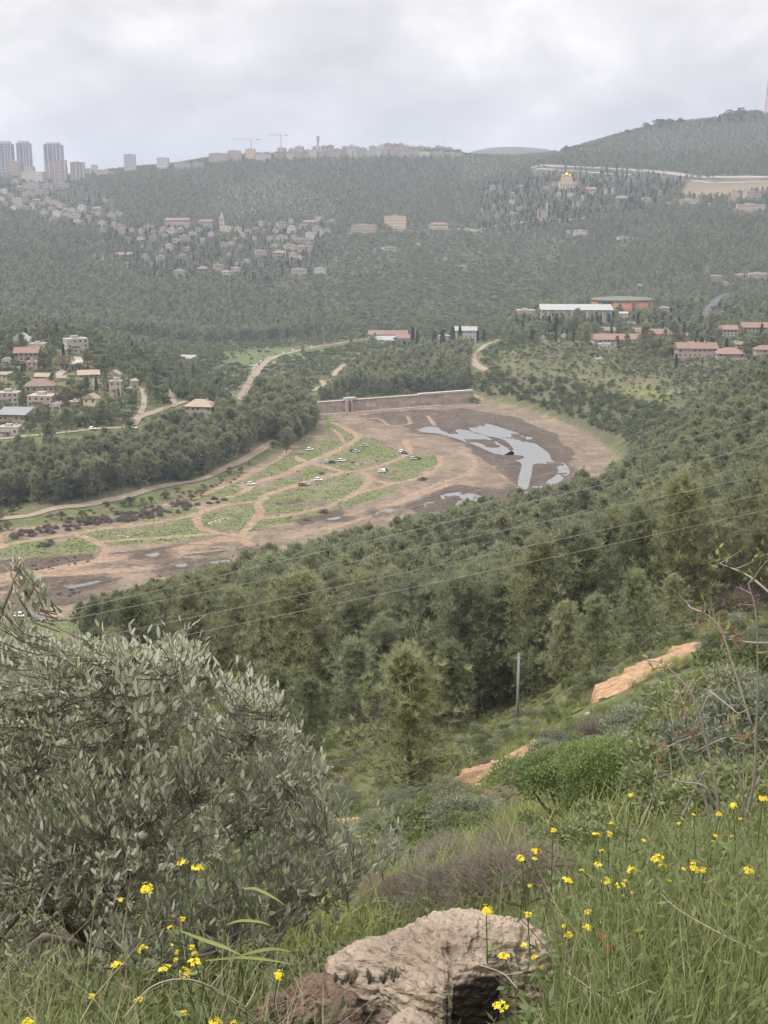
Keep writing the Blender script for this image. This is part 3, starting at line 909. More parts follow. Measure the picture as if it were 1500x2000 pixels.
def cypress(seed, n, ln, wd, rad=0.085):
    g = np.random.default_rng(seed)
    tb = MB(); tb.tube([(0, 0, -0.03), (0, 0, 0.5)], [0.014, 0.006], 5, False)
    t = g.uniform(0.03, 1, n) ** 0.9
    prof = rad * np.minimum(1, (t * 7) ** 0.6) * (1 - t) ** 0.55 * 1.25 + 0.004
    a = g.uniform(0, 6.283, n)
    rr = prof * g.uniform(0.6, 1.08, n) * (1 + 0.15 * np.sin(a * 3 + t * 12))
    P = np.stack([rr * np.cos(a), rr * np.sin(a), t * 0.97], 1)
    D = unit(np.stack([0.35 * np.cos(a), 0.35 * np.sin(a), np.ones(n)], 1))
    return tri(tb), leaves(P, D, ln, wd, g, np.clip(g.normal(0.45, 0.2, n), 0, 1), 0.25)


def twiggy(seed, n, ln, wd, flat=0.8):
    """leafless thorny cushion"""
    g = np.random.default_rng(seed)
    d = unit(g.normal(size=(n, 3))); d[:, 2] = np.abs(d[:, 2])
    lob = 0.55 + 0.9 * fbm(d[:, 0] * 2.2 + seed, d[:, 1] * 2.2 + d[:, 2], 3, seed)
    P = d * np.array([0.6, 0.6, flat]) * g.uniform(0.15, 1.0, (n, 1)) ** 0.6 * lob[:, None]
    P[:, 2] += 0.03
    V, Fc, t = needles(P, unit(d + np.array([0, 0, 0.5])), 3, ln, wd, g, 0.7)
    tb = MB()
    for i in range(10):
        q = d[i] * np.array([0.5, 0.5, 0.7])
        tb.tube([(0, 0, -0.05), tuple(q * 0.5), tuple(q)], [0.02, 0.012, 0.004], 3, False)
    return tri(tb), (V, Fc, t)


def two_meshes(nm, shape, leaf_m, bark_m):
    (tv, tf), (cv, cf, ct) = shape
    trunk = mesh_np(nm + '_trunk', tv, tf, [bark_m], smooth=True) if len(tf) else None
    crown = mesh_np(nm + '_crown', cv, cf, [leaf_m], col=ct)
    return trunk, crown


def one_mesh(nm, shape, leaf_m, bark_m):
    (tv, tf), (cv, cf, ct) = shape
    V = np.vstack([cv, tv]) if len(tf) else cv
    Fc = np.vstack([cf, tf + len(cv)]) if len(tf) else cf
    mi = np.concatenate([np.zeros(len(cf)), np.ones(len(tf))]) if len(tf) else np.zeros(len(cf))
    return mesh_np(nm, V, Fc, [leaf_m, bark_m], midx=mi, col=np.concatenate([ct, np.zeros(len(tv) if len(tf) else 0)]))


SHAPES = {   # kind -> lists of shapes by distance: near, middle, far
    'pine': dict(near=[pine(100 + i, 52, 14, 18, 0.055, 0.0052, h0=(0.06, 0.14, 0.18, 0.1)[i], w0=(0.36, 0.32, 0.38, 0.33)[i], round_=(0.6, 0.5, 0.42, 0.7)[i]) for i in range(4)],
                 mid=[pine(200 + i, 30, 11, 10, 0.085, 0.017, h0=(0.08, 0.18, 0.12, 0.2, 0.1)[i], w0=(0.33, 0.34, 0.30, 0.38, 0.30)[i], round_=(0.55, 0.45, 0.7, 0.4, 0.6)[i], kt=4) for i in range(5)],
                 far=[pine(300 + i, 12, 5, 5, 0.15, 0.06, h0=0.1, w0=(0.34, 0.38, 0.32, 0.42)[i], round_=0.5, kt=3) for i in range(4)], leaf=PINE, bark=BARK),
    'oak': dict(near=[blob(400 + i, 11, 5200, 0.042, 0.024) for i in range(3)], mid=[blob(420 + i, 9, 900, 0.10, 0.06) for i in range(4)],
                far=[blob(440 + i, 6, 170, 0.22, 0.15, trunk=False) for i in range(4)], leaf=OAK, bark=BARK),
    'shrub': dict(near=[blob(500 + i, 9, 4200, 0.05, 0.022, h0=-0.05, r0=0.5) for i in range(4)], mid=[blob(520 + i, 8, 700, 0.12, 0.07, h0=-0.05, r0=0.52) for i in range(4)],
                  far=[blob(540 + i, 5, 110, 0.26, 0.18, trunk=False, h0=-0.05, r0=0.5) for i in range(3)], leaf=SHRUB, bark=BARK),
    'cypress': dict(near=[cypress(600 + i, 3000, 0.05, 0.016) for i in range(2)], mid=[cypress(610 + i, 900, 0.09, 0.03, (0.075, 0.1, 0.085)[i]) for i in range(3)],
                    far=[cypress(620 + i, 160, 0.16, 0.07, 0.09) for i in range(2)], leaf=CYP, bark=BARK),
    'olive': dict(near=[blob(700 + i, 10, 5200, 0.045, 0.015, r0=0.45) for i in range(3)], mid=[blob(720 + i, 8, 900, 0.10, 0.045) for i in range(3)],
                  far=[blob(740 + i, 6, 160, 0.22, 0.13, trunk=False) for i in range(3)], leaf=OLIVE, bark=BARK_O),
    'dry': dict(near=[twiggy(800 + i, 1500, 0.22, 0.010) for i in range(3)], mid=[twiggy(820 + i, 300, 0.26, 0.035) for i in range(3)],
                far=[twiggy(840 + i, 70, 0.3, 0.10) for i in range(2)], leaf=DRY, bark=BARK),
    'fresh': dict(near=[blob(900 + i, 9, 5000, 0.045, 0.020, h0=-0.05, r0=0.5) for i in range(2)], mid=[blob(920 + i, 8, 900, 0.10, 0.06) for i in range(3)],
                  far=[blob(940, 6, 150, 0.22, 0.14, trunk=False)], leaf=FRESH, bark=BARK),
    'russet': dict(near=[blob(950, 9, 3000, 0.05, 0.025)], mid=[blob(960 + i, 8, 700, 0.10, 0.06) for i in range(2)], far=[blob(970, 6, 140, 0.22, 0.14, trunk=False)], leaf=BLOSSOM, bark=BARK),
}
KINDS = list(SHAPES)
PARTS = {}
ONE = {}
for k_, s_ in SHAPES.items():
    for lod in ('near', 'mid', 'far'):
        PARTS[k_, lod] = [two_meshes('%s_%s' % (k_, lod), q_, s_['leaf'], s_['bark']) for q_ in s_[lod]]
PARTS['youngpine', 'near'] = [two_meshes('young_pine', pine(150 + i, 56, 15, 20, 0.052, 0.0055, h0=(0.05, 0.08, 0.03)[i], w0=(0.42, 0.38, 0.46)[i], round_=(0.75, 0.6, 0.85)[i], lean=0.02), PINE_Y, BARK) for i in range(3)]
PARTS['youngpine', 'mid'] = PARTS['youngpine', 'near']

# ================================================================== PLANTING
# candidates: jittered rows over the view, thinned by what the photograph shows there
ZONES = [  # (r0, r1, outline of the ground in the photograph or None, {kind: share}, {kind: (h0,h1)})
    # drained bed and banks first
    (330, 960, 'BED', {}, {}),
    # near slope, open
    (14, 122, [(560, 1700), (560, 1440), (700, 1385), (990, 1385), (1120, 1300), (1260, 1225), (1600, 1150), (1600, 1560), (1100, 1700)], {'shrub': .20, 'dry': .13, 'olive': .14, 'fresh': .06, 'oak': .05}, {'shrub': (.5, 1.2), 'dry': (.4, .9), 'olive': (.7, 1.5), 'fresh': (.5, 1.2), 'oak': (.9, 1.9)}),
    (14, 122, None, {'shrub': .25, 'dry': .12, 'olive': .1, 'oak': .1}, {'shrub': (.6, 1.6), 'dry': (.4, .9), 'olive': (1, 2.2), 'oak': (1.2, 2.6)}),
    # near pine wood
    (122, 530, None, {'pine': .82, 'oak': .10, 'dry': .04}, {'pine': (6, 18), 'oak': (2.5, 6), 'dry': (2, 6)}),
    # wood on the right spur
    (480, 860, [(1235, 925), (1260, 890), (1330, 850), (1390, 800), (1440, 760), (1500, 720), (1700, 690), (1700, 1000), (1200, 1000)], {'pine': .8, 'oak': .15}, {'pine': (9, 14), 'oak': (3, 6)}),
    # far side of the bed
    (500, 960, [(-200, 1000), (-200, 868), (60, 872), (240, 868), (300, 875), (400, 838), (440, 800), (480, 778), (640, 770), (640, 835), (560, 885), (470, 918), (380, 945), (250, 975), (100, 988)], {'pine': .86, 'oak': .1}, {'pine': (12, 19), 'oak': (4, 7)}),
    (500, 700, [(-200, 1050), (-200, 980), (100, 985), (250, 970), (380, 940), (480, 905), (500, 925), (390, 972), (200, 1026)], {'oak': .34, 'shrub': .2, 'dry': .1}, {'oak': (2.5, 5), 'shrub': (1, 2), 'dry': (1, 2)}),
    (600, 1000, [(-200, 870), (-200, 640), (170, 640), (300, 690), (430, 750), (450, 800), (400, 840), (250, 870)], {'oak': .36, 'pine': .13, 'shrub': .2, 'cypress': .02, 'olive': .14, 'fresh': .06, 'russet': .04}, {'oak': (4, 8), 'pine': (7, 12), 'shrub': (1.5, 3), 'cypress': (7, 11), 'olive': (3, 5), 'fresh': (3, 5), 'russet': (4, 7)}),
    (620, 1000, [(895, 768), (930, 722), (1000, 738), (1100, 748), (1200, 768), (1300, 800), (1390, 830), (1260, 905), (1225, 880), (1195, 850), (1100, 815), (1000, 778)], {'oak': .74, 'shrub': .12, 'olive': .08}, {'oak': (3.6, 6.4), 'shrub': (1.5, 3), 'olive': (3, 4.5)}),
    (780, 1300, [(940, 705), (1000, 672), (1120, 668), (1350, 705), (1600, 700), (1600, 770), (1400, 790), (1300, 790), (1200, 765), (1000, 738)], {'shrub': .46, 'dry': .06, 'oak': .34, 'olive': .10, 'russet': .02}, {'shrub': (1.2, 2.6), 'dry': (1, 2), 'oak': (2.5, 4.5), 'olive': (2.5, 4), 'russet': (2, 4)}),
    (900, 1500, [(990, 690), (990, 640), (1060, 600), (1300, 590), (1600, 590), (1600, 700), (1350, 705), (1120, 668)], {'pine': .17, 'oak': .32, 'cypress': .05, 'olive': .14, 'russet': .05, 'fresh': .05}, {'pine': (9, 16), 'oak': (4, 8), 'cypress': (8, 13), 'olive': (3, 6), 'russet': (4, 7), 'fresh': (4, 7)}),
    (900, 1150, [(640, 782), (680, 740), (720, 712), (780, 700), (900, 690), (935, 700), (935, 750), (900, 766)], {'pine': .85, 'oak': .1}, {'pine': (11, 16), 'oak': (4, 6)}),
    (900, 1420, None, {'oak': .52, 'shrub': .2, 'olive': .08, 'pine': .04}, {'oak': (3, 6), 'shrub': (1.5, 3), 'olive': (3, 5), 'pine': (8, 12)}),
    # far slope
    (1400, 3600, [(-300, 680), (-300, 425), (60, 428), (180, 470), (230, 540), (330, 560), (480, 560), (560, 590), (650, 610), (660, 660)], {'pine': .82, 'oak': .1, 'cypress': .02}, {'pine': (9, 15), 'oak': (4, 7), 'cypress': (9, 13)}),
    (1400, 3600, [(200, 540), (180, 440), (420, 440), (640, 430), (660, 545), (400, 565)], {'oak': .36, 'pine': .2, 'cypress': .08, 'olive': .1}, {'oak': (4, 7), 'pine': (7, 12), 'cypress': (8, 13), 'olive': (3, 5)}),
    (1400, 3600, [(930, 450), (930, 365), (1060, 335), (1330, 350), (1260, 420), (1060, 445)], {'pine': .5, 'cypress': .28, 'oak': .12}, {'pine': (8, 13), 'cypress': (9, 14), 'oak': (4, 7)}),
    (1400, 3600, [(-300, 430), (-300, 350), (140, 362), (260, 415), (200, 450)], {'oak': .28, 'pine': .26, 'cypress': .05}, {'oak': (4, 7), 'pine': (8, 12), 'cypress': (9, 13)}),
    (1400, 3600, [(420, 360), (540, 345), (660, 385), (660, 425), (520, 425), (400, 410)], {'oak': .45, 'shrub': .2, 'pine': .25}, {'oak': (3, 6), 'shrub': (2, 3), 'pine': (7, 10)}),
    (1400, 3600, [(1060, 560), (1120, 470), (1300, 440), (1600, 430), (1600, 580), (1300, 590)], {'pine': .62, 'oak': .22}, {'pine': (7, 12), 'oak': (4, 6)}),
    (1400, 2700, [(440, 690), (480, 540), (650, 450), (940, 445), (1130, 460), (1100, 590), (900, 660), (640, 660)], {'TERR': 1.0}, {'oak': (3, 5.5), 'shrub': (2, 3.5)}),
    (1400, 3700, None, {'pine': .84, 'oak': .08}, {'pine': (8, 13), 'oak': (4, 7)}),
]


def candidates(r0, r1, s, amax=R(21.5)):
    X = np.arange(-math.sin(amax) * r1, math.sin(amax) * r1, s); Y = np.arange(r0 * 0.9, r1, s)
    X, Y = np.meshgrid(X, Y)
    X = X + rng.uniform(-0.48, 0.48, X.shape) * s; Y = Y + rng.uniform(-0.48, 0.48, Y.shape) * s
    X = X.ravel(); Y = Y.ravel()
    r = np.hypot(X, Y); a = np.abs(np.arctan2(X, Y))
    k = (r > r0) & (r < r1) & (a < amax)
    return X[k], Y[k]


def plant_all():
    out_ = []
    for r0, r1, s in [(14, 40, 1.25), (40, 122, 1.7), (122, 300, 5.0), (300, 530, 5.2), (530, 1000, 5.0), (1000, 1500, 5.6), (1500, 2400, 7.0), (2400, 3600, 8.6)]:
        X, Y = candidates(r0, r1, s)
        Z = H(X, Y); r = np.hypot(X, Y)
        px, py = pix(X, Y, Z)
        # roads, houses and other built things
        ok = np.ones(len(X), bool)
        for wl, hw in ROADS:
            x0, y0 = wl.min(0) - 20; x1, y1 = wl.max(0) + 20
            m = (X > x0) & (X < x1) & (Y > y0) & (Y < y1) & ok
            if m.any():
                ok[np.where(m)[0][segdist(X[m], Y[m], wl) < hw + 0.6 + 0.0006 * r[m]]] = False
        for bx_, by_, br_ in BUILT:
            ok &= (X - bx_) ** 2 + (Y - by_) ** 2 > br_ * br_
        for poly, y0, y1 in MEADOWS[:2] + MEADOWS[3:]:
            ok &= ~(inpoly(px, py, poly) & (Y > y0) & (Y < y1) & (rng.uniform(size=len(X)) < 0.96))
        for poly, y0, y1 in YELLOW + MEADOWS[2:3]:
            ok &= ~(inpoly(px, py, poly) & (Y > y0) & (Y < y1) & (rng.uniform(size=len(X)) < 0.35))
        ok &= ~(inpoly(px, py, quarry) & (Y > 2200))
        ok &= ~(inpoly(px, py, bank) & (Y > 560) & (Y < 960) & (rng.uniform(size=len(X)) < 0.85))
        ok &= ~((r > 122) & (r < 530) & (px < 150 + 60 * rng.uniform(size=len(X))))       # the bed shows through at the left
        kind = np.zeros(len(X), int) - 1; hh = np.zeros(len(X)); zone = np.zeros(len(X), int) - 1
        done = ~ok
        u = rng.uniform(size=len(X)); v = rng.uniform(size=len(X))
        wf = np.where(r > 500, 1.0, .25) * 60
        pxw = px + wf * (fbm(X / (.02 * r + 5), Y / (.02 * r + 5), 4, 301) - .47); pyw = py + .6 * wf * (fbm(X / (.02 * r + 5), Y / (.02 * r + 5), 4, 302) - .47)
        for zi, (a0, a1, poly, mix, hs) in enumerate(ZONES):
            if a1 < r0 or a0 > r1:
                continue
            m = (~done) & (r > a0) & (r <= a1)
            if poly == 'BED':
                m &= inpoly(X, Y, SHORE)
            elif poly is not None:
                m &= inpoly(pxw, pyw, poly)
            done |= m
            if not mix:
                continue
            if 'TERR' in mix:       # old terraces: rows of bushes along the contours with grass between
                band = np.sin(Z * 2 * math.pi / 7.0 + 2.5 * fbm(X / 90, Y / 90, 2, 31))
                dens = 1.02 + 0.28 * band + 1.3 * (fbm(X / 70, Y / 70, 4, 77) - 0.47)
                sel = m & (u < dens)
                kind[sel & (v < 0.66)] = KINDS.index('oak'); kind[sel & (v >= 0.66)] = KINDS.index('shrub')
                far_p = sel & (v > 0.93); kind[far_p] = KINDS.index('olive')
                hh[sel] = 3.0 + 4.4 * rng.uniform(size=len(X))[sel] ** 2
                zone[sel] = zi
                continue
            dens = 1 + 0.5 * (fbm(X / (0.03 * r + 8), Y / (0.03 * r + 8), 3, 51) - 0.47)
            acc = np.zeros(len(X))
            for kd, sh in mix.items():
                sel = m & (u >= acc) & (u < acc + sh * dens); acc = acc + sh * dens
                kind[sel] = KINDS.index(kd); zone[sel] = zi
                lo, hi = hs[kd]
                hh[sel] = lo + (hi - lo) * v[sel]
        hh = np.where((r > 3000) & (px > 1085), hh * .7, hh)
        _, ptop = pix(X, Y, Z + hh)
        kind = np.where((r > 122) & (r < 530) & (px < 480) & (ptop < 1088 + (480 - px) * .24), -1, kind)
        hh = np.where((r > 2900) & (px > 900) & (px < 1095), hh * .6, hh)
        k = kind >= 0
        out_.append(np.stack([X[k], Y[k], Z[k], kind[k], hh[k], zone[k], r[k]], 1))
    return np.vstack(out_)


def clear_sight(T):
    """drop plants that would hide a road or a house the photograph shows"""
    pr = np.array(PROTECT)
    wide = np.array([{'pine': .32, 'cypress': .1}.get(k, .45) for k in KINDS])
    px, pb = pix(T[:, 0], T[:, 1], T[:, 2]); _, pt = pix(T[:, 0], T[:, 1], T[:, 2] + T[:, 4])
    hw = wide[T[:, 3].astype(int)] * T[:, 4] * F / T[:, 1] * 0.9
    kill = np.zeros(len(T), bool)
    order = np.argsort(px); spx = px[order]; big = np.where(hw > 60)[0]
    for qx, qy, qY in pr:
        i0, i1 = np.searchsorted(spx, [qx - 62, qx + 62])
        c_ = np.concatenate([order[i0:i1], big])
        kill[c_] |= (T[c_, 1] < qY - 2) & (np.abs(px[c_] - qx) < hw[c_] + 1) & (pt[c_] < qy + 1.0) & (pb[c_] > qy - 3)
    kill &= rng.uniform(size=len(T)) < 0.93
    return T[~kill]

# ================================================================== ROADS, PATHS
M_TRACK = mat('pale_track', (0.235, 0.19, 0.145), 0.95, 0.18, 0.6)
M_ORANGE = mat('orange_earth_path', (0.31, 0.195, 0.115), 0.95, 0.42, 2.2, bump=1.0, detail=9.0)
M_ASPH = mat('worn_asphalt', (0.085, 0.085, 0.088), 0.9, 0.1, 0.3)
M_CONC = mat('concrete_road', (0.28, 0.255, 0.235), 0.9, 0.1, 0.2)
RD = [
    ([(-60, 1022), (0, 1015), (55, 1008), (110, 993), (160, 988), (240, 972), (330, 948), (395, 936), (440, 915), (480, 897), (520, 872), (540, 862)], 4.5, 540, M_TRACK, 'pale road along the foot of the pine wood'),
    ([(-60, 864), (0, 858), (60, 852), (150, 843), (235, 836), (262, 830), (270, 815), (280, 795), (282, 775), (276, 760), (262, 752)], 3.5, 600, M_TRACK, 'narrow lane below the near village'),
    ([(262, 820), (300, 806), (325, 796), (340, 792), (336, 775), (334, 764)], 4.0, 680, M_TRACK, 'short dirt drive to the lone tiled house'),
    ([(340, 792), (365, 785)], 3.5, 700, M_TRACK, 'side branch of the dirt drive'),
    ([(470, 782), (478, 768), (486, 752), (497, 733), (515, 711), (540, 696), (580, 686), (640, 675), (690, 667), (724, 662)], 7.5, 900, M_TRACK, 'pale valley road lined with parked cars'),
    ([(490, 716), (515, 711), (545, 708)], 9, 900, M_TRACK, 'dirt lay-by beside the valley road'),
    ([(975, 664), (955, 672), (938, 684), (925, 696), (926, 708), (934, 716), (950, 724)], 5, 900, M_TRACK, 'winding pale path above the right shore'),
    ([(612, 765), (620, 758), (634, 752), (626, 744)], 5, 900, M_TRACK, 'short bend of dirt path behind the dam'),
    ([(650, 736), (660, 724), (672, 714), (690, 706)], 6, 900, M_TRACK, 'dirt patch of path in the shrubs beyond the dam'),
    ([(112, 735), (128, 722), (145, 716), (155, 706), (150, 698)], 6, 780, M_CONC, 'curved concrete lane in the near village'),
    ([(442, 760), (455, 772), (470, 782)], 3.5, 800, M_TRACK, 'footpath down to the dam'),
    ([(1400, 1252), (1350, 1272), (1290, 1303), (1235, 1333), (1190, 1362), (1140, 1385), (1090, 1415), (1035, 1455), (960, 1505), (890, 1545), (800, 1585), (700, 1607), (640, 1618), (560, 1640)], 3.0, 30, M_ORANGE, 'orange dirt path crossing the near slope'),
    ([(1375, 622), (1388, 600), (1408, 580), (1440, 572)], 9, 1150, M_ASPH, 'grey road climbing behind the right village'),
    ([(1040, 327), (1060, 324), (1100, 326), (1150, 329), (1200, 331), (1250, 334), (1300, 338), (1345, 344), (1420, 347), (1500, 347), (1580, 345)], 22, 2300, M_CONC, 'pale highway across the far hillside'),
    ([(1045, 332), (1100, 334), (1170, 338), (1240, 341)], 9, 2300, M_CONC, 'lower carriageway of the far highway'),
    ([(1350, 353), (1400, 358), (1460, 357), (1520, 352)], 8, 2300, M_CONC, 'curved slip road above the quarry cut'),
    ([(925, 451), (960, 444), (1000, 438), (1050, 431), (1090, 430), (1150, 426)], 8, 1900, M_TRACK, 'pale terrace road under the red church'),
    ([(680, 457), (760, 452), (850, 449), (905, 448), (930, 452)], 7, 1900, M_TRACK, 'pale road beside the yellow stone hall'),
    ([(1290, 397), (1340, 398), (1420, 400)], 7, 1900, M_TRACK, 'pale terrace wall road on the right hillside'),
]
lines = []
for pts, wd, ymin, m_, lb in RD:
    wl = road_line(pts, wd, ymin, n=5, protect=m_ is not M_ORANGE)
    lines.append(wl)
    if ymin >= 2300:
        for p in wl:
            q = pix(p[0], p[1], float(H(p[0], p[1])))
            for dy_ in (-1, 2, 4, 6, 8):
                PROTECT.append((float(q[0]), float(q[1]) + dy_, p[1]))
    if m_ is M_ORANGE:
        NEARPATH = wl
        continue
    ribbon('path' if wd < 6.5 else 'road', wl, wd, m_, lb, lift=0.05 if ymin < 100 else 0.3)

# the near path has ragged, overgrown edges
seg = np.hypot(*np.diff(NEARPATH, axis=0).T); ss = np.concatenate([[0], np.cumsum(seg)])
nn = int(ss[-1] / 0.16)
tt = np.linspace(0, ss[-1], nn)
P_ = np.stack([np.interp(tt, ss, NEARPATH[:, 0]), np.interp(tt, ss, NEARPATH[:, 1])], 1)
T_ = np.gradient(P_, axis=0); T_ /= np.linalg.norm(T_, axis=1)[:, None] + 1e-9
N_ = np.stack([-T_[:, 1], T_[:, 0]], 1)
wl_l = 2.1 * (0.45 + 1.1 * fbm(tt / 2.3, tt * 0 + 1.5, 4, 71)); wl_r = 2.1 * (0.45 + 1.1 * fbm(tt / 2.3, tt * 0 + 8.5, 4, 72))
ppx, _ = pix(P_[:, 0], P_[:, 1], H(P_[:, 0], P_[:, 1]))
pinch = np.zeros(nn)
for c0_, c1_, f_ in ((1195, 1400, 1.0), (870, 1035, .75), (630, 735, .8)):      # bare only where it is not overgrown
    pinch = np.maximum(pinch, f_ * sstep(c0_ - 35, c0_ + 45, ppx) * (1 - sstep(c1_ - 45, c1_ + 35, ppx)) * (.55 + .9 * fbm(tt / 2.5, tt * 0 + 2.2, 3, 79)))
k = 17
V = []
for j in range(k):
    f = j / (k - 1)
    off = (-wl_l + (wl_l + wl_r) * f) * np.maximum(pinch, .02)
    q = P_ + N_ * off[:, None]
    # a bench: level across from its uphill edge, the outer edge falling back to the slope
    up_ = P_ + N_ * (np.where(N_[:, 1] < 0, wl_r, -wl_l) * np.maximum(pinch, .02))[:, None]
    lev = H(up_[:, 0], up_[:, 1])
    g_z = H(q[:, 0], q[:, 1])
    lw = .42 * np.clip(pinch - .15, 0, .85)
    zz = lev * lw + g_z * (1 - lw) + .04 + .34 * (fbm(q[:, 0] / .9, q[:, 1] / .9, 4, 75) - .47)
    outer = (j == k - 1) * (N_[:, 1] > 0) + (j == 0) * (N_[:, 1] <= 0)
    V.append(np.stack([q[:, 0], q[:, 1], np.where(outer > 0, g_z - .1, np.maximum(zz, g_z + .02))], 1))
PATHV = np.stack(V, 1)
V = PATHV.reshape(-1, 3)
i_, j_ = np.meshgrid(np.arange(nn - 1), np.arange(k - 1), indexing='ij')
Fc = np.stack([i_ * k + j_, i_ * k + j_ + 1, (i_ + 1) * k + j_ + 1, (i_ + 1) * k + j_], -1).reshape(-1, 4)
tag(link('path', mesh_np('path', V, Fc, [M_ORANGE], smooth=True)), 'orange dirt path crossing the near slope', kind='structure')
for px, py in [(1350, 1278), (1300, 1298), (1260, 1320), (1225, 1340), (960, 1505), (925, 1525), (690, 1608)]:
    q = hit(px, py, 30); PROTECT.append((px, py - 2, q[1]))

# ================================================================== BUILDINGS
BUILT = []
ST = {   # wall stones and plasters
    'stone': mat('pale_limestone_wall', (0.30, 0.26, 0.213), 0.9, 0.18, 1.2),
    'tan': mat('tan_stone_wall', (0.285, 0.23, 0.178), 0.9, 0.14, 1.2),
    'white': mat('white_render_wall', (0.36, 0.335, 0.30), 0.85, 0.06, 0.8),
    'pink': mat('pinkish_stone_wall', (0.315, 0.252, 0.218), 0.9, 0.1, 1.0),
    'yellow': mat('yellow_limestone_wall', (0.41, 0.335, 0.23), 0.9, 0.08, 1.0),
    'brick': mat('red_brick_wall', (0.31, 0.14, 0.09), 0.9, 0.14, 0.8),
    'glass': mat('blue_grey_curtain_wall', (0.095, 0.11, 0.155), 0.3, 0.1, 0.2, spec=0.6),
    'grey': mat('grey_concrete_wall', (0.36, 0.34, 0.33), 0.9, 0.08, 0.6),
}
RF = {
    'red': mat('red_roof_tiles', (0.20, 0.13, 0.104), 0.9, 0.2, 1.6),
    'brown': mat('weathered_roof_tiles', (0.185, 0.135, 0.11), 0.9, 0.22, 1.6),
    'tanr': mat('tan_roof', (0.26, 0.205, 0.155), 0.9, 0.18, 1.6),
    'flat': mat('flat_roof_screed', (0.31, 0.28, 0.245), 0.9, 0.1, 1.0),
    'whiter': mat('white_metal_roof', (0.27, 0.27, 0.265), 0.95, 0.04, 0.5),
    'metal': mat('blue_grey_metal_roof', (0.19, 0.195, 0.20), 0.9, 0.08, 0.5),
    'green': mat('planted_roof', (0.12, 0.125, 0.085), 0.95, 0.2, 0.8),
}
M_WIN = mat('dark_window_glass', (0.035, 0.04, 0.05), 0.25, 0.1, 1.0, spec=0.5)
M_FRAME = mat('window_frame', (0.55, 0.52, 0.48), 0.7, 0.05, 1.0)
M_DOOR = mat('brown_door', (0.12, 0.075, 0.05), 0.7, 0.1, 2.0)
UB = MB(); UB.box(-.5, .5, -.5, .5, -.5, .5)
WIN_ME = UB.mesh('window', M_WIN); FR_ME = UB.mesh('frame', M_FRAME); DOOR_ME = UB.mesh('door', M_DOOR)
BLK = {k: UB.mesh('block_' + k, m_) for k, m_ in ST.items()}


def unit_box(name, me, parent, x0, x1, y0, y1, z0, z1):
    return link(name, me, parent, ((x0 + x1) / 2, (y0 + y1) / 2, (z0 + z1) / 2), None, (x1 - x0, y1 - y0, z1 - z0))


def protect(px, pyb, w, h, Y):
    for fx in (-0.35, 0, 0.35):
        for fy in ((0.5, 0.9) if Y < 1500 else (0.6, 0.9)):
            PROTECT.append((px + fx * w, pyb - fy * h, Y))


def roof_mesh(kind, w, d, h, rm):
    mb = MB()
    o = 0.06 * min(w, d) + 0.15
    x0, x1, y0, y1 = -w / 2 - o, w / 2 + o, -d / 2 - o, d / 2 + o
    if kind == 'flat':
        mb.box(-w / 2 - .1, w / 2 + .1, -d / 2 - .1, d / 2 + .1, h, h + 0.35)
        mb.box(-w * .2, w * .12, -d * .2, d * .2, h + .35, h + .35 + min(1.8, .25 * h))
    elif kind == 'gable':
        rh = 0.30 * d
        mb.add([(x0, y0, h), (x1, y0, h), (x1, y1, h), (x0, y1, h), (x0, 0, h + rh), (x1, 0, h + rh)], [(0, 1, 5, 4), (2, 3, 4, 5), (0, 4, 3), (1, 2, 5), (0, 3, 2, 1)])
    elif kind == 'front':     # gable end towards the valley
        rh = 0.36 * w
        mb.add([(x0, y0, h), (x1, y0, h), (x1, y1, h), (x0, y1, h), (0, y0, h + rh), (0, y1, h + rh)], [(0, 4, 5, 3), (1, 2, 5, 4), (0, 1, 4), (2, 3, 5), (0, 3, 2, 1)])
    elif kind == 'hip':
        rh = 0.30 * min(w, d); q = min(w, d) * 0.45
        mb.add([(x0, y0, h), (x1, y0, h), (x1, y1, h), (x0, y1, h), (x0 + q, 0, h + rh), (x1 - q, 0, h + rh)], [(0, 1, 5, 4), (2, 3, 4, 5), (0, 4, 3), (1, 2, 5), (0, 3, 2, 1)])
    elif kind == 'shed':
        rh = 0.22 * d
        mb.add([(x0, y0, h), (x1, y0, h), (x1, y1, h), (x0, y1, h), (x0, y0, h + .3), (x1, y0, h + .3), (x1, y1, h + rh), (x0, y1, h + rh)], [(0, 3, 2, 1), (4, 5, 6, 7), (0, 1, 5, 4), (1, 2, 6, 5), (2, 3, 7, 6), (3, 0, 4, 7)])
    return mb


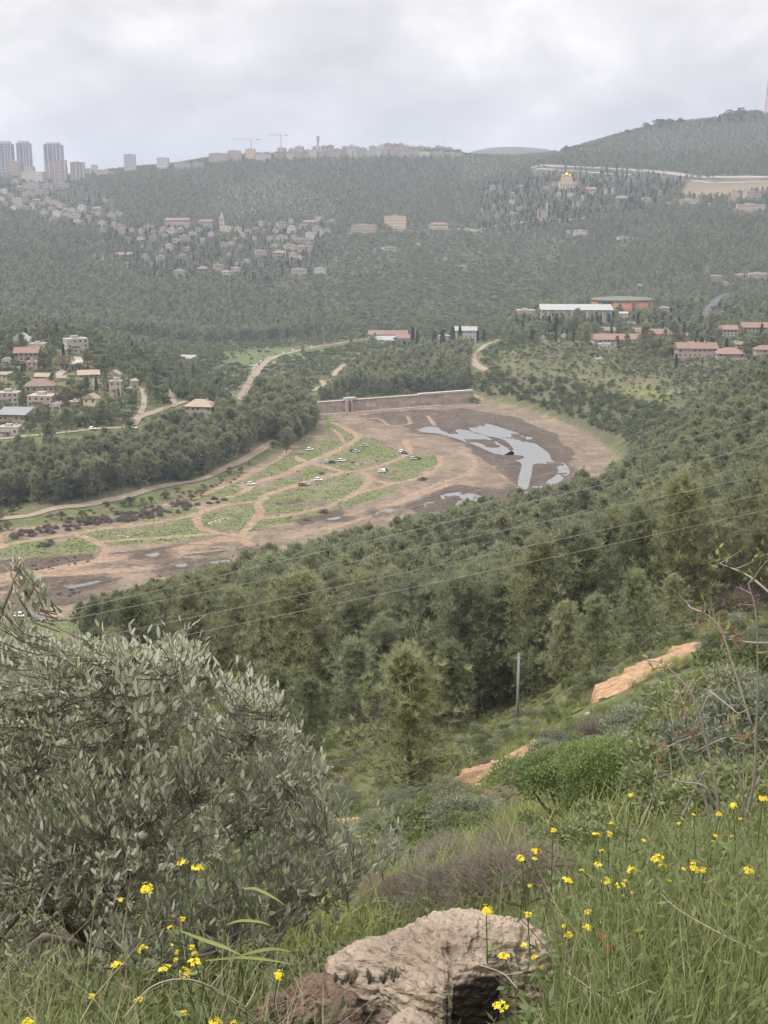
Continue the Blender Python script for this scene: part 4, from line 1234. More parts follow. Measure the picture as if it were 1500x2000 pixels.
def building(name, px, pyb, wpx, hpx, wall, roof, rkind, label, cat, ymin, group=None, yaw=None, dep=None, win=1.0, floors=None, cols=None, built=0.62, door=False, wsize=None, frames=False):
    g = hit(px, pyb, ymin)
    s = (g[1] * CP - g[2] * SP) / F
    w, h = wpx * s, hpx * s
    d = dep * s if dep else max(min(w * 0.75, 14), min(w, 6))
    roofpart = {'gable': 0.22 * d, 'hip': 0.2 * min(w, d), 'front': 0.4 * w, 'flat': 0.35, 'shed': 0.15 * d}[rkind]
    hw_ = max(h - roofpart, h * 0.45)
    if yaw is None:
        yaw = random.uniform(-0.35, 0.35)
    g = g + np.array([0, d * 0.5, 0])
    root = empty(name, (g[0], g[1], g[2]), yaw)
    tag(root, label, cat, group)
    body = MB(); body.box(-w / 2, w / 2, -d / 2, d / 2, -max(3.0, d * 0.4), hw_)
    body.build('wall', ST[wall], root)
    roof_mesh(rkind, w, d, hw_, roof).build('roof', RF[roof], root)
    fl = floors if floors else max(1, int(round(hw_ / 3.3)))
    cl = cols if cols else max(1, int(round(w / 3.6)))
    ww = wsize if wsize else min(1.3, w / cl * 0.5); wh = min(1.5, hw_ / fl * 0.5)
    if win > 0:
        for f in range(fl):
            zc = hw_ * (f + 0.55) / fl
            for c_ in range(cl):
                if random.random() > win:
                    continue
                xc = -w / 2 + w * (c_ + 0.5) / cl + random.uniform(-.12, .12)
                if door and f == 0 and c_ == cl // 2:
                    unit_box('door', DOOR_ME, root, xc - .5, xc + .5, -d / 2 - .04, -d / 2 + .1, 0, 2.1)
                    continue
                wo = unit_box('window', WIN_ME, root, xc - ww / 2, xc + ww / 2, -d / 2 - .03, -d / 2 + .1, zc - wh / 2, zc + wh / 2)
                if frames:
                    fo = unit_box('sill', FR_ME, wo, -.6, .6, -1.4, .3, -.62, -.5)
            if rkind != 'front' and d > 5 and frames:
                for sx in (-1, 1):
                    for q in (-.22, .22):
                        unit_box('window', WIN_ME, root, sx * w / 2 - .05 + (.02 if sx > 0 else -.02), sx * w / 2 + .05 + (.02 if sx > 0 else -.02), q * d - ww / 2, q * d + ww / 2, zc - wh / 2, zc + wh / 2)
    if frames and rkind == 'flat':
        tk = MB(); tk.lathe([(.55, hw_ + .35), (.55, hw_ + 1.5), (.1, hw_ + 1.6)], 10, (w * .3, d * .1)); tk.build('water_tank', ST['white'], root)
        mb_ = MB(); mb_.box(-w * .35, w * .1, -d / 2 - 1.3, -d / 2 - .02, hw_ * .52, hw_ * .52 + .18); mb_.box(-w * .35, w * .1, -d / 2 - 1.3, -d / 2 - 1.22, hw_ * .52 + .2, hw_ * .52 + 1.05); mb_.build('balcony', ST[wall], root)
    if frames and rkind in ('hip', 'gable'):
        mb_ = MB(); mb_.box(w * .22, w * .22 + .7, -d * .1, d * .1, hw_, hw_ + .34 * d); mb_.build('chimney', ST[wall], root)
    BUILT.append((g[0], g[1], max(w, d) * built))
    protect(px, pyb, wpx, hpx, g[1])
    return root, w, d, hw_, s


# ---- near village on the left bank
NV = [
    (38, 676, 40, 20, 'white', 'whiter', 'front', 'white gabled house at the top of the near village', {}),
    (72, 684, 32, 13, 'white', 'flat', 'flat', 'low white flat-roofed wing right of the white gabled house', {}),
    (50, 706, 46, 24, 'pink', 'red', 'gable', 'long pale house with faded red roof below the white gabled house', {}),
    (145, 690, 42, 28, 'white', 'flat', 'flat', 'boxy white two-storey house beside a single dark cypress', dict(yaw=.5)),
    (62, 728, 20, 22, 'tan', 'tanr', 'flat', 'narrow tan cube house in the middle of the near village', {}),
    (12, 712, 16, 11, 'white', 'flat', 'flat', 'tiny white house at the left edge below the dark pines', {}),
    (4, 742, 28, 13, 'stone', 'tanr', 'shed', 'beige shed-roofed house cut by the left edge', {}),
    (82, 744, 28, 13, 'stone', 'tanr', 'gable', 'small stone house with tan gable above the brown roof', {}),
    (74, 768, 54, 22, 'stone', 'brown', 'hip', 'wide stone house with weathered red-brown roof', {}),
    (80, 797, 50, 24, 'pink', 'flat', 'flat', 'pinkish flat-roofed stone block among shrubs', {}),
    (15, 795, 40, 28, 'stone', 'flat', 'flat', 'stepped pale stone house left of the pinkish block', {}),
    (24, 826, 56, 22, 'tan', 'metal', 'shed', 'tan house under a grey metal roof', {}),
    (16, 852, 40, 18, 'white', 'flat', 'flat', 'low white house beneath the metal-roofed house', {}),
    (178, 800, 27, 32, 'yellow', 'tanr', 'front', 'tall cream house with pointed gable and dark eaves line', {}),
    (146, 798, 22, 14, 'tan', 'flat', 'flat', 'plain tan wall house left of the pointed cream house', {}),
    (140, 722, 34, 14, 'grey', 'flat', 'shed', 'grey-roofed terrace house beside the curved lane', {}),
    (170, 737, 40, 9, 'tan', 'tanr', 'shed', 'long low tan outbuilding right of the curved lane', {}),
    (222, 738, 24, 14, 'white', 'tanr', 'front', 'small white house with tan gable above the pergolas', {}),
    (226, 778, 24, 34, 'stone', 'flat', 'flat', 'tall narrow stone house with dark pergola decks', {}),
    (262, 758, 14, 17, 'pink', 'tanr', 'hip', 'small pink house at the end of the lane', {}),
    (391, 817, 54, 31, 'stone', 'tanr', 'hip', 'lone stone house with wide tan hipped roof', dict(yaw=-.2)),
    (363, 703, 30, 6, 'white', 'whiter', 'shed', 'long white greenhouse strip in the valley beyond the village', dict(win=0)),
    (112, 800, 18, 12, 'stone', 'flat', 'flat', 'small stone annex right of the pinkish block', {}),
    (118, 745, 16, 10, 'tan', 'tanr', 'gable', 'tiny tan cottage under the curved lane', {}),
]
for px, pb, wp, hp, wl_, rf_, rk, lb, kw in NV:
    building('village_house', px, pb, wp, hp, wl_, rf_, rk, lb, 'house', 600, 'houses of the near village', door=True, frames=True, win=kw.get('win', .85), yaw=kw.get('yaw'))
# ---- right village
RV = [
    (1205, 676, 92, 20, 'white', 'red', 'gable', 'longest faded red-roofed row house in the right village', {}),
    (1284, 668, 66, 22, 'tan', 'red', 'gable', 'red-roofed row house behind the dark pine in the right village', {}),
    (1362, 699, 76, 26, 'pink', 'red', 'gable', 'pinkish row house with low red roof nearest the terraces', {}),
    (1345, 682, 56, 9, 'pink', 'brown', 'gable', 'low brown roof just behind the pinkish row house', {}),
    (1422, 664, 36, 26, 'stone', 'red', 'gable', 'two-storey red-roofed house with a row of pale windows', {}),
    (1476, 660, 48, 27, 'stone', 'red', 'gable', 'large red-roofed house behind small cypresses', {}),
    (1430, 699, 50, 15, 'stone', 'red', 'hip', 'low hipped red-roofed house above the white wall', {}),
    (1494, 700, 34, 22, 'pink', 'red', 'hip', 'hipped red-roofed house cut by the right edge', {}),
    (1240, 640, 22, 10, 'stone', 'red', 'gable', 'small red-roofed house below the brick hall', {}),
    (1304, 640, 9, 7, 'white', 'whiter', 'flat', 'tiny white hut in front of cypresses', {}),
    (1182, 682, 24, 10, 'white', 'flat', 'flat', 'white garden house in front of the longest row house', {}),
    (1101, 664, 8, 10, 'white', 'whiter', 'flat', 'small white cabin on the terrace edge', {}),
    (1060, 664, 6, 6, 'white', 'whiter', 'flat', 'tiny white shed left of the small white cabin', {}),
    (1028, 620, 36, 14, 'tan', 'flat', 'flat', 'low tan hall left of the long white hall', {}),
    (1298, 612, 22, 11, 'tan', 'flat', 'flat', 'tan block to the right of the brick hall', {}),
    (1218, 622, 16, 12, 'white', 'whiter', 'gable', 'small white annex in front of the brick hall', {}),
    (908, 668, 46, 26, 'white', 'whiter', 'shed', 'long white building behind a row of cypresses', {}),
    (868, 668, 22, 12, 'stone', 'flat', 'flat', 'low pale block left of the long white building', {}),
    (1160, 668, 30, 10, 'stone', 'brown', 'gable', 'small brown-roofed house left of the longest row house', {}),
    (1252, 654, 32, 11, 'pink', 'brown', 'gable', 'brown-roofed house half hidden between the row houses', {}),
    (1398, 692, 26, 11, 'stone', 'red', 'hip', 'small hipped house between the pinkish row and the white wall', {}),
    (1452, 680, 30, 12, 'tan', 'brown', 'gable', 'low brown-roofed house before the large red-roofed house', {}),
    (1332, 662, 26, 10, 'tan', 'red', 'gable', 'small red-roofed house behind the dense pines', {}),
    (1188, 650, 28, 9, 'stone', 'brown', 'gable', 'low brown-roofed house below the long white hall', {}),
    (1170, 704, 14, 4, 'white', 'whiter', 'flat', 'low white roof under the row house garden', {}),
]
for px, pb, wp, hp, wl_, rf_, rk, lb, kw in RV:
    building('village_house', px, pb, wp, hp, wl_, rf_, rk, lb, 'house', 850, 'houses of the right village', yaw=random.uniform(-.12, .12), win=.8, frames=True)
# long white hall with piers
root, w_, d_, h_, s_ = building('assembly_hall', 1127, 632, 136, 32, 'stone', 'whiter', 'shed', 'long white-roofed hall with concrete piers beside the brick hall', 'hall', 1150, yaw=-0.06, dep=40, win=0)
for i in range(9):
    x = -w_ / 2 + w_ * (i + .5) / 9
    unit_box('window', WIN_ME, root, x - w_ * .018, x + w_ * .018, -d_ / 2 - .1, -d_ / 2 + .1, h_ * .1, h_ * .75)
    unit_box('pier', BLK['white'], root, x + w_ * .03, x + w_ * .045, -d_ / 2 - 1.2, -d_ / 2, -2, h_ + .2)
# round brick hall with a planted roof
g = hit(1222, 613, 1250); s_ = g[1] / F; rr = 60 * s_
root = empty('brick_hall', (g[0], g[1] + rr * .7, g[2])); tag(root, 'curved red brick hall with green planted roof', 'hall')
mb = MB(); mb.lathe([(rr, -8), (rr, 24 * s_)], 40)
for i in range(len(mb.v)):
    mb.v[i] = (mb.v[i][0], mb.v[i][1] * .7, mb.v[i][2])
mb.build('wall', ST['brick'], root, True)
mb = MB(); mb.lathe([(rr * 1.04, 24 * s_), (rr * 1.04, 25.5 * s_), (rr * .9, 28 * s_), (rr * .4, 30 * s_)], 40)
for i in range(len(mb.v)):
    mb.v[i] = (mb.v[i][0], mb.v[i][1] * .7, mb.v[i][2])
mb.build('roof', RF['green'], root)
unit_box('window', WIN_ME, root, -rr * .86, -rr * .42, -rr * .64, -rr * .30, 14 * s_, 23 * s_)
BUILT.append((g[0], g[1] + rr * .7, rr * 1.1)); protect(1222, 612, 112, 24, g[1])
# cluster of orange roofs by the valley road
for px, pb, wp, hp, lb, rf_ in [(742, 660, 44, 12, 'left of three orange-roofed pavilions at the road end', 'red'), (775, 662, 40, 14, 'middle of three orange-roofed pavilions at the road end', 'red'),
                                (788, 665, 28, 9, 'right of three orange-roofed pavilions at the road end', 'red'), (752, 667, 38, 5, 'low white canopy before the orange pavilions', 'whiter')]:
    building('pavilion', px, pb, wp, hp, 'white', rf_, 'gable', lb, 'pavilion', 1150, yaw=0.05, win=.6)

# ---- hillside village round the bell tower, and farms on the far slope
FAR = {
    'left': ('in the hillside quarter under the tower blocks', [
        (38, 374, 14, 10), (55, 386, 24, 12), (45, 396, 18, 8), (35, 401, 22, 14), (45, 410, 30, 8), (63, 410, 10, 14), (3, 392, 12, 7), (12, 402, 10, 7), (82, 402, 10, 6), (105, 402, 20, 10), (100, 412, 14, 8), (118, 407, 14, 8),
        (85, 421, 14, 10), (112, 430, 16, 18), (104, 432, 12, 10), (130, 424, 14, 8), (145, 430, 24, 12), (141, 415, 12, 8), (160, 418, 15, 17), (190, 423, 8, 8), (218, 428, 16, 12), (230, 424, 14, 10), (200, 442, 14, 10), (222, 442, 10, 8), (206, 394, 10, 4), (96, 433, 8, 6), (152, 434, 16, 5),
        (8, 378, 14, 9), (20, 386, 12, 8), (28, 410, 12, 8), (70, 398, 14, 9), (92, 394, 12, 8), (128, 414, 12, 7), (172, 428, 12, 7)]),
    'mid': ('in the hillside village left of the bell tower', [
        (200, 457, 14, 12), (200, 442, 14, 9), (234, 453, 22, 14), (238, 461, 12, 14), (257, 454, 8, 8), (275, 456, 10, 8), (250, 469, 12, 5), (274, 469, 16, 5), (290, 449, 20, 8), (305, 457, 20, 6), (335, 458, 16, 12), (352, 456, 14, 10), (322, 465, 10, 8),
        (360, 474, 20, 14), (342, 475, 18, 8), (330, 491, 14, 14), (316, 493, 8, 6), (278, 485, 6, 6), (290, 487, 6, 6), (366, 491, 10, 8), (357, 500, 8, 4), (200, 512, 6, 12), (183, 501, 6, 5), (283, 507, 12, 10), (313, 510, 16, 10), (247, 519, 12, 6), (295, 522, 8, 8), (350, 536, 22, 8), (395, 528, 20, 6),
        (376, 462, 14, 9), (388, 455, 12, 9), (318, 452, 14, 8), (412, 462, 10, 8), (396, 474, 12, 8), (300, 467, 12, 7)]),
    'right': ('in the hillside village right of the bell tower', [
        (465, 456, 14, 12), (455, 449, 8, 5), (475, 464, 10, 8), (460, 471, 10, 6), (484, 454, 10, 6), (437, 484, 12, 10), (450, 482, 16, 8), (469, 485, 10, 6), (446, 498, 8, 4), (510, 441, 14, 8), (525, 441, 6, 6), (517, 454, 8, 6), (550, 446, 18, 12), (568, 437, 10, 10), (570, 460, 16, 18), (550, 471, 22, 10), (575, 471, 14, 10), (618, 452, 16, 10),
        (625, 462, 16, 12), (605, 468, 18, 14), (589, 474, 28, 8), (590, 495, 36, 14), (565, 488, 20, 10), (536, 484, 16, 6), (508, 502, 22, 12), (545, 503, 26, 12), (572, 508, 14, 14), (584, 508, 10, 8), (624, 432, 14, 8), (648, 434, 10, 5), (482, 513, 14, 6), (426, 531, 18, 14), (441, 539, 18, 10), (460, 535, 18, 12), (584, 540, 28, 14), (625, 538, 22, 14), (466, 517, 14, 4),
        (500, 452, 10, 7), (538, 456, 12, 8), (528, 470, 12, 8), (496, 470, 10, 7), (640, 456, 12, 9), (604, 482, 14, 8)]),
    'hill': ('among cypresses on the convent hill', [
        (963, 374, 10, 12), (977, 372, 8, 8), (950, 376, 6, 5), (1018, 367, 10, 5), (965, 409, 6, 10), (1002, 390, 8, 14), (1000, 400, 10, 10), (1020, 411, 10, 8), (1012, 409, 5, 4), (942, 416, 4, 8), (952, 430, 8, 8), (971, 424, 6, 5), (1001, 423, 12, 8), (1138, 392, 6, 10), (1120, 407, 4, 12), (1130, 405, 6, 10), (1115, 384, 16, 6), (1183, 382, 6, 12), (1198, 380, 6, 14), (1215, 391, 24, 7), (1066, 370, 14, 6), (1085, 362, 12, 6), (980, 416, 7, 7), (1092, 383, 8, 7)]),
    'slope': ('alone on the terraced far slope', [(760, 493, 26, 10), (732, 496, 6, 10), (817, 479, 8, 4), (702, 508, 5, 4), (870, 508, 5, 5), (1135, 462, 28, 12), (1110, 456, 8, 6), (1217, 469, 20, 6), (1240, 469, 8, 5), (905, 525, 18, 5), (1250, 560, 8, 5)]),
    'east': ('on the right hillside below the highway', [(1347, 398, 38, 9), (1265, 394, 18, 8), (1438, 394, 14, 18), (1470, 394, 32, 20), (1428, 395, 9, 9), (1482, 543, 34, 9), (1450, 543, 24, 7), (1400, 545, 24, 6), (1418, 556, 12, 5), (1290, 378, 7, 5)]),
}
COLW = {'stone': 'pale stone', 'tan': 'tan stone', 'white': 'white', 'pink': 'pinkish'}
for key, (place, lst) in FAR.items():
    for (px, pb, wp, hp) in lst:
        wl_ = random.choices(['stone', 'tan', 'white', 'pink'], [5, 2, 3, 2])[0]
        rk, rf_ = ('flat', 'flat') if random.random() < .88 else ('hip', 'brown')
        size = 'tall' if hp > wp * 1.05 else ('long low' if wp > 2.2 * hp else ('larger' if wp >= 18 else ('tiny' if wp < 9 else 'small')))
        lb = '%s %s %s house %s' % (size, COLW[wl_], 'tile-roofed' if rf_ == 'brown' else 'flat-roofed', place)
        big = wp >= 14
        building('hillside_house', px, pb, wp, hp, wl_, rf_, rk, lb, 'house', 1600, 'houses ' + place, win=.75 if big else .8, wsize=1.7 if big else None, cols=max(1, int(wp / 5)), floors=max(1, int(hp / 5)), built=.7)
for px, pb, wp, hp, wl_, rf_, rk, lb, nm in [
        (347, 444, 46, 17, 'pink', 'red', 'gable', 'long red-roofed convent building left of the bell tower', 'convent'),
        (402, 443, 26, 13, 'white', 'red', 'gable', 'shorter red-roofed convent wing next to the bell tower', 'convent'),
        (188, 416, 20, 11, 'pink', 'red', 'hip', 'red-roofed house at the upper end of the hillside quarter', 'hillside_house'),
        (240, 502, 36, 8, 'tan', 'red', 'gable', 'low faded red-roofed farmhouse under the hillside village', 'hillside_house'),
        (605, 443, 24, 12, 'stone', 'red', 'gable', 'red-roofed house at the right end of the hillside village', 'hillside_house'),
        (590, 452, 14, 13, 'pink', 'flat', 'flat', 'tall pink house at the right end of the hillside village', 'hillside_house'),
        (711, 454, 48, 15, 'tan', 'flat', 'flat', 'long tan stone hall left of the yellow stone hall', 'stone_hall'),
        (772, 447, 42, 25, 'yellow', 'flat', 'flat', 'tall yellow stone hall with a deep porch on the far slope', 'stone_hall'),
        (857, 449, 36, 13, 'yellow', 'red', 'hip', 'low red-roofed yellow stone house right of the yellow hall', 'stone_hall'),
        (804, 444, 5, 7, 'white', 'flat', 'flat', 'tiny white hut between the yellow stone buildings', 'hillside_house'),
        (1155, 382, 18, 15, 'tan', 'red', 'gable', 'brown stone convent house right of the golden-domed church', 'convent'),
        (1468, 415, 54, 16, 'pink', 'flat', 'flat', 'long pinkish hospital wing with window bands on the right hillside', 'hospital_wing'),
        ]:
    building(nm, px, pb, wp, hp, wl_, rf_, rk, lb, nm.split('_')[-1], 1900, yaw=random.uniform(-.15, .15), win=1, cols=max(3, int(wp / 5)), wsize=1.8, floors=max(1, int(hp / 6)))


def base_of(px, pyb, ymin):
    g = hit(px, pyb, ymin)
    return g, (g[1] * CP - g[2] * SP) / F


# bell tower and its church
g, s = base_of(434, 455, 1900)
t = empty('bell_tower', g); tag(t, 'slender yellow stone bell tower with pointed spire in the hillside village', 'bell tower')
w2 = 4.2 * s
unit_box('shaft', BLK['yellow'], t, -w2, w2, -w2, w2, -6, 27 * s)
unit_box('cornice', BLK['stone'], t, -w2 * 1.15, w2 * 1.15, -w2 * 1.15, w2 * 1.15, 27 * s, 28 * s)
mb = MB(); mb.add([(-w2, -w2, 28 * s), (w2, -w2, 28 * s), (w2, w2, 28 * s), (-w2, w2, 28 * s), (0, 0, 40 * s)], [(0, 1, 4), (1, 2, 4), (2, 3, 4), (3, 0, 4), (3, 2, 1, 0)]); mb.build('spire', ST['stone'], t)
for z in (14, 22):
    unit_box('window', WIN_ME, t, -w2 * .3, w2 * .3, -w2 - .06, -w2 + .1, z * s, (z + 3.5) * s)
BUILT.append((g[0], g[1], 14)); protect(434, 452, 8, 34, g[1])
building('church', 441, 456, 19, 14, 'yellow', 'flat', 'flat', 'yellow stone church nave at the foot of the bell tower', 'church', 1900, yaw=0.1, cols=2, floors=1, wsize=2)
# golden-domed church
M_GOLD = mat('gilded_dome', (0.85, 0.55, 0.12), 0.28, 0.03, 1.0, spec=0.5, metal=1.0)
g, s = base_of(1110, 369, 2200)
t = empty('domed_church', (g[0], g[1] + 10, g[2])); tag(t, 'cream church with shining golden domes on the convent hill', 'church')
unit_box('wall', BLK['yellow'], t, -17 * s, 17 * s, -8 * s, 8 * s, -10, 14 * s)
unit_box('upper_wall', BLK['yellow'], t, -13 * s, 8 * s, -6 * s, 6 * s, 14 * s, 23 * s)
unit_box('corner_tower', BLK['stone'], t, 13 * s, 17.6 * s, -8.6 * s, -3 * s, -8, 16 * s)
mb = MB(); mb.lathe([(3.6 * s, 23 * s), (3.6 * s, 25 * s), (4.4 * s, 26.5 * s), (4.2 * s, 28 * s), (2.4 * s, 29.8 * s), (.6 * s, 31 * s), (.2 * s, 33 * s)], 14, (-2.5 * s, 0)); mb.build('dome', M_GOLD, t, True)
for dx in (-9.5, 4.5):
    mb = MB(); mb.lathe([(1.6 * s, 23 * s), (1.6 * s, 24 * s), (2 * s, 25 * s), (1.1 * s, 26.4 * s), (.1 * s, 28 * s)], 10, (dx * s, 0)); mb.build('small_dome', M_GOLD, t, True)
for i in range(6):
    x = (-14 + 5 * i) * s
    unit_box('window', WIN_ME, t, x - .8 * s, x + .8 * s, -8 * s - .06, -8 * s + .1, 5 * s, 10 * s)
BUILT.append((g[0], g[1] + 10, 30)); protect(1108, 368, 34, 32, g[1])
# red church with a thin tower
g, s = base_of(1062, 433, 2000)
t = empty('pilgrim_church', (g[0], g[1] + 6, g[2])); tag(t, 'reddish stone church front with thin pale spire above the terrace road', 'church')
mb = MB(); mb.box(-11 * s, 4 * s, -6 * s, 8 * s, -8, 22 * s); mb.build('wall', ST['pink'], t)
mb = MB(); mb.add([(-12 * s, -6.5 * s, 22 * s), (4.5 * s, -6.5 * s, 22 * s), (4.5 * s, 8.5 * s, 22 * s), (-12 * s, 8.5 * s, 22 * s), (-4 * s, -6.5 * s, 27 * s), (-4 * s, 8.5 * s, 27 * s)], [(0, 4, 5, 3), (1, 2, 5, 4), (0, 1, 4), (2, 3, 5), (0, 3, 2, 1)]); mb.build('roof', RF['brown'], t)
unit_box('arch', WIN_ME, t, -9.5 * s, -6.5 * s, -6 * s - .1, -6 * s + .2, 8 * s, 19 * s)
unit_box('tower', BLK['stone'], t, 4.1 * s, 7.6 * s, -5 * s, -1.5 * s, -6, 32 * s)
mb = MB(); mb.add([(4.1 * s, -5 * s, 32 * s), (7.6 * s, -5 * s, 32 * s), (7.6 * s, -1.5 * s, 32 * s), (4.1 * s, -1.5 * s, 32 * s), (5.85 * s, -3.2 * s, 40 * s)], [(0, 1, 4), (1, 2, 4), (2, 3, 4), (3, 0, 4), (3, 2, 1, 0)]); mb.build('spire', ST['stone'], t)
BUILT.append((g[0], g[1] + 6, 18)); protect(1062, 430, 22, 36, g[1])

# ---- the city on the ridge
TW = [  # glass towers
    (14, 345, 28, 66, 'leftmost of three blue-grey glass towers on the ridge'), (50, 340, 25, 62, 'middle of three blue-grey glass towers on the ridge'), (107, 335, 33, 54, 'rightmost of three blue-grey glass towers on the ridge')]
for px, pb, wp, hp, lb in TW:
    Yk = 3500.0
    p0 = at(px, pb, Yk); s = (Yk * CP - p0[2] * SP) / F; w, h = wp * s, hp * s
    t = empty('tower_block', (p0[0], Yk, p0[2])); tag(t, lb, 'tower block', 'glass towers on the ridge')
    unit_box('body', BLK['glass'], t, -w / 2, w / 2, -w * .4, w * .4, -60, h * .93)
    for i, f in enumerate((-.5, -.28, .02, .22, .44)):
        unit_box('facade_strip', BLK['grey' if i % 2 else 'white'], t, w * f, w * (f + .07), -w * .4 - 1, -w * .4 + .5, 0, h * .92)
    for k_ in range(11):
        unit_box('floor_band', BLK['grey'], t, -w * .5 - .3, w * .5 + .3, -w * .4 - .5, w * .4 + .3, h * (.06 + .08 * k_), h * (.06 + .08 * k_) + 1.1)
    unit_box('roof_crown', BLK['grey'], t, -w * .36, w * .36, -w * .3, w * .3, h * .93, h)
SK = [  # (px, base, w, h, wall, label)
    (28, 350, 22, 34, 'pink', 'pinkish apartment tower between the two left glass towers'), (58, 350, 18, 24, 'stone', 'pale apartment block before the middle glass tower'), (64, 358, 44, 22, 'grey', 'wide grey apartment slab below the middle glass tower'),
    (100, 360, 20, 42, 'stone', 'left half of ribbed beige tower below the right glass tower'), (121, 360, 20, 46, 'pink', 'right half of ribbed beige tower below the right glass tower'), (152, 356, 28, 38, 'stone', 'ribbed beige tower standing right of the glass towers'),
    (172, 346, 14, 16, 'white', 'low white block right of the ribbed beige tower'), (184, 343, 12, 20, 'white', 'white drum-like block on the ridge'), (206, 344, 38, 10, 'white', 'long white slab on the ridge left of the lone tower'),
    (254, 340, 22, 37, 'grey', 'lone grey tower standing apart on the ridge'), (318, 336, 22, 27, 'grey', 'top-heavy grey block on the ridge'), (356, 335, 32, 17, 'stone', 'stepped pale block right of the top-heavy block'), (386, 333, 22, 15, 'stone', 'small pale block left of the long hospital slab'),
    (60, 372, 30, 15, 'stone', 'pale terrace block at the upper left hillside'), (92, 372, 24, 13, 'stone', 'second pale terrace block at the upper left hillside'), (120, 370, 28, 12, 'stone', 'third pale terrace block at the upper left hillside'), (80, 382, 28, 11, 'tan', 'tan terrace block below the pale terrace blocks'),
    (8, 352, 16, 16, 'tan', 'tan block at the left edge under the glass tower'), (30, 362, 14, 12, 'stone', 'small stone block in trees under the glass towers'),
    (428, 320, 38, 20, 'pink', 'long pinkish slab at the left end of the ridge town'), (458, 319, 26, 24, 'pink', 'taller pinkish slab beside the left crane'), (489, 316, 18, 24, 'yellow', 'yellowish half-built block under the left crane'), (514, 317, 30, 16, 'grey', 'grey slab between the two cranes'),
]
for px, pb, wp, hp, wl_, lb in SK:
    rt, w_, d_, h_, s_ = building('apartment_block', px, pb, wp, hp, wl_, 'flat', 'flat', lb, 'apartment block', 2650, 'apartment blocks on the ridge', yaw=random.uniform(-.2, .2), win=1, cols=max(2, int(wp / 4)), floors=max(2, min(7, int(hp / 5))), wsize=1.9)
    if 'ribbed' in lb:
        for i in range(4):
            x = -w_ / 2 + w_ * (i + .5) / 4
            unit_box('rib', BLK['white' if i % 2 else 'pink'], rt, x - w_ * .07, x + w_ * .07, -d_ / 2 - 1.2, -d_ / 2, 0, h_ + .2)
x = 545.0
n_ = 0
while x < 905:
    wp = random.uniform(11, 20); hp = random.uniform(13, 20) * (1 - .45 * max(0, (x - 760) / 140))
    pb = 315 - 8 * min(1, max(0, (x - 560) / 300))
    wl_ = random.choice(['stone', 'pink', 'tan', 'stone', 'white'])
    place = 'left of the water tower' if x < 612 else ('around the water tower' if x < 660 else ('in the middle of the ridge town' if x < 770 else 'at the right end of the ridge town'))
    building('apartment_block', x, pb, wp, hp, wl_, 'flat', 'flat', '%s %s apartment block in the front row %s' % ('tall' if hp > wp else 'broad', {'stone': 'pale', 'pink': 'pinkish', 'tan': 'tan', 'white': 'white'}[wl_], place), 'apartment block', 2650,
             'front row of the ridge town', yaw=random.uniform(-.3, .3), win=.9, cols=max(2, int(wp / 4)), floors=max(2, int(hp / 4)), wsize=1.9)
    if x < 880:
        Yk = 3420.0
        p0 = at(x + 6, pb - 8, Yk); s = Yk / F
        h = (hp * .75 + random.uniform(2, 6)) * s; w = wp * .85 * s
        t = empty('apartment_block', (p0[0], Yk, p0[2]), random.uniform(-.3, .3))
        tag(t, '%s apartment block in the back row %s' % ({'stone': 'pale', 'pink': 'pinkish', 'tan': 'tan', 'white': 'white'}[wl_], place), 'apartment block', 'back row of the ridge town')
        unit_box('wall', BLK[wl_], t, -w / 2, w / 2, -8, 8, -30, h)
        unit_box('roof', BLK['grey'], t, -w / 5, w / 6, -4, 4, h, h + 2.6)
        for i in range(3):
            for k_ in range(2):
                unit_box('window', WIN_ME, t, w * (-.35 + .28 * i), w * (-.35 + .28 * i) + 2, -8.06, -7.9, h - 4.5 - 4 * k_, h - 2.6 - 4 * k_)
    x += wp * random.uniform(.75, 1.1)


def ridge_pt(px, py, Yk):
    p0 = at(px, py, Yk)
    return p0, (Yk * CP - p0[2] * SP) / F


M_STEEL = mat('crane_steel', (0.50, 0.42, 0.33), 0.7, 0.05, 1.0)
for px, pb, top, j0, j1, lb in [(491, 300, 273, 456, 508, 'left tower crane with long jib over the half-built block'), (549, 300, 265, 521, 564, 'right and taller tower crane on the ridge')]:
    p0, s = ridge_pt(px, pb, 3330.0)
    t = empty('tower_crane', p0); tag(t, lb, 'crane', 'tower cranes on the ridge')
    hm_ = (pb - top) * s
    mb = MB()
    r_ = 1.3
    for sx in (-r_, r_):
        for sy in (-r_, r_):
            mb.tube([(sx, sy, -25), (sx, sy, hm_)], .45, 4)
    for k_ in range(9):
        z = hm_ * k_ / 9
        mb.tube([(-r_, -r_, z), (r_, -r_, z + hm_ / 9)], .3, 3); mb.tube([(r_, -r_, z), (-r_, -r_, z + hm_ / 9)], .3, 3)
    mb.build('mast', M_STEEL, t)
    mb = MB(); xa, xb = (j0 - px) * s, (j1 - px) * s
    mb.tube([(xa, 0, hm_), (xb, 0, hm_)], .55, 4); mb.tube([(xa, 0, hm_ + .4), (xa * .3, 0, hm_ + 2.4), (0, 0, hm_ + 2.6)], .35, 4)
    for k_ in range(12):
        xx = xa * k_ / 12
        mb.tube([(xx, 0, hm_), (xx + xa / 24, 0, hm_ + 1.8 * (1 - k_ / 13))], .28, 3)
    mb.build('jib', M_STEEL, t)
    unit_box('counterweight', BLK['grey'], t, xb - 9, xb, -1.3, 1.3, hm_ - 2.2, hm_ + .4)
    unit_box('cab', BLK['white'], t, -1.6, 1.6, -1.8, 1.8, hm_ - 3, hm_ - .6)
p0, s = ridge_pt(621, 300, 3330.0)
t = empty('water_tower', p0); tag(t, 'flared concrete water tower rising over the ridge town', 'water tower')
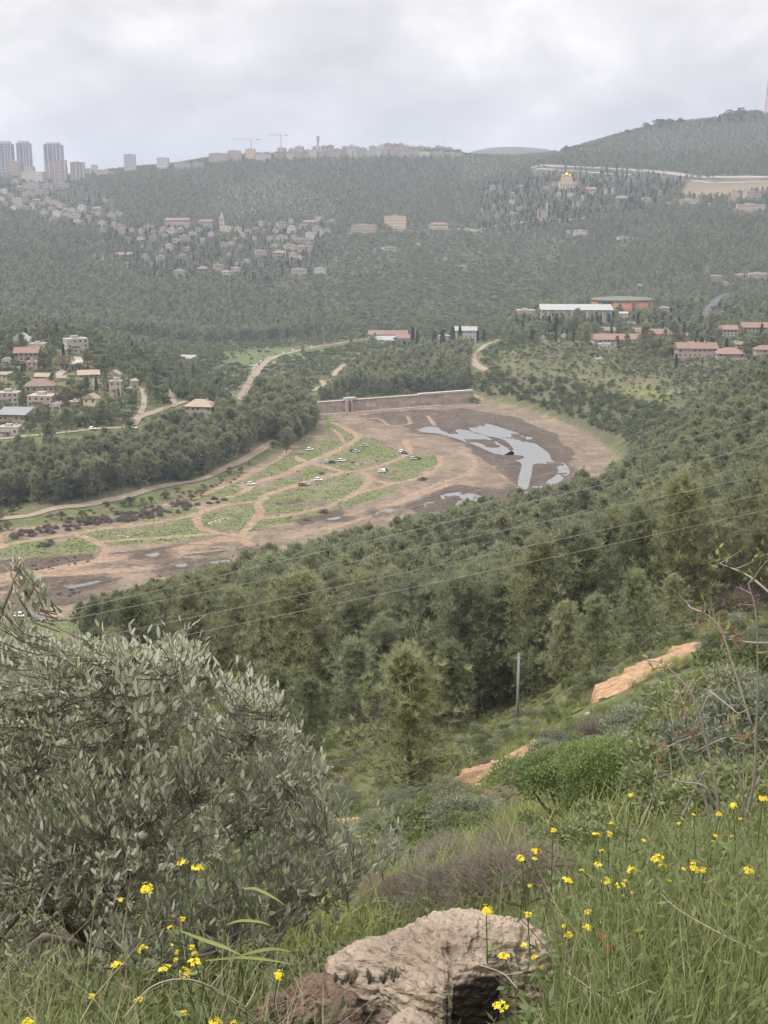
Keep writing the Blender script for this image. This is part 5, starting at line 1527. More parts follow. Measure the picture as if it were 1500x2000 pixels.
mb = MB(); mb.lathe([(2.6 * s, -10), (2.4 * s, 18 * s), (2.2 * s, 20 * s)], 12); mb.build('shaft', ST['grey'], t)
mb = MB(); mb.lathe([(2.2 * s, 20 * s), (3.4 * s, 26 * s), (3.4 * s, 33 * s), (2.8 * s, 33.2 * s)], 12); mb.build('tank', ST['grey'], t)
for px, pb, top, Yk, rr, nm, lb in [(1495, 226, 160, 3310.0, 3.2, 'radio_mast', 'tall red and white lattice radio mast on the right hilltop'), (1475, 224, 203, 3310.0, .9, 'radio_mast', 'short thin mast left of the lattice radio mast'),
                                   (865, 306, 272, 3330.0, .7, 'radio_mast', 'thin needle mast at the right end of the ridge town')]:
    p0, s = ridge_pt(px, pb, Yk)
    t = empty(nm, p0); tag(t, lb, 'mast')
    h = (pb - top) * s
    if rr > 2:
        for k_ in range(5):
            mb = MB(); z0, z1 = h * k_ / 5, h * (k_ + 1) / 5
            for q in range(3):
                a0, a1 = q * 2.094, (q + 1) * 2.094
                f0, f1 = rr * (1 - .16 * k_), rr * (1 - .16 * (k_ + 1))
                mb.tube([(f0 * math.cos(a0), f0 * math.sin(a0), z0), (f1 * math.cos(a0), f1 * math.sin(a0), z1)], .55, 4)
                for m_ in range(3):
                    zz0, zz1 = z0 + (z1 - z0) * m_ / 3, z0 + (z1 - z0) * (m_ + 1) / 3
                    ff0 = f0 + (f1 - f0) * m_ / 3; ff1 = f0 + (f1 - f0) * (m_ + 1) / 3
                    mb.tube([(ff0 * math.cos(a0), ff0 * math.sin(a0), zz0), (ff1 * math.cos(a1), ff1 * math.sin(a1), zz1)], .3, 3)
            mb.build('mast_section', mat('mast_red', (0.45, 0.16, 0.13), .6) if k_ % 2 else ST['white'], t)
    else:
        mb = MB(); mb.tube([(0, 0, -6), (0, 0, h)], [rr, rr * .5], 5); mb.build('mast', ST['grey'], t)
        unit_box('base', BLK['grey'], t, -3, 3, -3, 3, -8, 3)

# highway retaining wall, in bays
wlh = lines[13]
seg = np.hypot(*np.diff(wlh, axis=0).T); sc_ = np.concatenate([[0], np.cumsum(seg)])
rw = empty('retaining_wall', (0, 0, 0)); tag(rw, 'long pale retaining wall carrying the far highway', 'wall')
for k_ in range(40):
    a0, a1 = sc_[-1] * (k_ + .02) / 40, sc_[-1] * (k_ + .98) / 40
    p = [np.array([np.interp(q, sc_, wlh[:, 0]), np.interp(q, sc_, wlh[:, 1]) - 9.5]) for q in (a0, a1)]
    z = [float(H(q[0], q[1] + 9)) for q in p]
    mb = MB(); mb.add([(p[0][0], p[0][1], z[0] - 12), (p[1][0], p[1][1], z[1] - 12), (p[1][0], p[1][1], z[1] + 1.2), (p[0][0], p[0][1], z[0] + 1.2),
                       (p[0][0], p[0][1] + 1.5, z[0] - 12), (p[1][0], p[1][1] + 1.5, z[1] - 12), (p[1][0], p[1][1] + 1.5, z[1] + 1.2), (p[0][0], p[0][1] + 1.5, z[0] + 1.2)],
                      [(0, 1, 2, 3), (5, 4, 7, 6), (3, 2, 6, 7), (1, 5, 6, 2), (4, 0, 3, 7)])
    mb.build('wall_bay', ST['stone'], rw)

# ---- the dam
DA = np.array(onfloor(600, 811)); DB = np.array(onfloor(915, 789)) + np.array([4, 8])
dv = DB - DA; dl = float(np.hypot(*dv)); dang = math.atan2(dv[1], dv[0])
dam = empty('dam', (DA[0], DA[1], FLOOR), dang); tag(dam, 'weathered concrete dam wall with a square intake shaft', 'dam')
M_DAM = [mat('dam_concrete_%d' % i, c_, .92, .22, .35, detail=8) for i, c_ in enumerate([(0.265, 0.212, 0.17), (0.245, 0.197, 0.16), (0.285, 0.23, 0.185), (0.225, 0.182, 0.15)])]
DH = 8.2
npan = 15
for k_ in range(npan):
    x0, x1 = dl * k_ / npan + .04, dl * (k_ + 1) / npan - .04
    for j in range(3):
        z0, z1 = (-3 if j == 0 else DH * j / 3 + .03), DH * (j + 1) / 3 - .03
        b0, b1 = -1.6 + 1.5 * max(z0, 0) / DH, -1.6 + 1.5 * z1 / DH
        mb = MB(); mb.add([(x0, b0, z0), (x1, b0, z0), (x1, 3, z0), (x0, 3, z0), (x0, b1, z1), (x1, b1, z1), (x1, 3, z1), (x0, 3, z1)],
                          [(0, 3, 2, 1), (4, 5, 6, 7), (0, 1, 5, 4), (1, 2, 6, 5), (2, 3, 7, 6), (3, 0, 4, 7)])
        mb.build('panel', M_DAM[(k_ * 2 + j * 3 + k_ // 3) % 4], dam)
mb = MB(); mb.box(0, dl * .66, -.5, 3.4, DH, DH + .5); mb.build('crest', ST['stone'], dam)
mb = MB(); mb.box(dl * .66 + .05, dl, -.5, 3.4, DH, DH + 1.3); mb.build('parapet', ST['white'], dam)
mb = MB(); mb.box(dl * .05, dl * .78, -5.5, -1.5, -2, .45); mb.build('footing', ST['tan'], dam)
sh = .235 * dl
mb = MB(); mb.box(sh - 2.6, sh - .9, -3.4, -.3, -2, DH + .6); mb.build('intake_pier', ST['pink'], dam)
mb = MB(); mb.box(sh + .9, sh + 2.2, -3.4, -.3, -2, DH + .6); mb.build('intake_pier', ST['pink'], dam)
mb = MB(); mb.box(sh - .85, sh + .85, -2.4, -.2, -2, DH); mb.build('gate_slot', M_DOOR, dam)
mb = MB(); mb.box(sh - 3, sh + 6, -2, 2.5, DH + .62, DH + 2.2); mb.build('gate_deck', ST['white'], dam)
for k_ in range(24):
    x0 = dl * .03 + dl * .6 * k_ / 24
    mb = MB(); mb.tube([(x0, -.3, DH + .5), (x0, -.3, DH + 1.5)], .07, 4); mb.build('railing_post', ST['grey'], dam)
mb = MB(); mb.tube([(dl * .03, -.3, DH + 1.5), (dl * .61, -.3, DH + 1.5)], .06, 4); mb.build('handrail', ST['grey'], dam)
for q in np.linspace(0, 1, 14):
    p = DA + dv * q
    BUILT.append((p[0], p[1] + 4, 9))
    if q > .1:
        p_ = pix(p[0], p[1], FLOOR + 3); PROTECT.append((float(p_[0]), float(p_[1]), p[1])); p_ = pix(p[0], p[1], FLOOR + 9.5); PROTECT.append((float(p_[0]), float(p_[1]), p[1]))

# ================================================================== TREES AND BUSHES SET OUT
HAND = [  # pines one can tell apart at the front of the wood: (px, base row, height in px, kind, label)
    (800, 1572, 335, 'youngpine', 'large feathery pine standing alone at the middle of the near slope'),
    (605, 1500, 190, 'youngpine', 'rounded young pine just right of the olive tree'),
    (700, 1455, 225, 'youngpine', 'tall young pine behind the lone feathery pine, on its left'),
    (880, 1430, 190, 'youngpine', 'young pine behind the lone feathery pine, on its right'),
    (950, 1385, 200, 'youngpine', 'slim young pine left of the utility pole'),
    (1040, 1365, 170, 'youngpine', 'young pine right behind the utility pole'),
    (1100, 1345, 180, 'youngpine', 'bushy young pine right of the utility pole'),
    (1165, 1320, 170, 'youngpine', 'bushy young pine above the bend of the orange path'),
    (1240, 1290, 185, 'youngpine', 'bright round young pine above the orange path'),
    (1385, 1185, 110, 'youngpine', 'small pointed pine beside the dark tree on the right'),
    (540, 1440, 150, 'youngpine', 'young pine half hidden by the olive tree'),
    (660, 1405, 140, 'youngpine', 'small pine in the gap above the rounded young pine'),
    (1310, 1235, 120, 'youngpine', 'small young pine left of the pointed pine'),
]


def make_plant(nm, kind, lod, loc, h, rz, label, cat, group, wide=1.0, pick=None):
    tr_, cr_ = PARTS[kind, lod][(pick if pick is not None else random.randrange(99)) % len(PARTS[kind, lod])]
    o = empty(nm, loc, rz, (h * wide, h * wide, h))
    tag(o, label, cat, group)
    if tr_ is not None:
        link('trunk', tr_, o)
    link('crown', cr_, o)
    return o


hand_xy = []
for i, (px, pb, hp, kd, lb) in enumerate(HAND):
    g = hit(px, pb, 45)
    h = hp * (g[1] * CP - g[2] * SP) / F
    make_plant('pine_tree', kd, 'near', (g[0], g[1], g[2] - .1), h, random.uniform(0, 6.28), lb, 'pine tree', 'young pines at the front of the wood', random.uniform(1.0, 1.2), i)
    hand_xy.append((g[0], g[1], h))
    BUILT.append((g[0], g[1], h * .16))
gp_ = hit(1010, 1412, 60)
BUILT.append((gp_[0], gp_[1], 2.5)); PROTECT.append((1010, 1390, gp_[1])); PROTECT.append((1010, 1340, gp_[1])); PROTECT.append((1010, 1300, gp_[1]))

TREES = clear_sight(plant_all())
# what does the photograph show of each? paint them front to back on a coarse grid
TREES = TREES[np.argsort(TREES[:, 1])]
tpx, tpb = pix(TREES[:, 0], TREES[:, 1], TREES[:, 2]); _, tpt = pix(TREES[:, 0], TREES[:, 1], TREES[:, 2] + TREES[:, 4])
QS = 4.0
cover = np.zeros((500, 375), bool)
qx, qy = np.meshgrid((np.arange(375) + .5) * QS, (np.arange(500) + .5) * QS)
cover |= inpoly(qx, qy, [(0, 1230), (350, 1240), (480, 1330), (600, 1450), (660, 1600), (640, 1800), (560, 2000), (0, 2000)])
cover |= inpoly(qx, qy, [(560, 2000), (640, 1800), (1050, 1600), (1250, 1500), (1500, 1250), (1500, 2000)])
tdep = np.full((500, 375), 1e9)
for i in range(1, 375, 3):
    a_, b_ = ray(qx[0, i], qy[:, i])
    done_ = np.zeros(500, bool)
    for s_ in STEPS[200::8]:
        below = (~done_) & (b_ * s_ < H(a_ * s_, np.full(500, s_)))
        tdep[below, i] = s_; done_ |= below
    tdep[:, i - 1] = tdep[:, i]; tdep[:, i + 1] = tdep[:, i]
vis = np.zeros(len(TREES))
WID = np.array([{'pine': .32, 'cypress': .09}.get(k, .45) for k in KINDS])
for i in range(len(TREES)):
    hw_ = WID[int(TREES[i, 3])] * TREES[i, 4] * F / TREES[i, 1]
    x0 = int((tpx[i] - hw_) / QS); x1 = int((tpx[i] + hw_) / QS) + 1; y0 = int(tpt[i] / QS); y1 = int(tpb[i] / QS) + 1
    if x1 <= 0 or x0 >= 375 or y1 <= 0 or y0 >= 500:
        continue
    x0 = max(x0, 0); y0 = max(y0, 0)
    c_ = cover[y0:y1, x0:x1]
    free = (~c_) & (tdep[y0:y1, x0:x1] > TREES[i, 1] - 12)
    vis[i] = free.sum() / max(free.size, 1) * hw_ * 2 * (tpb[i] - tpt[i])
    m = max((x1 - x0) // 5, 0)
    cover[y0 + (y1 - y0) // 6:y1, x0 + m:x1 - m] = True
ZN = {}
NAMES = {'pine': ('pine_tree', 'pine tree'), 'oak': ('evergreen_oak', 'oak tree'), 'shrub': ('shrub', 'shrub'), 'cypress': ('cypress_tree', 'cypress tree'), 'olive': ('wild_olive', 'olive tree'),
         'dry': ('thorn_shrub', 'shrub'), 'fresh': ('green_shrub', 'shrub'), 'russet': ('russet_tree', 'tree')}
LOOK = {'pine': 'dull green pine', 'oak': 'dark rounded evergreen bush', 'shrub': 'olive-green rounded shrub', 'cypress': 'dark slender cypress', 'olive': 'grey-green olive', 'dry': 'brown leafless thorn cushion', 'fresh': 'fresh bright green bush', 'russet': 'brownish budding tree'}


def place_words(zi, x, y, r):
    """where a plant stands, in words"""
    if r < 122:
        return 'on the near slope ' + ('above the orange path' if x > 1150 else ('by the utility pole' if x > 900 else 'left of the utility pole'))
    if r < 530:
        return 'in the near wood\'s ' + ('left end' if x < 450 else ('middle' if x < 900 else 'right end')) + (', front edge' if y > 1220 else (', top edge by the mud' if y < 1110 else ', under the wires'))
    if r < 1000:
        if x < 650:
            return ('in the wood on the left shore' if y > 865 else ('among the near village houses' if x < 330 else 'between lone tiled house and dam'))
        return 'on the right shore bank ' + ('near the dam end' if x < 1050 else ('above the green strip' if x < 1250 else 'below the terraces'))
    if r < 1500:
        return 'beyond the dam, ' + ('left of the valley road' if x < 520 else ('behind the dam wall' if x < 930 else 'round the right village'))
    return 'on the far hillside ' + ('under the hillside village' if x < 650 else ('on the middle terraces' if x < 1000 else 'right of the terraces'))


rest = {}
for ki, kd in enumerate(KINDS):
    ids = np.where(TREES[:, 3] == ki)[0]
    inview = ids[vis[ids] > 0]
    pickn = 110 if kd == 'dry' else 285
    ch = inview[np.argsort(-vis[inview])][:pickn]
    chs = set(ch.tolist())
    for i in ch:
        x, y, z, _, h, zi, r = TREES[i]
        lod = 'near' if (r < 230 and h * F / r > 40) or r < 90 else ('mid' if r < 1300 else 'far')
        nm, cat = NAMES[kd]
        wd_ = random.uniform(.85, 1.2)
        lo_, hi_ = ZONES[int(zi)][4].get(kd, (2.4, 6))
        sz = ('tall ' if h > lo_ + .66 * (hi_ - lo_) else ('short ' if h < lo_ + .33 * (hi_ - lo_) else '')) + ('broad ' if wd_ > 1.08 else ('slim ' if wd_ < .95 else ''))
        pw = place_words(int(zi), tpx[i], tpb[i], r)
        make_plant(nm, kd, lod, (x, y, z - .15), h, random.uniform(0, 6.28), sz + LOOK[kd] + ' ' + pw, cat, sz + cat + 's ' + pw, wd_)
    rest[kd] = np.array([i for i in ids if i not in chs], int)


def stuff_instances(name, label, kind, ids):
    """the countless remaining plants of a kind, as one object"""
    if len(ids) == 0:
        return
    T = TREES[ids]
    coll = bpy.data.collections.new('shapes_' + kind)
    k0 = []
    for lod in ('mid', 'far'):
        for j, q in enumerate(SHAPES[kind][lod]):
            o = bpy.data.objects.new('%s_%d_%d' % (name, 0 if lod == 'mid' else 1, j), one_mesh(name, q, SHAPES[kind]['leaf'], SHAPES[kind]['bark']))
            coll.objects.link(o)
        k0.append(len(SHAPES[kind][lod]))
    far_ = T[:, 6] > 950
    n = len(T)
    idx = np.where(far_, k0[0] + rng.integers(0, k0[1], n), rng.integers(0, k0[0], n)).astype(np.int32)
    me = bpy.data.meshes.new(name)
    me.vertices.add(n); me.vertices.foreach_set('co', (T[:, :3] - np.array([0, 0, .15])).astype(np.float32).ravel())
    a_ = me.attributes.new('idx', 'INT', 'POINT'); a_.data.foreach_set('value', idx)
    wv = rng.uniform(.85, 1.2, n)
    a_ = me.attributes.new('scl', 'FLOAT_VECTOR', 'POINT'); a_.data.foreach_set('vector', np.stack([T[:, 4] * wv, T[:, 4] * wv, T[:, 4]], 1).astype(np.float32).ravel())
    a_ = me.attributes.new('rot', 'FLOAT_VECTOR', 'POINT'); a_.data.foreach_set('vector', np.stack([rng.normal(0, .04, n), rng.normal(0, .04, n), rng.uniform(0, 6.28, n)], 1).astype(np.float32).ravel())
    me.update()
    o = link(name, me)
    tag(o, label, kind='stuff')
    ng = bpy.data.node_groups.new('scatter_' + kind, 'GeometryNodeTree')
    ng.interface.new_socket('Geometry', in_out='INPUT', socket_type='NodeSocketGeometry')
    ng.interface.new_socket('Geometry', in_out='OUTPUT', socket_type='NodeSocketGeometry')
    gi = ng.nodes.new('NodeGroupInput'); go = ng.nodes.new('NodeGroupOutput')
    ci = ng.nodes.new('GeometryNodeCollectionInfo'); ci.inputs['Collection'].default_value = coll
    ci.inputs['Separate Children'].default_value = True; ci.inputs['Reset Children'].default_value = True
    ip = ng.nodes.new('GeometryNodeInstanceOnPoints'); ip.inputs['Pick Instance'].default_value = True

    def na_(nm, ty):
        q = ng.nodes.new('GeometryNodeInputNamedAttribute'); q.data_type = ty; q.inputs['Name'].default_value = nm
        return q.outputs['Attribute']
    ng.links.new(gi.outputs[0], ip.inputs['Points']); ng.links.new(ci.outputs[0], ip.inputs['Instance'])
    ng.links.new(na_('idx', 'INT'), ip.inputs['Instance Index'])
    ng.links.new(na_('rot', 'FLOAT_VECTOR'), ip.inputs['Rotation']); ng.links.new(na_('scl', 'FLOAT_VECTOR'), ip.inputs['Scale'])
    ng.links.new(ip.outputs[0], go.inputs[0])
    md_ = o.modifiers.new('scatter', 'NODES'); md_.node_group = ng


STUFFN = {'pine': ('pine_forest', 'countless pines covering the hillsides beyond the nearest ones'), 'oak': ('evergreen_scrub', 'dark evergreen scrub over the far slopes'), 'shrub': ('low_scrub', 'low olive-green scrub on the slopes'),
          'cypress': ('cypress_grove', 'far cypresses scattered over the hillsides'), 'olive': ('olive_scrub', 'grey-green olives scattered over the slopes'), 'dry': ('thorn_scrub', 'brown thorn cushions over the slopes'),
          'fresh': ('green_scrub', 'bright green bushes scattered among the scrub'), 'russet': ('russet_scrub', 'brownish budding trees among the houses')}
for kd in KINDS:
    stuff_instances(STUFFN[kd][0], STUFFN[kd][1], kd, rest[kd])
print('PLANTS', len(TREES), {k: len(v) for k, v in rest.items()})

# ================================================================== ON THE RESERVOIR BED: cars, people, bushes
def floor_at(px, py):
    x, y = onfloor(px, py)
    i_ = int(np.clip(round((x - xs[0]) / .85), 0, len(xs) - 1)); j_ = int(np.clip(np.searchsorted(ys, y), 0, len(ys) - 1))
    return np.array([x, y, float(BZ[i_, j_]) + 0.03])


M_TYRE = mat('tyre_rubber', (0.025, 0.025, 0.025), .9, .05, 3)
M_CGLASS = mat('car_glass', (0.03, 0.035, 0.04), .15, .05, 1, spec=.6)
PAINT = {'white': mat('white_car_paint', (0.75, 0.75, 0.75), .3, .02, 1, spec=.5), 'silver': mat('silver_car_paint', (0.42, 0.43, 0.45), .3, .02, 1, spec=.5), 'dark': mat('dark_car_paint', (0.05, 0.055, 0.065), .3, .02, 1, spec=.5),
         'blue': mat('blue_car_paint', (0.10, 0.17, 0.30), .3, .02, 1, spec=.5), 'red': mat('red_car_paint', (0.35, 0.05, 0.04), .3, .02, 1, spec=.5), 'sand': mat('sand_car_paint', (0.45, 0.40, 0.32), .3, .02, 1, spec=.5)}


def loft(secs):
    """body from outlines (x, half width, z) given as sections of equal point count"""
    mb = MB(); k = len(secs[0])
    for s in secs:
        mb.v += [tuple(p) for p in s]
    for i in range(len(secs) - 1):
        for j in range(k):
            mb.f.append((i * k + j, i * k + (j + 1) % k, (i + 1) * k + (j + 1) % k, (i + 1) * k + j))
    mb.f.append(tuple(range(k))[::-1]); mb.f.append(tuple((len(secs) - 1) * k + q for q in range(k)))
    return mb


def sec(x, w, z0, z1, tw=.9):
    return [(x, -w, z0 + .12), (x, -w, z1 - .15), (x, -w * tw, z1), (x, w * tw, z1), (x, w, z1 - .15), (x, w, z0 + .12), (x, w * .8, z0), (x, -w * .8, z0)]


CAR_BODY = loft([sec(-2.2, .75, .45, .8), sec(-2.05, .86, .3, .95), sec(-1.2, .9, .28, 1.02), sec(0, .9, .28, 1.02), sec(1.0, .9, .28, 1.0), sec(1.95, .85, .3, .86), sec(2.2, .72, .42, .7)])
CAR_CAB = loft([sec(-1.95, .74, .95, 1.1, .8), sec(-1.6, .78, .95, 1.62, .84), sec(-.2, .78, .95, 1.68, .84), sec(.4, .78, .95, 1.6, .82), sec(1.1, .74, .95, 1.06, .8)])
CAR_TOP = loft([sec(-1.62, .68, 1.55, 1.7, .9), sec(-.2, .68, 1.6, 1.76, .9), sec(.42, .66, 1.52, 1.66, .9)])
WHEEL = MB(); WHEEL.tube([(0, -.12, 0), (0, .12, 0)], .34, 12)
BODYM = {k: CAR_BODY.mesh('body', m_, True) for k, m_ in PAINT.items()}
ROOFM = {k: CAR_TOP.mesh('roof', m_) for k, m_ in PAINT.items()}
CABM = CAR_CAB.mesh('cabin_glass', M_CGLASS); WHM = WHEEL.mesh('wheel', M_TYRE)
LAMP = UB.mesh('headlight', mat('lamp_glass', (0.7, 0.7, 0.65), .3)); TAIL = UB.mesh('tail_light', mat('tail_lamp', (0.35, 0.03, 0.03), .4))


def car(p, yaw, colr, label, group, nm='parked_car'):
    o = empty(nm, p, yaw); tag(o, label, 'car', group)
    link('body', BODYM[colr], o); link('cabin_glass', CABM, o); link('roof', ROOFM[colr], o)
    for x in (-1.35, 1.4):
        for y in (-.78, .78):
            link('wheel', WHM, o, (x, y, .34))
    for y in (-.6, .6):
        unit_box('headlight', LAMP, o, 2.12, 2.2, y - .14, y + .14, .56, .68); unit_box('tail_light', TAIL, o, -2.22, -2.12, y - .12, y + .12, .62, .8)
    return o


for px, py, yw, cl, lb in [
        (490, 947, .15, 'white', 'white car standing where the upper tracks fork'), (785, 884, -.5, 'white', 'white car among people at the right end of the grass'), (791, 886, -.4, 'dark', 'dark car touching the white car at the right end of the grass'),
        (808, 898, .1, 'silver', 'silver car just right of the two cars on the bed'), (815, 897, .3, 'dark', 'dark car beside the silver car on the bed'), (746, 922, .2, 'white', 'white car parked near the fork of the middle track'),
        (752, 920, 1.2, 'dark', 'dark car behind the white car near the middle fork'), (640, 905, .2, 'silver', 'silver car left in the row beside the track bend'), (649, 905, .3, 'dark', 'dark car right in the row beside the track bend'), (667, 902, .1, 'white', 'white car right of the row beside the track bend'),
        (622, 939, 0.05, 'white', 'white car with long pale trailer shape on the middle track'), (590, 949, .2, 'red', 'dark red car on the left of the middle track'), (597, 948, .1, 'silver', 'silver car beside the dark red car'), (690, 882, .3, 'dark', 'dark car alone on the upper grass'),
        (696, 884, .1, 'silver', 'silver car near the upper grass edge'), (712, 872, .3, 'sand', 'sand coloured car at the top of the grass'), (605, 880, .2, 'white', 'white car under the wood edge above the crossing'),
        (40, 1205, -.2, 'white', 'white car on the near track at the left edge'), (52, 1203, .1, 'dark', 'dark car beside the white car at the left edge'), (76, 1212, .05, 'blue', 'blue car on the near track at the left edge')]:
    car(floor_at(px, py), yw + random.uniform(-.1, .1), cl, lb, 'cars on the reservoir bed')
for px, py, yw, cl, lb, ym in [(181, 840, -.2, 'white', 'white car in the grass below the near village', 600), (262, 838, -.6, 'white', 'white car under the trees at the lane corner', 600), (330, 788, .1, 'dark', 'dark car at the end of the dirt drive', 650), (250, 760, .1, 'white', 'white car on the upper lane', 650),
                              (118, 722, .2, 'silver', 'silver car on the curved concrete lane', 700), (355, 812, .3, 'white', 'white car left of the lone tiled house', 700), (368, 816, .1, 'silver', 'silver van-like car before the lone tiled house', 700)]:
    g = hit(px, py, ym); car((g[0], g[1], g[2] + .35), yw, cl, lb, 'cars in the near village')
wl = lines[4]
seg = np.hypot(*np.diff(wl, axis=0).T); sc_ = np.concatenate([[0], np.cumsum(seg)])
for k_, f in enumerate([.40, .425, .45, .475, .5, .53, .56, .60, .66, .71, .76, .83, .9]):
    t_ = sc_[-1] * f
    p = np.array([np.interp(t_, sc_, wl[:, 0]), np.interp(t_, sc_, wl[:, 1])]); p2 = np.array([np.interp(t_ + 2, sc_, wl[:, 0]), np.interp(t_ + 2, sc_, wl[:, 1])])
    d = p2 - p; n = np.array([-d[1], d[0]]) / (np.hypot(*d) + 1e-9)
    p = p + n * 3.4
    cl = ['white', 'silver', 'white', 'dark', 'white', 'blue', 'silver', 'white', 'dark', 'white', 'silver', 'white', 'sand'][k_]
    car((p[0], p[1], float(H(p[0], p[1])) + .65), math.atan2(d[1], d[0]), cl, '%s car parked along the valley road, number %s of the row from the left' % (cl, ['one', 'two', 'three', 'four', 'five', 'six', 'seven', 'eight', 'nine', 'ten', 'eleven', 'twelve', 'thirteen'][k_]), 'cars parked along the valley road')

# ---- people: one skinned figure in two poses, coloured by height
SKIN = mat('skin', (0.42, 0.27, 0.19), .6, .05, 5)
CLOTH = {'dark': mat('dark_clothes', (0.03, 0.03, 0.035), .9), 'blue': mat('blue_clothes', (0.06, 0.09, 0.18), .9), 'red': mat('red_clothes', (0.35, 0.06, 0.05), .9), 'white': mat('white_clothes', (0.6, 0.58, 0.55), .9), 'green': mat('green_clothes', (0.10, 0.13, 0.07), .9)}
HAIR = mat('dark_hair', (0.03, 0.022, 0.018), .8)


def figure(stride):
    js = [(0, 0, .95, .14), (0, 0, 1.15, .13), (0, 0, 1.36, .15), (0, 0, 1.5, .06), (0, .02, 1.58, .075), (0, .02, 1.68, .10), (0, .01, 1.76, .06)]
    ed = [(0, 1), (1, 2), (2, 3), (3, 4), (4, 5), (5, 6)]
    for s in (-1, 1):
        o = len(js)
        f = stride * s
        js += [(s * .10, 0, .88, .10), (s * .11, f * .5 + .03, .50, .075), (s * .11, f - .02, .09, .05), (s * .12, f + .13, .04, .04)]
        ed += [(0, o), (o, o + 1), (o + 1, o + 2), (o + 2, o + 3)]
        o = len(js)
        js += [(s * .19, 0, 1.40, .075), (s * .25, -f * .3, 1.14, .05), (s * .25, -f * .5 + .1, .90, .038), (s * .25, -f * .5 + .16, .80, .032)]
        ed += [(2, o), (o, o + 1), (o + 1, o + 2), (o + 2, o + 3)]
    me = bpy.data.meshes.new('figure'); me.from_pydata([j[:3] for j in js], ed, [])
    o = bpy.data.objects.new('figure', me); COL.objects.link(o)
    o.modifiers.new('skin', 'SKIN'); 
    for i, j in enumerate(js):
        me.skin_vertices[0].data[i].radius = (j[3], j[3] * .8)
    me.skin_vertices[0].data[0].use_root = True
    s2 = o.modifiers.new('sub', 'SUBSURF'); s2.levels = 1; s2.render_levels = 1
    dg = bpy.context.evaluated_depsgraph_get(); res = bpy.data.meshes.new_from_object(o.evaluated_get(dg))
    bpy.data.objects.remove(o)
    return res


FIGS = [figure(.05), figure(.26)]


def person(p, yaw, pose, top, leg, label):
    me = FIGS[pose].copy()
    for m_ in (CLOTH[leg], CLOTH[top], SKIN, HAIR):
        me.materials.append(m_)
    for f in me.polygons:
        z = f.center.z; x = abs(f.center.x)
        f.material_index = 3 if z > 1.70 else (2 if z > 1.47 or (z < .90 and x > .2) else (1 if z > .92 else 0))
    o = link('person', me, None, p, (0, 0, yaw))
    tag(o, label, 'person', 'people on the reservoir bed')


PP = [(660, 880, 'red', 'dark', 'person in red top walking on the upper track, left of three'), (669, 877, 'dark', 'dark', 'person in dark clothes on the upper track, middle of three'), (675, 876, 'dark', 'blue', 'person in dark top on the upper track, right of three'),
      (627, 913, 'dark', 'dark', 'person in dark clothes below the track crossing'), (679, 929, 'green', 'dark', 'person in green top on the grass by the middle fork'), (765, 895, 'white', 'dark', 'person in white top left of the pair by the cars'), (771, 894, 'dark', 'dark', 'person in dark clothes right of the pair by the cars'),
      (782, 894, 'red', 'dark', 'person in red top standing near the white car'), (733, 902, 'dark', 'blue', 'person in dark top alone on the middle grass'), (737, 901, 'white', 'dark', 'person in white top alone on the middle grass'), (580, 925, 'dark', 'dark', 'person in dark clothes on the left grass, first of two'),
      (584, 924, 'blue', 'dark', 'person in blue top on the left grass, second of two'), (541, 1011, 'dark', 'dark', 'person in dark clothes on lower grass, left of a pair'), (545, 1010, 'dark', 'blue', 'person in dark top on lower grass, right of a pair'), (523, 1001, 'green', 'dark', 'person in green top left of the lower pair'),
      (645, 942, 'dark', 'dark', 'person in dark clothes on the long grass'), (665, 938, 'white', 'blue', 'person in white top on the long grass'), (706, 884, 'dark', 'dark', 'person in dark clothes by the upper grass cars'), (735, 877, 'blue', 'dark', 'person in blue top at the far grass edge'), (772, 873, 'dark', 'dark', 'person in dark clothes farthest right on the bed'),
      (751, 926, 'dark', 'dark', 'person in dark clothes beside the middle fork cars'), (701, 850, 'white', 'dark', 'person in pale top at the top of the left track'), (530, 928, 'dark', 'dark', 'person in dark clothes near the white car fork'), (560, 920, 'red', 'dark', 'person in red top walking the upper grass'), (197, 1046, 'white', 'white', 'person in white clothes on the left grass')]
for i, (px, py, tp, lg, lb) in enumerate(PP):
    person(floor_at(px, py), random.uniform(0, 6.28), i % 2, tp, lg, lb)

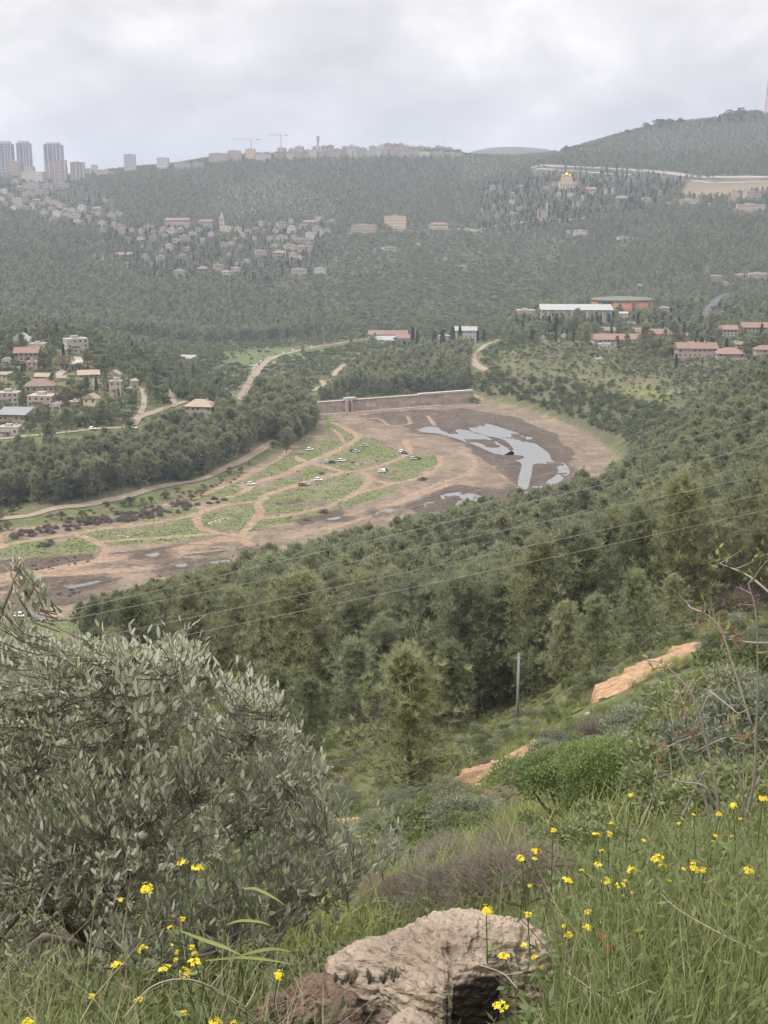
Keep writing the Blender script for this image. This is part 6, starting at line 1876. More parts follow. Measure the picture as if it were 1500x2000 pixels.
# ---- bare brown thickets on the bed
n_b = 0
for poly, cnt, h0, h1, nm in [([(5, 1052), (40, 1036), (150, 1019), (300, 990), (370, 979), (392, 986), (380, 999), (300, 1012), (150, 1035), (40, 1053)], 120, 1.2, 2.6, 'in the long thicket at the left shore'),
                              ([(395, 984), (420, 972), (450, 978), (440, 984), (410, 988)], 10, 1, 2, 'in the small thicket by the track fork'), ([(60, 1070), (95, 1056), (110, 1062), (90, 1072)], 8, 1.2, 2.2, 'in the round thicket on the left grass'),
                              ([(0, 1105), (180, 1085), (190, 1094), (100, 1112), (0, 1118)], 30, .5, 1.1, 'on the dark mud at the lower left'), ([(0, 1175), (140, 1150), (180, 1160), (60, 1190)], 26, .6, 1.4, 'below the lowest track'),
                              ([(700, 815), (900, 800), (1000, 815), (1080, 860), (1090, 900), (1040, 940), (960, 905), (860, 845)], 40, .3, .7, 'on the dark mud round the water')]:
    k_ = 0
    while k_ < cnt:
        x0, x1 = min(p[0] for p in poly), max(p[0] for p in poly); y0, y1 = min(p[1] for p in poly), max(p[1] for p in poly)
        px, py = random.uniform(x0, x1), random.uniform(y0, y1)
        if not inpoly(np.array([px]), np.array([py]), poly)[0] or any(inpoly(np.array([px]), np.array([py]), w_)[0] for w_ in WATER):
            continue
        k_ += 1
        p = floor_at(px, py); h = random.uniform(h0, h1)
        make_plant('thorn_shrub', 'dry', 'mid', p - np.array([0, 0, .1]), h, random.uniform(0, 6), 'brown leafless bush ' + nm, 'shrub', 'brown bushes ' + nm, random.uniform(1.0, 1.6))
for px, py, h, lb in [(826, 938, 2.4, 'single round brown bush right of the middle grass'), (632, 1002, 2.4, 'round brown bush on the lower track, right one'), (598, 1016, 1.8, 'round brown bush on the lower track, left one'), (628, 926, 1.6, 'brown bush inside the track triangle'), (690, 905, 1.4, 'brown bush on the middle grass')]:
    make_plant('thorn_shrub', 'dry', 'mid', floor_at(px, py) - np.array([0, 0, .1]), h, random.uniform(0, 6), lb, 'shrub', None, 1.9)
# pale stones strewn on the grass circle
M_PST = mat('pale_field_stone', (0.52, 0.45, 0.38), .9, .15, 4)
ico = bmesh.new(); bmesh.ops.create_icosphere(ico, subdivisions=1, radius=.5)
for v_ in ico.verts:
    v_.co *= random.uniform(.75, 1.2); v_.co.z *= .6
STM = bpy.data.meshes.new('field_stone'); ico.to_mesh(STM); ico.free(); STM.materials.append(M_PST)
for poly, cnt, nm in [([(405, 1022), (440, 1012), (455, 1014), (450, 1024), (415, 1026)], 34, 'in the track circle'), ([(228, 1046), (265, 1050), (262, 1056), (240, 1054)], 14, 'on the left grass strip'), ([(690, 905), (720, 898), (730, 902), (700, 908)], 10, 'on the middle grass')]:
    for _ in range(cnt):
        i_ = random.randrange(len(poly)); a_, b_, c_ = poly[0], poly[i_], poly[(i_ + 1) % len(poly)]
        u_, v_ = random.random(), random.random()
        if u_ + v_ > 1:
            u_, v_ = 1 - u_, 1 - v_
        p = floor_at(a_[0] + (b_[0] - a_[0]) * u_ + (c_[0] - a_[0]) * v_, a_[1] + (b_[1] - a_[1]) * u_ + (c_[1] - a_[1]) * v_)
        s_ = random.uniform(.4, 1.1)
        tag(link('field_stone', STM, None, p, (0, 0, random.uniform(0, 6)), (s_ * random.uniform(.8, 1.6), s_, s_)), 'pale stone in the scatter ' + nm, 'stone', 'pale stones ' + nm)

# ---- big trees on the skyline of the right hill, and cypress row
for px, pb, hp, kd, wd, lb in [(1262, 252, 12, 'oak', 1.0, 'small dark tree on the right skyline, left of the umbrella trees'), (1290, 248, 16, 'oak', 1.5, 'broad dark umbrella tree on the right skyline'), (1308, 247, 15, 'oak', 1.0, 'dark tree touching the broad umbrella tree on the skyline'),
                               (1328, 245, 13, 'oak', 1.0, 'round dark tree standing clear on the right skyline'), (1425, 232, 16, 'oak', 1.4, 'broad dark tree left of the masts on the skyline'), (1448, 230, 18, 'oak', 1.3, 'largest dark tree left of the masts on the skyline'), (1475, 229, 15, 'oak', 1.5, 'broad dark tree beside the lattice mast'),
                               (1225, 262, 8, 'oak', 1, 'small dark tree lower on the right skyline'), (1405, 236, 9, 'cypress', 1.6, 'small pointed tree on the right skyline'), (1105, 300, 14, 'oak', .9, 'dark tree at the foot of the right skyline'), (1120, 294, 10, 'oak', .8, 'second dark tree at the foot of the right skyline'), (1385, 240, 8, 'oak', 1.2, 'low dark tree right of the clear round tree')]:
    p0 = at(px, pb, 3230.0 if px > 1200 else 3000.0); z = float(H(p0[0], p0[1])); s_ = p0[1] / F
    make_plant('skyline_tree', kd, 'mid', (p0[0], p0[1], min(p0[2], z + 2) if z < p0[2] else z), hp * s_ + max(0, p0[2] - z), random.uniform(0, 6), lb, 'tree', 'trees on the right skyline', wd)
for px, pb, hp in [(806, 676, 36), (815, 676, 30), (848, 674, 28), (864, 676, 32), (884, 672, 34), (898, 674, 36), (918, 668, 28), (932, 668, 26), (945, 668, 24), (803, 700, 22), (769, 706, 26), (790, 704, 36), (826, 704, 28), (1008, 650, 30), (1020, 652, 26), (1034, 650, 28), (1060, 650, 32), (1072, 652, 34), (1086, 650, 36), (1098, 648, 34), (1164, 640, 30), (1190, 640, 26), (1246, 640, 30), (1310, 645, 28), (1325, 645, 26), (148, 690, 16), (1320, 722, 30)]:
    g = hit(px, pb, 800); h = hp * g[1] / F
    nm = 'behind the dam grove' if px < 950 else 'before the white hall and brick hall'
    if px == 148: nm = 'before the boxy white house'
    if px == 1320: nm = 'below the pinkish row house'
    make_plant('cypress_tree', 'cypress', 'mid', (g[0], g[1], g[2]), h, random.uniform(0, 6), 'dark pointed cypress in the row ' + nm if px not in (148, 1320) else 'single dark cypress ' + nm, 'cypress tree', 'cypresses ' + nm, random.uniform(1, 1.4))
for px, pb, hp, kd, lb in [(1123, 656, 52, 'pine', 'big dark pine in front of the long white hall'), (1145, 680, 48, 'pine', 'dark pine left of the longest red-roofed row'), (1255, 690, 60, 'pine', 'dark pine in front of the red-roofed rows'), (1320, 690, 66, 'pine', 'tall pine between the red-roofed rows'), (1385, 665, 54, 'pine', 'dense dark pine right of the red-roofed rows'),
                           (1365, 660, 44, 'pine', 'second dense pine right of the red-roofed rows'), (1465, 690, 40, 'oak', 'round dark tree above the right hipped roof'), (1420, 650, 30, 'fresh', 'bright green tree behind the two-storey red-roofed house'), (45, 690, 40, 'pine', 'dark pine grove tree at the left edge of the near village'), (20, 700, 46, 'pine', 'darkest pine at the left edge of the near village'),
                           (128, 725, 30, 'russet', 'brownish budding tree by the curved lane'), (135, 790, 40, 'russet', 'brownish bare tree above the pointed cream house'), (200, 830, 50, 'pine', 'feathery pine right of the pointed cream house'), (130, 850, 54, 'pine', 'tall feathery pine in the meadow below the village'), (225, 812, 20, 'fresh', 'yellow-green bush in the village meadow')]:
    g = hit(px, pb, 600); h = hp * g[1] / F
    make_plant(NAMES[kd][0], kd, 'mid', (g[0], g[1], g[2] - .2), h, random.uniform(0, 6), lb, NAMES[kd][1], None, 1.15)

# ---- utility pole and overhead wires
g = gp_
up = empty('utility_pole', g); tag(up, 'bare grey utility pole at the edge of the young pines', 'utility pole')
hp_ = 142 * (g[1] * CP - g[2] * SP) / F
M_POLE = mat('galvanised_pole', (0.19, 0.195, 0.20), .7, .1, 2)
mb = MB(); mb.tube([(0, 0, -.6), (0, 0, hp_ * .5), (0, 0, hp_)], [.15, .135, .115], 10); mb.build('post', M_POLE, up, True)
mb = MB(); mb.lathe([(.13, hp_), (.13, hp_ + .05), (.02, hp_ + .12)], 10); mb.build('cap', M_POLE, up)
mb = MB(); mb.box(-.35, .2, -.06, .06, hp_ * .93, hp_ * .95); mb.build('bracket', M_POLE, up)
M_WIRE = mat('aluminium_wire', (0.27, 0.27, 0.22), .6, .05, 1)
for (xa, ya, xb, yb, lb) in [(500, 1108, 1500, 872, 'second highest overhead wire across the pine wood'), (500, 1136, 1500, 930, 'third overhead wire from the top across the pine wood'), (500, 1180, 1500, 968, 'fourth overhead wire from the top across the pine wood'), (500, 1212, 1500, 1000, 'lowest overhead wire across the pine wood'), (500, 1064, 1500, 822, 'highest overhead wire across the pine wood')]:
    A_ = at(xa, ya, 46.0); B_ = at(xb, yb, 60.0)
    d = B_ - A_
    pts = []
    for t_ in np.linspace(-1.6, 1.9, 60):
        q = A_ + d * t_; u_ = (t_ + 1.6) / 3.5
        pts.append((q[0], q[1], q[2] - 4 * .55 * u_ * (1 - u_) + 4 * .55 * .25))
    mb = MB(); mb.tube(pts, .0085, 5)
    o = mb.build('power_line', M_WIRE); tag(o, lb, 'wire', 'overhead wires')

# ================================================================== FOREGROUND
def gnd(x, y):
    return float(H(x, y))


def rock_mat(name, c0, c1, dark, lichen_shade, scale=9.0, bump=1.0):
    m = bpy.data.materials.new(name); m.use_nodes = True
    t = m.node_tree; b = t.nodes['Principled BSDF']; b.inputs['Roughness'].default_value = .92; b.inputs['Specular IOR Level'].default_value = .15
    c = t.nodes.new('ShaderNodeTexCoord')
    n1_ = t.nodes.new('ShaderNodeTexNoise'); n1_.inputs['Scale'].default_value = scale * .45; n1_.inputs['Detail'].default_value = 8; n1_.inputs['Distortion'].default_value = .6
    n2_ = t.nodes.new('ShaderNodeTexNoise'); n2_.inputs['Scale'].default_value = scale * 4; n2_.inputs['Detail'].default_value = 8; n2_.inputs['Roughness'].default_value = .7
    n3_ = t.nodes.new('ShaderNodeTexVoronoi'); n3_.inputs['Scale'].default_value = scale * 2.2; n3_.feature = 'DISTANCE_TO_EDGE'
    mpv = t.nodes.new('ShaderNodeMapping'); mpv.inputs['Scale'].default_value = (1, 1, 3.2); mpv.inputs['Rotation'].default_value = (.3, .2, 0)
    t.links.new(c.outputs['Object'], mpv.inputs[0])
    for q in (n1_, n2_, n3_):
        t.links.new(mpv.outputs[0], q.inputs['Vector'])
    mx_ = t.nodes.new('ShaderNodeMix'); mx_.data_type = 'RGBA'; mx_.inputs[6].default_value = (*c0, 1); mx_.inputs[7].default_value = (*c1, 1)
    rp = t.nodes.new('ShaderNodeMapRange'); rp.inputs[1].default_value = .38; rp.inputs[2].default_value = .62; t.links.new(n1_.outputs['Fac'], rp.inputs[0]); t.links.new(rp.outputs[0], mx_.inputs['Factor'])
    # darker flecks by fine noise
    rp2 = t.nodes.new('ShaderNodeMapRange'); rp2.inputs[1].default_value = .54; rp2.inputs[2].default_value = .70; t.links.new(n2_.outputs['Fac'], rp2.inputs[0])
    m2 = t.nodes.new('ShaderNodeMix'); m2.data_type = 'RGBA'; m2.inputs[7].default_value = (*dark, 1); t.links.new(rp2.outputs[0], m2.inputs['Factor']); t.links.new(mx_.outputs[2], m2.inputs[6])
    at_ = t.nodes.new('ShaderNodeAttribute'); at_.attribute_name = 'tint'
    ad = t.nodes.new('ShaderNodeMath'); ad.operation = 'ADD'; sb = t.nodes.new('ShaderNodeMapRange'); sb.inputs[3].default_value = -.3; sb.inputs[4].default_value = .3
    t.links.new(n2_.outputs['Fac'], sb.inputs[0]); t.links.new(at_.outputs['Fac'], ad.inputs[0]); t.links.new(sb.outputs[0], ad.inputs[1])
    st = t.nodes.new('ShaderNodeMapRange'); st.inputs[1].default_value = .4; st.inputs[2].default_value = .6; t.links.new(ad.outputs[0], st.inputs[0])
    m3 = t.nodes.new('ShaderNodeMix'); m3.data_type = 'RGBA'; m3.inputs[7].default_value = (*lichen_shade, 1); t.links.new(st.outputs[0], m3.inputs['Factor']); t.links.new(m2.outputs[2], m3.inputs[6])  # tint mixes in lichen on the dark rocks, painted shade on the boulder facet
    t.links.new(m3.outputs[2], b.inputs['Base Color'])
    b1 = t.nodes.new('ShaderNodeBump'); b1.inputs['Strength'].default_value = bump * .7; b1.inputs['Distance'].default_value = .012; t.links.new(n2_.outputs['Fac'], b1.inputs['Height'])
    b2 = t.nodes.new('ShaderNodeBump'); b2.inputs['Strength'].default_value = bump * .5; b2.inputs['Distance'].default_value = .02; t.links.new(n3_.outputs['Distance'], b2.inputs['Height']); t.links.new(b1.outputs[0], b2.inputs['Normal'])
    t.links.new(b2.outputs[0], b.inputs['Normal'])
    return m


def n3(x, y, z, s, o=4, seed=0):
    return (fbm(x * s + 7, y * s, o, seed) + fbm(y * s + 3, z * s, o, seed + 11) + fbm(z * s + 5, x * s, o, seed + 23)) / 3 - .47


# ---- boulder: lofted along x, cross-sections with a flat top, front face and a facet with painted shade
YB = 3.38
bc = at(880, 1850, YB)
sB = (YB * CP - bc[2] * SP) / F
ZB = gnd(bc[0], YB)
crest = float(at(880, 1792, YB + .05)[2])                # world height of the crest
nx, ns = 260, 150
X_ = np.linspace(-266, 236, nx) * sB                    # along the stone, from photograph columns 614 to 1116
prof_x = np.array([-266, -240, -180, -80, -62, -20, 20, 70, 160, 200, 222, 236]) * sB
prof_z = np.array([-.25, -.13, -.085, -.052, -.03, -.008, 0, -.01, -.03, -.085, -.15, -.27])
prof_d = np.array([.05, .45, .75, .95, .98, 1, 1, 1, .97, .8, .5, .05])
zt = np.interp(X_, prof_x, prof_z); dp = np.interp(X_, prof_x, prof_d)
th = np.linspace(0, 1, ns, endpoint=False)
KEY = np.array([0, .30, .36, .50, .62, .80, .92, 1.0])   # front foot, under the brow, brow, top, crest, back brow, back foot
V = np.zeros((nx, ns, 3)); TN = np.zeros((nx, ns))
BASE = -.42
for i in range(nx):
    D_ = dp[i]; xr = X_[i] / sB
    edge = 10 * math.sin(i * .31) + 6 * math.sin(i * .83)
    rec = float(sstep(-16, -2, xr + edge * .6) * (1 - sstep(86, 112, xr + edge)))      # span of the shade-painted facet under the brow
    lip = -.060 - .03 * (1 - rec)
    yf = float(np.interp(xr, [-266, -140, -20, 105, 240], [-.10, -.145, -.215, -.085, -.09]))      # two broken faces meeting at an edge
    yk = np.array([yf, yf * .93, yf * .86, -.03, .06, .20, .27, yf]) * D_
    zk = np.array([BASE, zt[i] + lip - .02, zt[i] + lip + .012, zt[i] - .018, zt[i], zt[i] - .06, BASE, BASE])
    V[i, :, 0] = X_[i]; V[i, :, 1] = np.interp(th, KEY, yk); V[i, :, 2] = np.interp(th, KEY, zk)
    TN[i] = rec * (1 - sstep(.27, .325 + .012 * math.sin(i * .2), th))  # painted shade: the face turned from the light is coloured dark
V2 = V.copy()
V2[:, :, 1:] = (np.roll(V2, 1, 1)[:, :, 1:] + 2 * V2[:, :, 1:] + np.roll(V2, -1, 1)[:, :, 1:]) / 4
x_, y_, z_ = V2[..., 0], V2[..., 1], V2[..., 2]
nrm = unit(np.stack([x_ * .3, y_, z_ + .2], -1))
strat = np.abs(((z_ * 30 + x_ * 6 + y_ * 9 + 5.0 * n3(x_, y_, z_, 6, 3, 40)) % 1) - .5)
disp = .055 * n3(x_, y_, z_, 6, 5, 60) + .042 * n3(x_, y_, z_, 26, 4, 61) + .016 * (strat - .25) + .035 * n3(x_, y_, z_, 80, 3, 66)
disp -= .022 * sstep(.05, .12, n3(x_, y_ * .5, z_, 13, 4, 64))
V2 = V2 + nrm * disp[..., None]
i_, j_ = np.meshgrid(np.arange(nx - 1), np.arange(ns), indexing='ij')
Fc = np.stack([i_ * ns + j_, (i_ + 1) * ns + j_, (i_ + 1) * ns + (j_ + 1) % ns, i_ * ns + (j_ + 1) % ns], -1).reshape(-1, 4)
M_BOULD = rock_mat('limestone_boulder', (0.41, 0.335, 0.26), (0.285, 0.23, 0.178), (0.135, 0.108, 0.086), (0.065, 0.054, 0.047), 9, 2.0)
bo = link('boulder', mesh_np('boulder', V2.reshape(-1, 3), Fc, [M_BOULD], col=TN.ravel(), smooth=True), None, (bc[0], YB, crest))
tag(bo, 'large cream limestone boulder with a facet darkened by painted shade in the foreground', 'boulder')


def lump(name, px, py, Y, rx, ry, rz_, seed, m_, label, cat='rock', rough=.3, sink=.3):
    c_ = at(px, py, Y)
    bm = bmesh.new(); bmesh.ops.create_icosphere(bm, subdivisions=5, radius=1.0)
    P = np.array([v.co[:] for v in bm.verts])
    d = 1 + rough * 2 * n3(P[:, 0], P[:, 1], P[:, 2], 1.6, 5, seed) + rough * .9 * n3(P[:, 0], P[:, 1], P[:, 2], 6, 4, seed + 5) + rough * .5 * n3(P[:, 0], P[:, 1], P[:, 2], 20, 3, seed + 9)
    d = d - rough * .55 * (1 - np.minimum(1, 9 * np.abs(n3(P[:, 0], P[:, 1], P[:, 2], 2.6, 3, seed + 31)))) * .6
    P = P * d[:, None] * np.array([rx, ry, rz_])
    for v, q in zip(bm.verts, P):
        v.co = q
    for f in bm.faces:
        f.smooth = True
    me = bpy.data.meshes.new(name); bm.to_mesh(me); bm.free(); me.materials.append(m_)
    a_ = me.attributes.new('tint', 'FLOAT', 'POINT'); a_.data.foreach_set('value', np.clip(n3(P[:, 0], P[:, 1], P[:, 2], 9, 3, seed + 3) * 2 + .25, 0, 1).astype(np.float32))
    o = link(name, me, None, c_, (0, 0, seed))
    return tag(o, label, cat)


M_DROCK = rock_mat('weathered_dark_rock', (0.20, 0.135, 0.105), (0.115, 0.082, 0.068), (0.05, 0.04, 0.034), (0.27, 0.23, 0.185), 12, 1.8)
lump('rock', 632, 1994, 3.25, .17, .14, .095, 5, M_DROCK, 'rough dark reddish rock left of the cream boulder', rough=.62)
lump('rock', 560, 1990, 3.15, .10, .10, .075, 9, M_DROCK, 'small dark rock at the bottom left of the rough reddish rock', rough=.7)
lump('stone', 800, 2032, 3.1, .15, .09, .03, 14, M_BOULD, 'flat cream stone at the bottom edge under the boulder', 'stone', rough=.25)
for k_, (px, py, Y, s_) in enumerate([(648, 1498, 36, .55), (655, 1502, 36, .3), (1218, 1185, 120, .9), (900, 1560, 42, .4), (930, 1535, 45, .35), (1150, 1395, 50, .4), (1060, 1440, 48, .35), (905, 1545, 43, .3), (1195, 1358, 55, .4)]):
    g = hit(px, py, Y - 12)
    tag(link('field_stone', STM, None, g, (0, 0, k_), (s_ * 1.4, s_, s_)), ['pale flat stone behind the olive tree', 'small pale stone beside the flat one behind the olive', 'white stone on the slope right of the pines', 'cream stone at the lower path edge', 'cream stone on the path middle', 'cream stone at the upper path bend', 'cream stone where the path narrows', 'second cream stone at the lower path edge', 'cream stone under the orange path bend'][k_], 'stone')

# ---- fleshy rosette leaves on the stone
M_SUCC = leafmat('stonecrop_leaf', (0.085, 0.085, 0.06), (0.17, 0.17, 0.11), .2, .5)
M_SUCR = leafmat('red_stonecrop_leaf', (0.13, 0.065, 0.055), (0.21, 0.11, 0.085), .2, .5)


def fleshy(hh, ww, g):
    mb = MB()
    mb.tube([(0, 0, -.01), (.0, 0, hh * .3), (hh * .06 * g, 0, hh * .7), (hh * .1 * g, 0, hh)], [ww * .7, ww, ww * .8, ww * .12], 6)
    return mb


SUCM = [fleshy(.042, .0062, 1).mesh('leaf', M_SUCC, True), fleshy(.038, .0055, -1).mesh('leaf', M_SUCR, True), fleshy(.03, .006, .5).mesh('leaf', M_SUCC, True)]
for cx_, cy_, n_, lb, spread in [(690, 1866, 13, 'dark red and green stonecrop on the boulder\'s left brow', 34), (765, 1842, 8, 'small green stonecrop on the boulder ledge', 20)]:
    jb = int(.41 * ns)                                   # they root along the brow of the boulder
    brow = V2[:, jb] + np.array([bc[0], YB, crest])
    bpx, _ = pix(brow[:, 0], brow[:, 1], brow[:, 2])
    p = brow[int(np.argmin(np.abs(bpx - cx_)))]
    s_ = empty('stonecrop', tuple(p)); tag(s_, lb, 'succulent')
    for i in range(n_):
        r_ = brow[int(np.argmin(np.abs(bpx - (cx_ + random.uniform(-spread, spread)))))] - p
        q = random.uniform(.6, 1.1)
        link('leaf', SUCM[random.choice([0, 0, 1, 2]) if n_ > 10 else random.choice([0, 2])], s_, (r_[0], r_[1] + random.uniform(-.012, .012), r_[2] + random.uniform(-.006, .002)), (random.uniform(-.25, .25), random.uniform(-.25, .3), random.uniform(0, 6)), (q, q, q))

# ---- olive tree at the left
M_OLB = mat('olive_bark', (0.16, 0.14, 0.115), .95, .25, 14)
M_OLF = leafmat('olive_leaves', (0.215, 0.227, 0.155), (0.48, 0.49, 0.35), .52, .45, olive=(0.52, 0.525, 0.42))
M_OLN = leafmat('olive_new_leaves', (0.25, 0.275, 0.12), (0.43, 0.46, 0.23), .42, .5, olive=(0.44, 0.46, 0.29))
g_ = np.random.default_rng(77)
OUT = [(-140, 1225), (0, 1232), (90, 1255), (190, 1262), (250, 1252), (330, 1240), (372, 1262), (430, 1305), (470, 1335), (540, 1362), (556, 1420), (600, 1470), (640, 1540), (662, 1620), (700, 1655), (760, 1640), (795, 1655), (735, 1712), (690, 1760), (620, 1815), (560, 1840), (430, 1880), (300, 1950), (240, 2060), (-140, 2060)]
GAP = [(330, 1570), (440, 1590), (450, 1680), (400, 1720), (330, 1690)]
YO = lambda px, py: 4.15 + .0009 * abs(px - 260) - .0004 * (py - 1500)
base = np.array([-1.35, 5.3, gnd(-1.35, 5.3)])
LIMB_PX = [[(-60, 1950), (120, 1780), (300, 1640), (420, 1540), (500, 1440), (530, 1375)], [(-60, 1900), (60, 1760), (180, 1620), (260, 1500), (330, 1380), (360, 1270)], [(-80, 1850), (-20, 1700), (60, 1560), (120, 1420), (180, 1300)],
           [(-60, 2000), (150, 1890), (350, 1800), (520, 1700), (640, 1600)], [(0, 2040), (250, 1930), (450, 1830), (620, 1740), (720, 1690), (790, 1655)], [(120, 1780), (280, 1690), (440, 1610), (560, 1540), (630, 1510)],
           [(60, 1760), (200, 1660), (340, 1560), (440, 1420), (460, 1340)], [(-100, 1700), (-60, 1500), (-20, 1350), (10, 1250)], [(-60, 1780), (100, 1700), (230, 1640), (380, 1560)], [(-80, 1420), (-40, 1300), (0, 1200), (30, 1130), (42, 1098)],
           [(150, 1890), (300, 1880), (420, 1860), (540, 1820)], [(180, 1620), (240, 1450), (260, 1340), (262, 1262)]]
LIMB = []
for k_, L_ in enumerate(LIMB_PX):
    dY = [0, .25, .5, -.2, -.15, .1, .3, .55, -.1, -.9, -.3, .35][k_]
    pts = np.array([at(px, py, YO(px, py) + dY + (.15 if i == 0 else 0)) for i, (px, py) in enumerate(L_)])
    LIMB.append(smooth_line(pts, 6))
olive = empty('olive_tree', base); tag(olive, 'silvery grey-green olive tree filling the lower left foreground', 'olive tree')
inv = np.array(base)
tb = MB(); st_ = LIMB[0][0]
tb.tube([base - np.array([0, 0, .2]) - inv, base + np.array([.05, -.2, .35]) - inv, (base + st_) / 2 + np.array([-.05, 0, .15]) - inv, st_ - inv], [.10, .085, .06, .03], 9)
tb.build('trunk', M_OLB, olive, True)
for L_ in LIMB:
    mb = MB(); n_ = len(L_)
    w0_ = .0125
    mb.tube([tuple(p - inv) for p in L_], list(np.linspace(w0_, .0022, n_)), 6); mb.build('branch', M_OLB, olive, True)
    if np.linalg.norm(L_[0] - st_) > .05:
        mb = MB(); mb.tube([tuple(base + np.array([0, -.05, .3]) - inv), tuple((base + L_[0]) / 2 + np.array([0, .1, .2]) - inv), tuple(L_[0] - inv)], [.03, .022, .0125], 6); mb.build('branch', M_OLB, olive, True)
LP = np.vstack(LIMB[:9] + LIMB[10:])
tgt = []
while len(tgt) < 3200:
    px = g_.uniform(-140, 800, 400); py = g_.uniform(1225, 2060, 400)
    k = inpoly(px, py, OUT) & ~(inpoly(px, py, GAP) & (g_.uniform(size=400) < .8))
    k &= ~((py > 1840) & (g_.uniform(size=400) < .35))
    k &= (fbm(px / 55, py / 55, 3, 202) > .36) | (g_.uniform(size=400) < .3)
    px = px + g_.normal(0, 16, 400); py = py + g_.normal(0, 16, 400) - np.abs(g_.normal(0, 12, 400))
    for a_, b_ in zip(px[k], py[k]):
        tgt.append(at(a_, b_, YO(a_, b_) + g_.uniform(-.45, .75)))
for t_ in np.linspace(.4, 1, 18):                       # the twig that stands up at the left edge
    q = LIMB[9][int(t_ * (len(LIMB[9]) - 1))]; tgt.append(q + g_.normal(0, .02, 3))
tgt = np.array(tgt)
twigs = MB(); LPts = []; LD = []; LT = []
for q in tgt:
    d = np.linalg.norm((LP - q) * np.array([1, .6, 1.0]) + np.array([0, 0, 0]), axis=1) + .25 * np.maximum(LP[:, 2] - q[2], 0)
    b_ = LP[int(np.argmin(d))]
    ln = np.linalg.norm(q - b_)
    if ln > .32:
        b_ = q + (b_ - q) * .32 / ln + np.array([0, 0, -.06]); ln = .32
    m_ = (q + b_) / 2 + np.array([.0, 0, -.08 * ln]) + g_.normal(0, .02, 3)
    tipd = unit(unit(q - m_) * .7 + np.array([.25, -.05, .8]))
    e_ = q + tipd * .05
    if ln > .06:
        twigs.tube([tuple(b_ - inv), tuple(m_ - inv), tuple(q - inv), tuple(e_ - inv)], [.0028, .0022, .0015, .0008], 3, False)
    n_l = g_.integers(8, 14)
    young = g_.uniform() < .22
    for i in range(n_l):
        u = .25 + .75 * (i + g_.uniform(0, .6)) / n_l
        p = (1 - u) ** 2 * b_ + 2 * u * (1 - u) * m_ + u * u * q if u < .9 else q + tipd * .05 * (u - .9) * 10
        if np.linalg.norm(p - q) > .22:
            p = q - unit(q - m_) * g_.uniform(0, .2)
        side = unit(np.cross(tipd, g_.normal(size=3)))
        LPts.append(p); LD.append(unit(tipd * .9 + side * .6 + np.array([0, 0, .25]))); LT.append((np.clip(g_.normal(.42, .2), 0, 1), young and u > .7))
twigs.build('twig', M_OLB, olive)['kind'] = 'stuff'
LPts = np.array(LPts); LD = np.array(LD); LTi = np.array([t_[0] for t_ in LT]); LY = np.array([t_[1] for t_ in LT])


def olive_leaves(P, D, T, g, ln=.047, wd=.0112):
    """narrow leaf with a fold along the midrib: 8 triangles"""
    m = len(P)
    s = unit(np.cross(D, g.normal(size=D.shape) * .6 + np.array([0, -.2, .6]))); nrm_ = unit(np.cross(s, D))
    l = (ln * g.uniform(.6, 1.15, m))[:, None]; w_ = (wd * g.uniform(.75, 1.2, m))[:, None]
    bend = (g.uniform(-.12, .06, m))[:, None] * l
    V = np.stack([P, P + D * l * .35 + s * w_ * .5 + nrm_ * w_ * .15, P + D * l * .75 + s * w_ * .4 + nrm_ * (w_ * .12 + bend * .5), P + D * l + nrm_ * bend,
                  P + D * l * .75 - s * w_ * .4 + nrm_ * (w_ * .12 + bend * .5), P + D * l * .35 - s * w_ * .5 + nrm_ * w_ * .15, P + D * l * .4, P + D * l * .75 + nrm_ * bend * .5], 1)
    fi = np.array([[0, 1, 6], [1, 2, 6], [2, 7, 6], [2, 3, 7], [0, 6, 5], [5, 6, 4], [4, 6, 7], [4, 7, 3]])
    i = np.arange(m)[:, None, None] * 8
    return V.reshape(-1, 3), (i + fi).reshape(-1, 3), np.repeat(T, 8)


camd = np.linalg.norm(LPts, axis=1)
near_i = np.argsort(camd)
lpx, lpy = pix(LPts[:, 0], LPts[:, 1], LPts[:, 2])
inframe = (lpx > 0) & (lpx < 1500) & (lpy > 0) & (lpy < 2000)
sel = np.array([i for i in near_i if inframe[i] and g_.uniform() < .5][:290])
mask_ = np.ones(len(LPts), bool); mask_[sel] = False
a_ = mask_ & ~LY
V, Fc, T = olive_leaves(LPts[a_] - inv, LD[a_], LTi[a_], g_); o = link('foliage', mesh_np('foliage', V, Fc, [M_OLF], col=T), olive); o['kind'] = 'stuff'
a_ = mask_ & LY
V, Fc, T = olive_leaves(LPts[a_] - inv, LD[a_], LTi[a_], g_, .036, .011); o = link('new_foliage', mesh_np('new_foliage', V, Fc, [M_OLN], col=T), olive); o['kind'] = 'stuff'
LEAFM = []
for k_ in range(6):
    V, Fc, T = olive_leaves(np.zeros((1, 3)), np.array([[0, 0, 1.0]]), np.array([.2 + .12 * k_]), g_, .054, .0135)
    LEAFM.append(mesh_np('leaf', V, Fc, [M_OLF], col=T))
for k_, i in enumerate(sel):
    q = Vector(LD[i]).to_track_quat('Z', 'Y').to_euler(); q.rotate_axis('Z', random.uniform(0, 6.28))
    link('leaf', LEAFM[k_ % 6], olive, tuple(LPts[i] - inv), q)

# ---- grass
M_GR = leafmat('grass_blades', (0.105, 0.125, 0.036), (0.265, 0.285, 0.105), .4, .5)


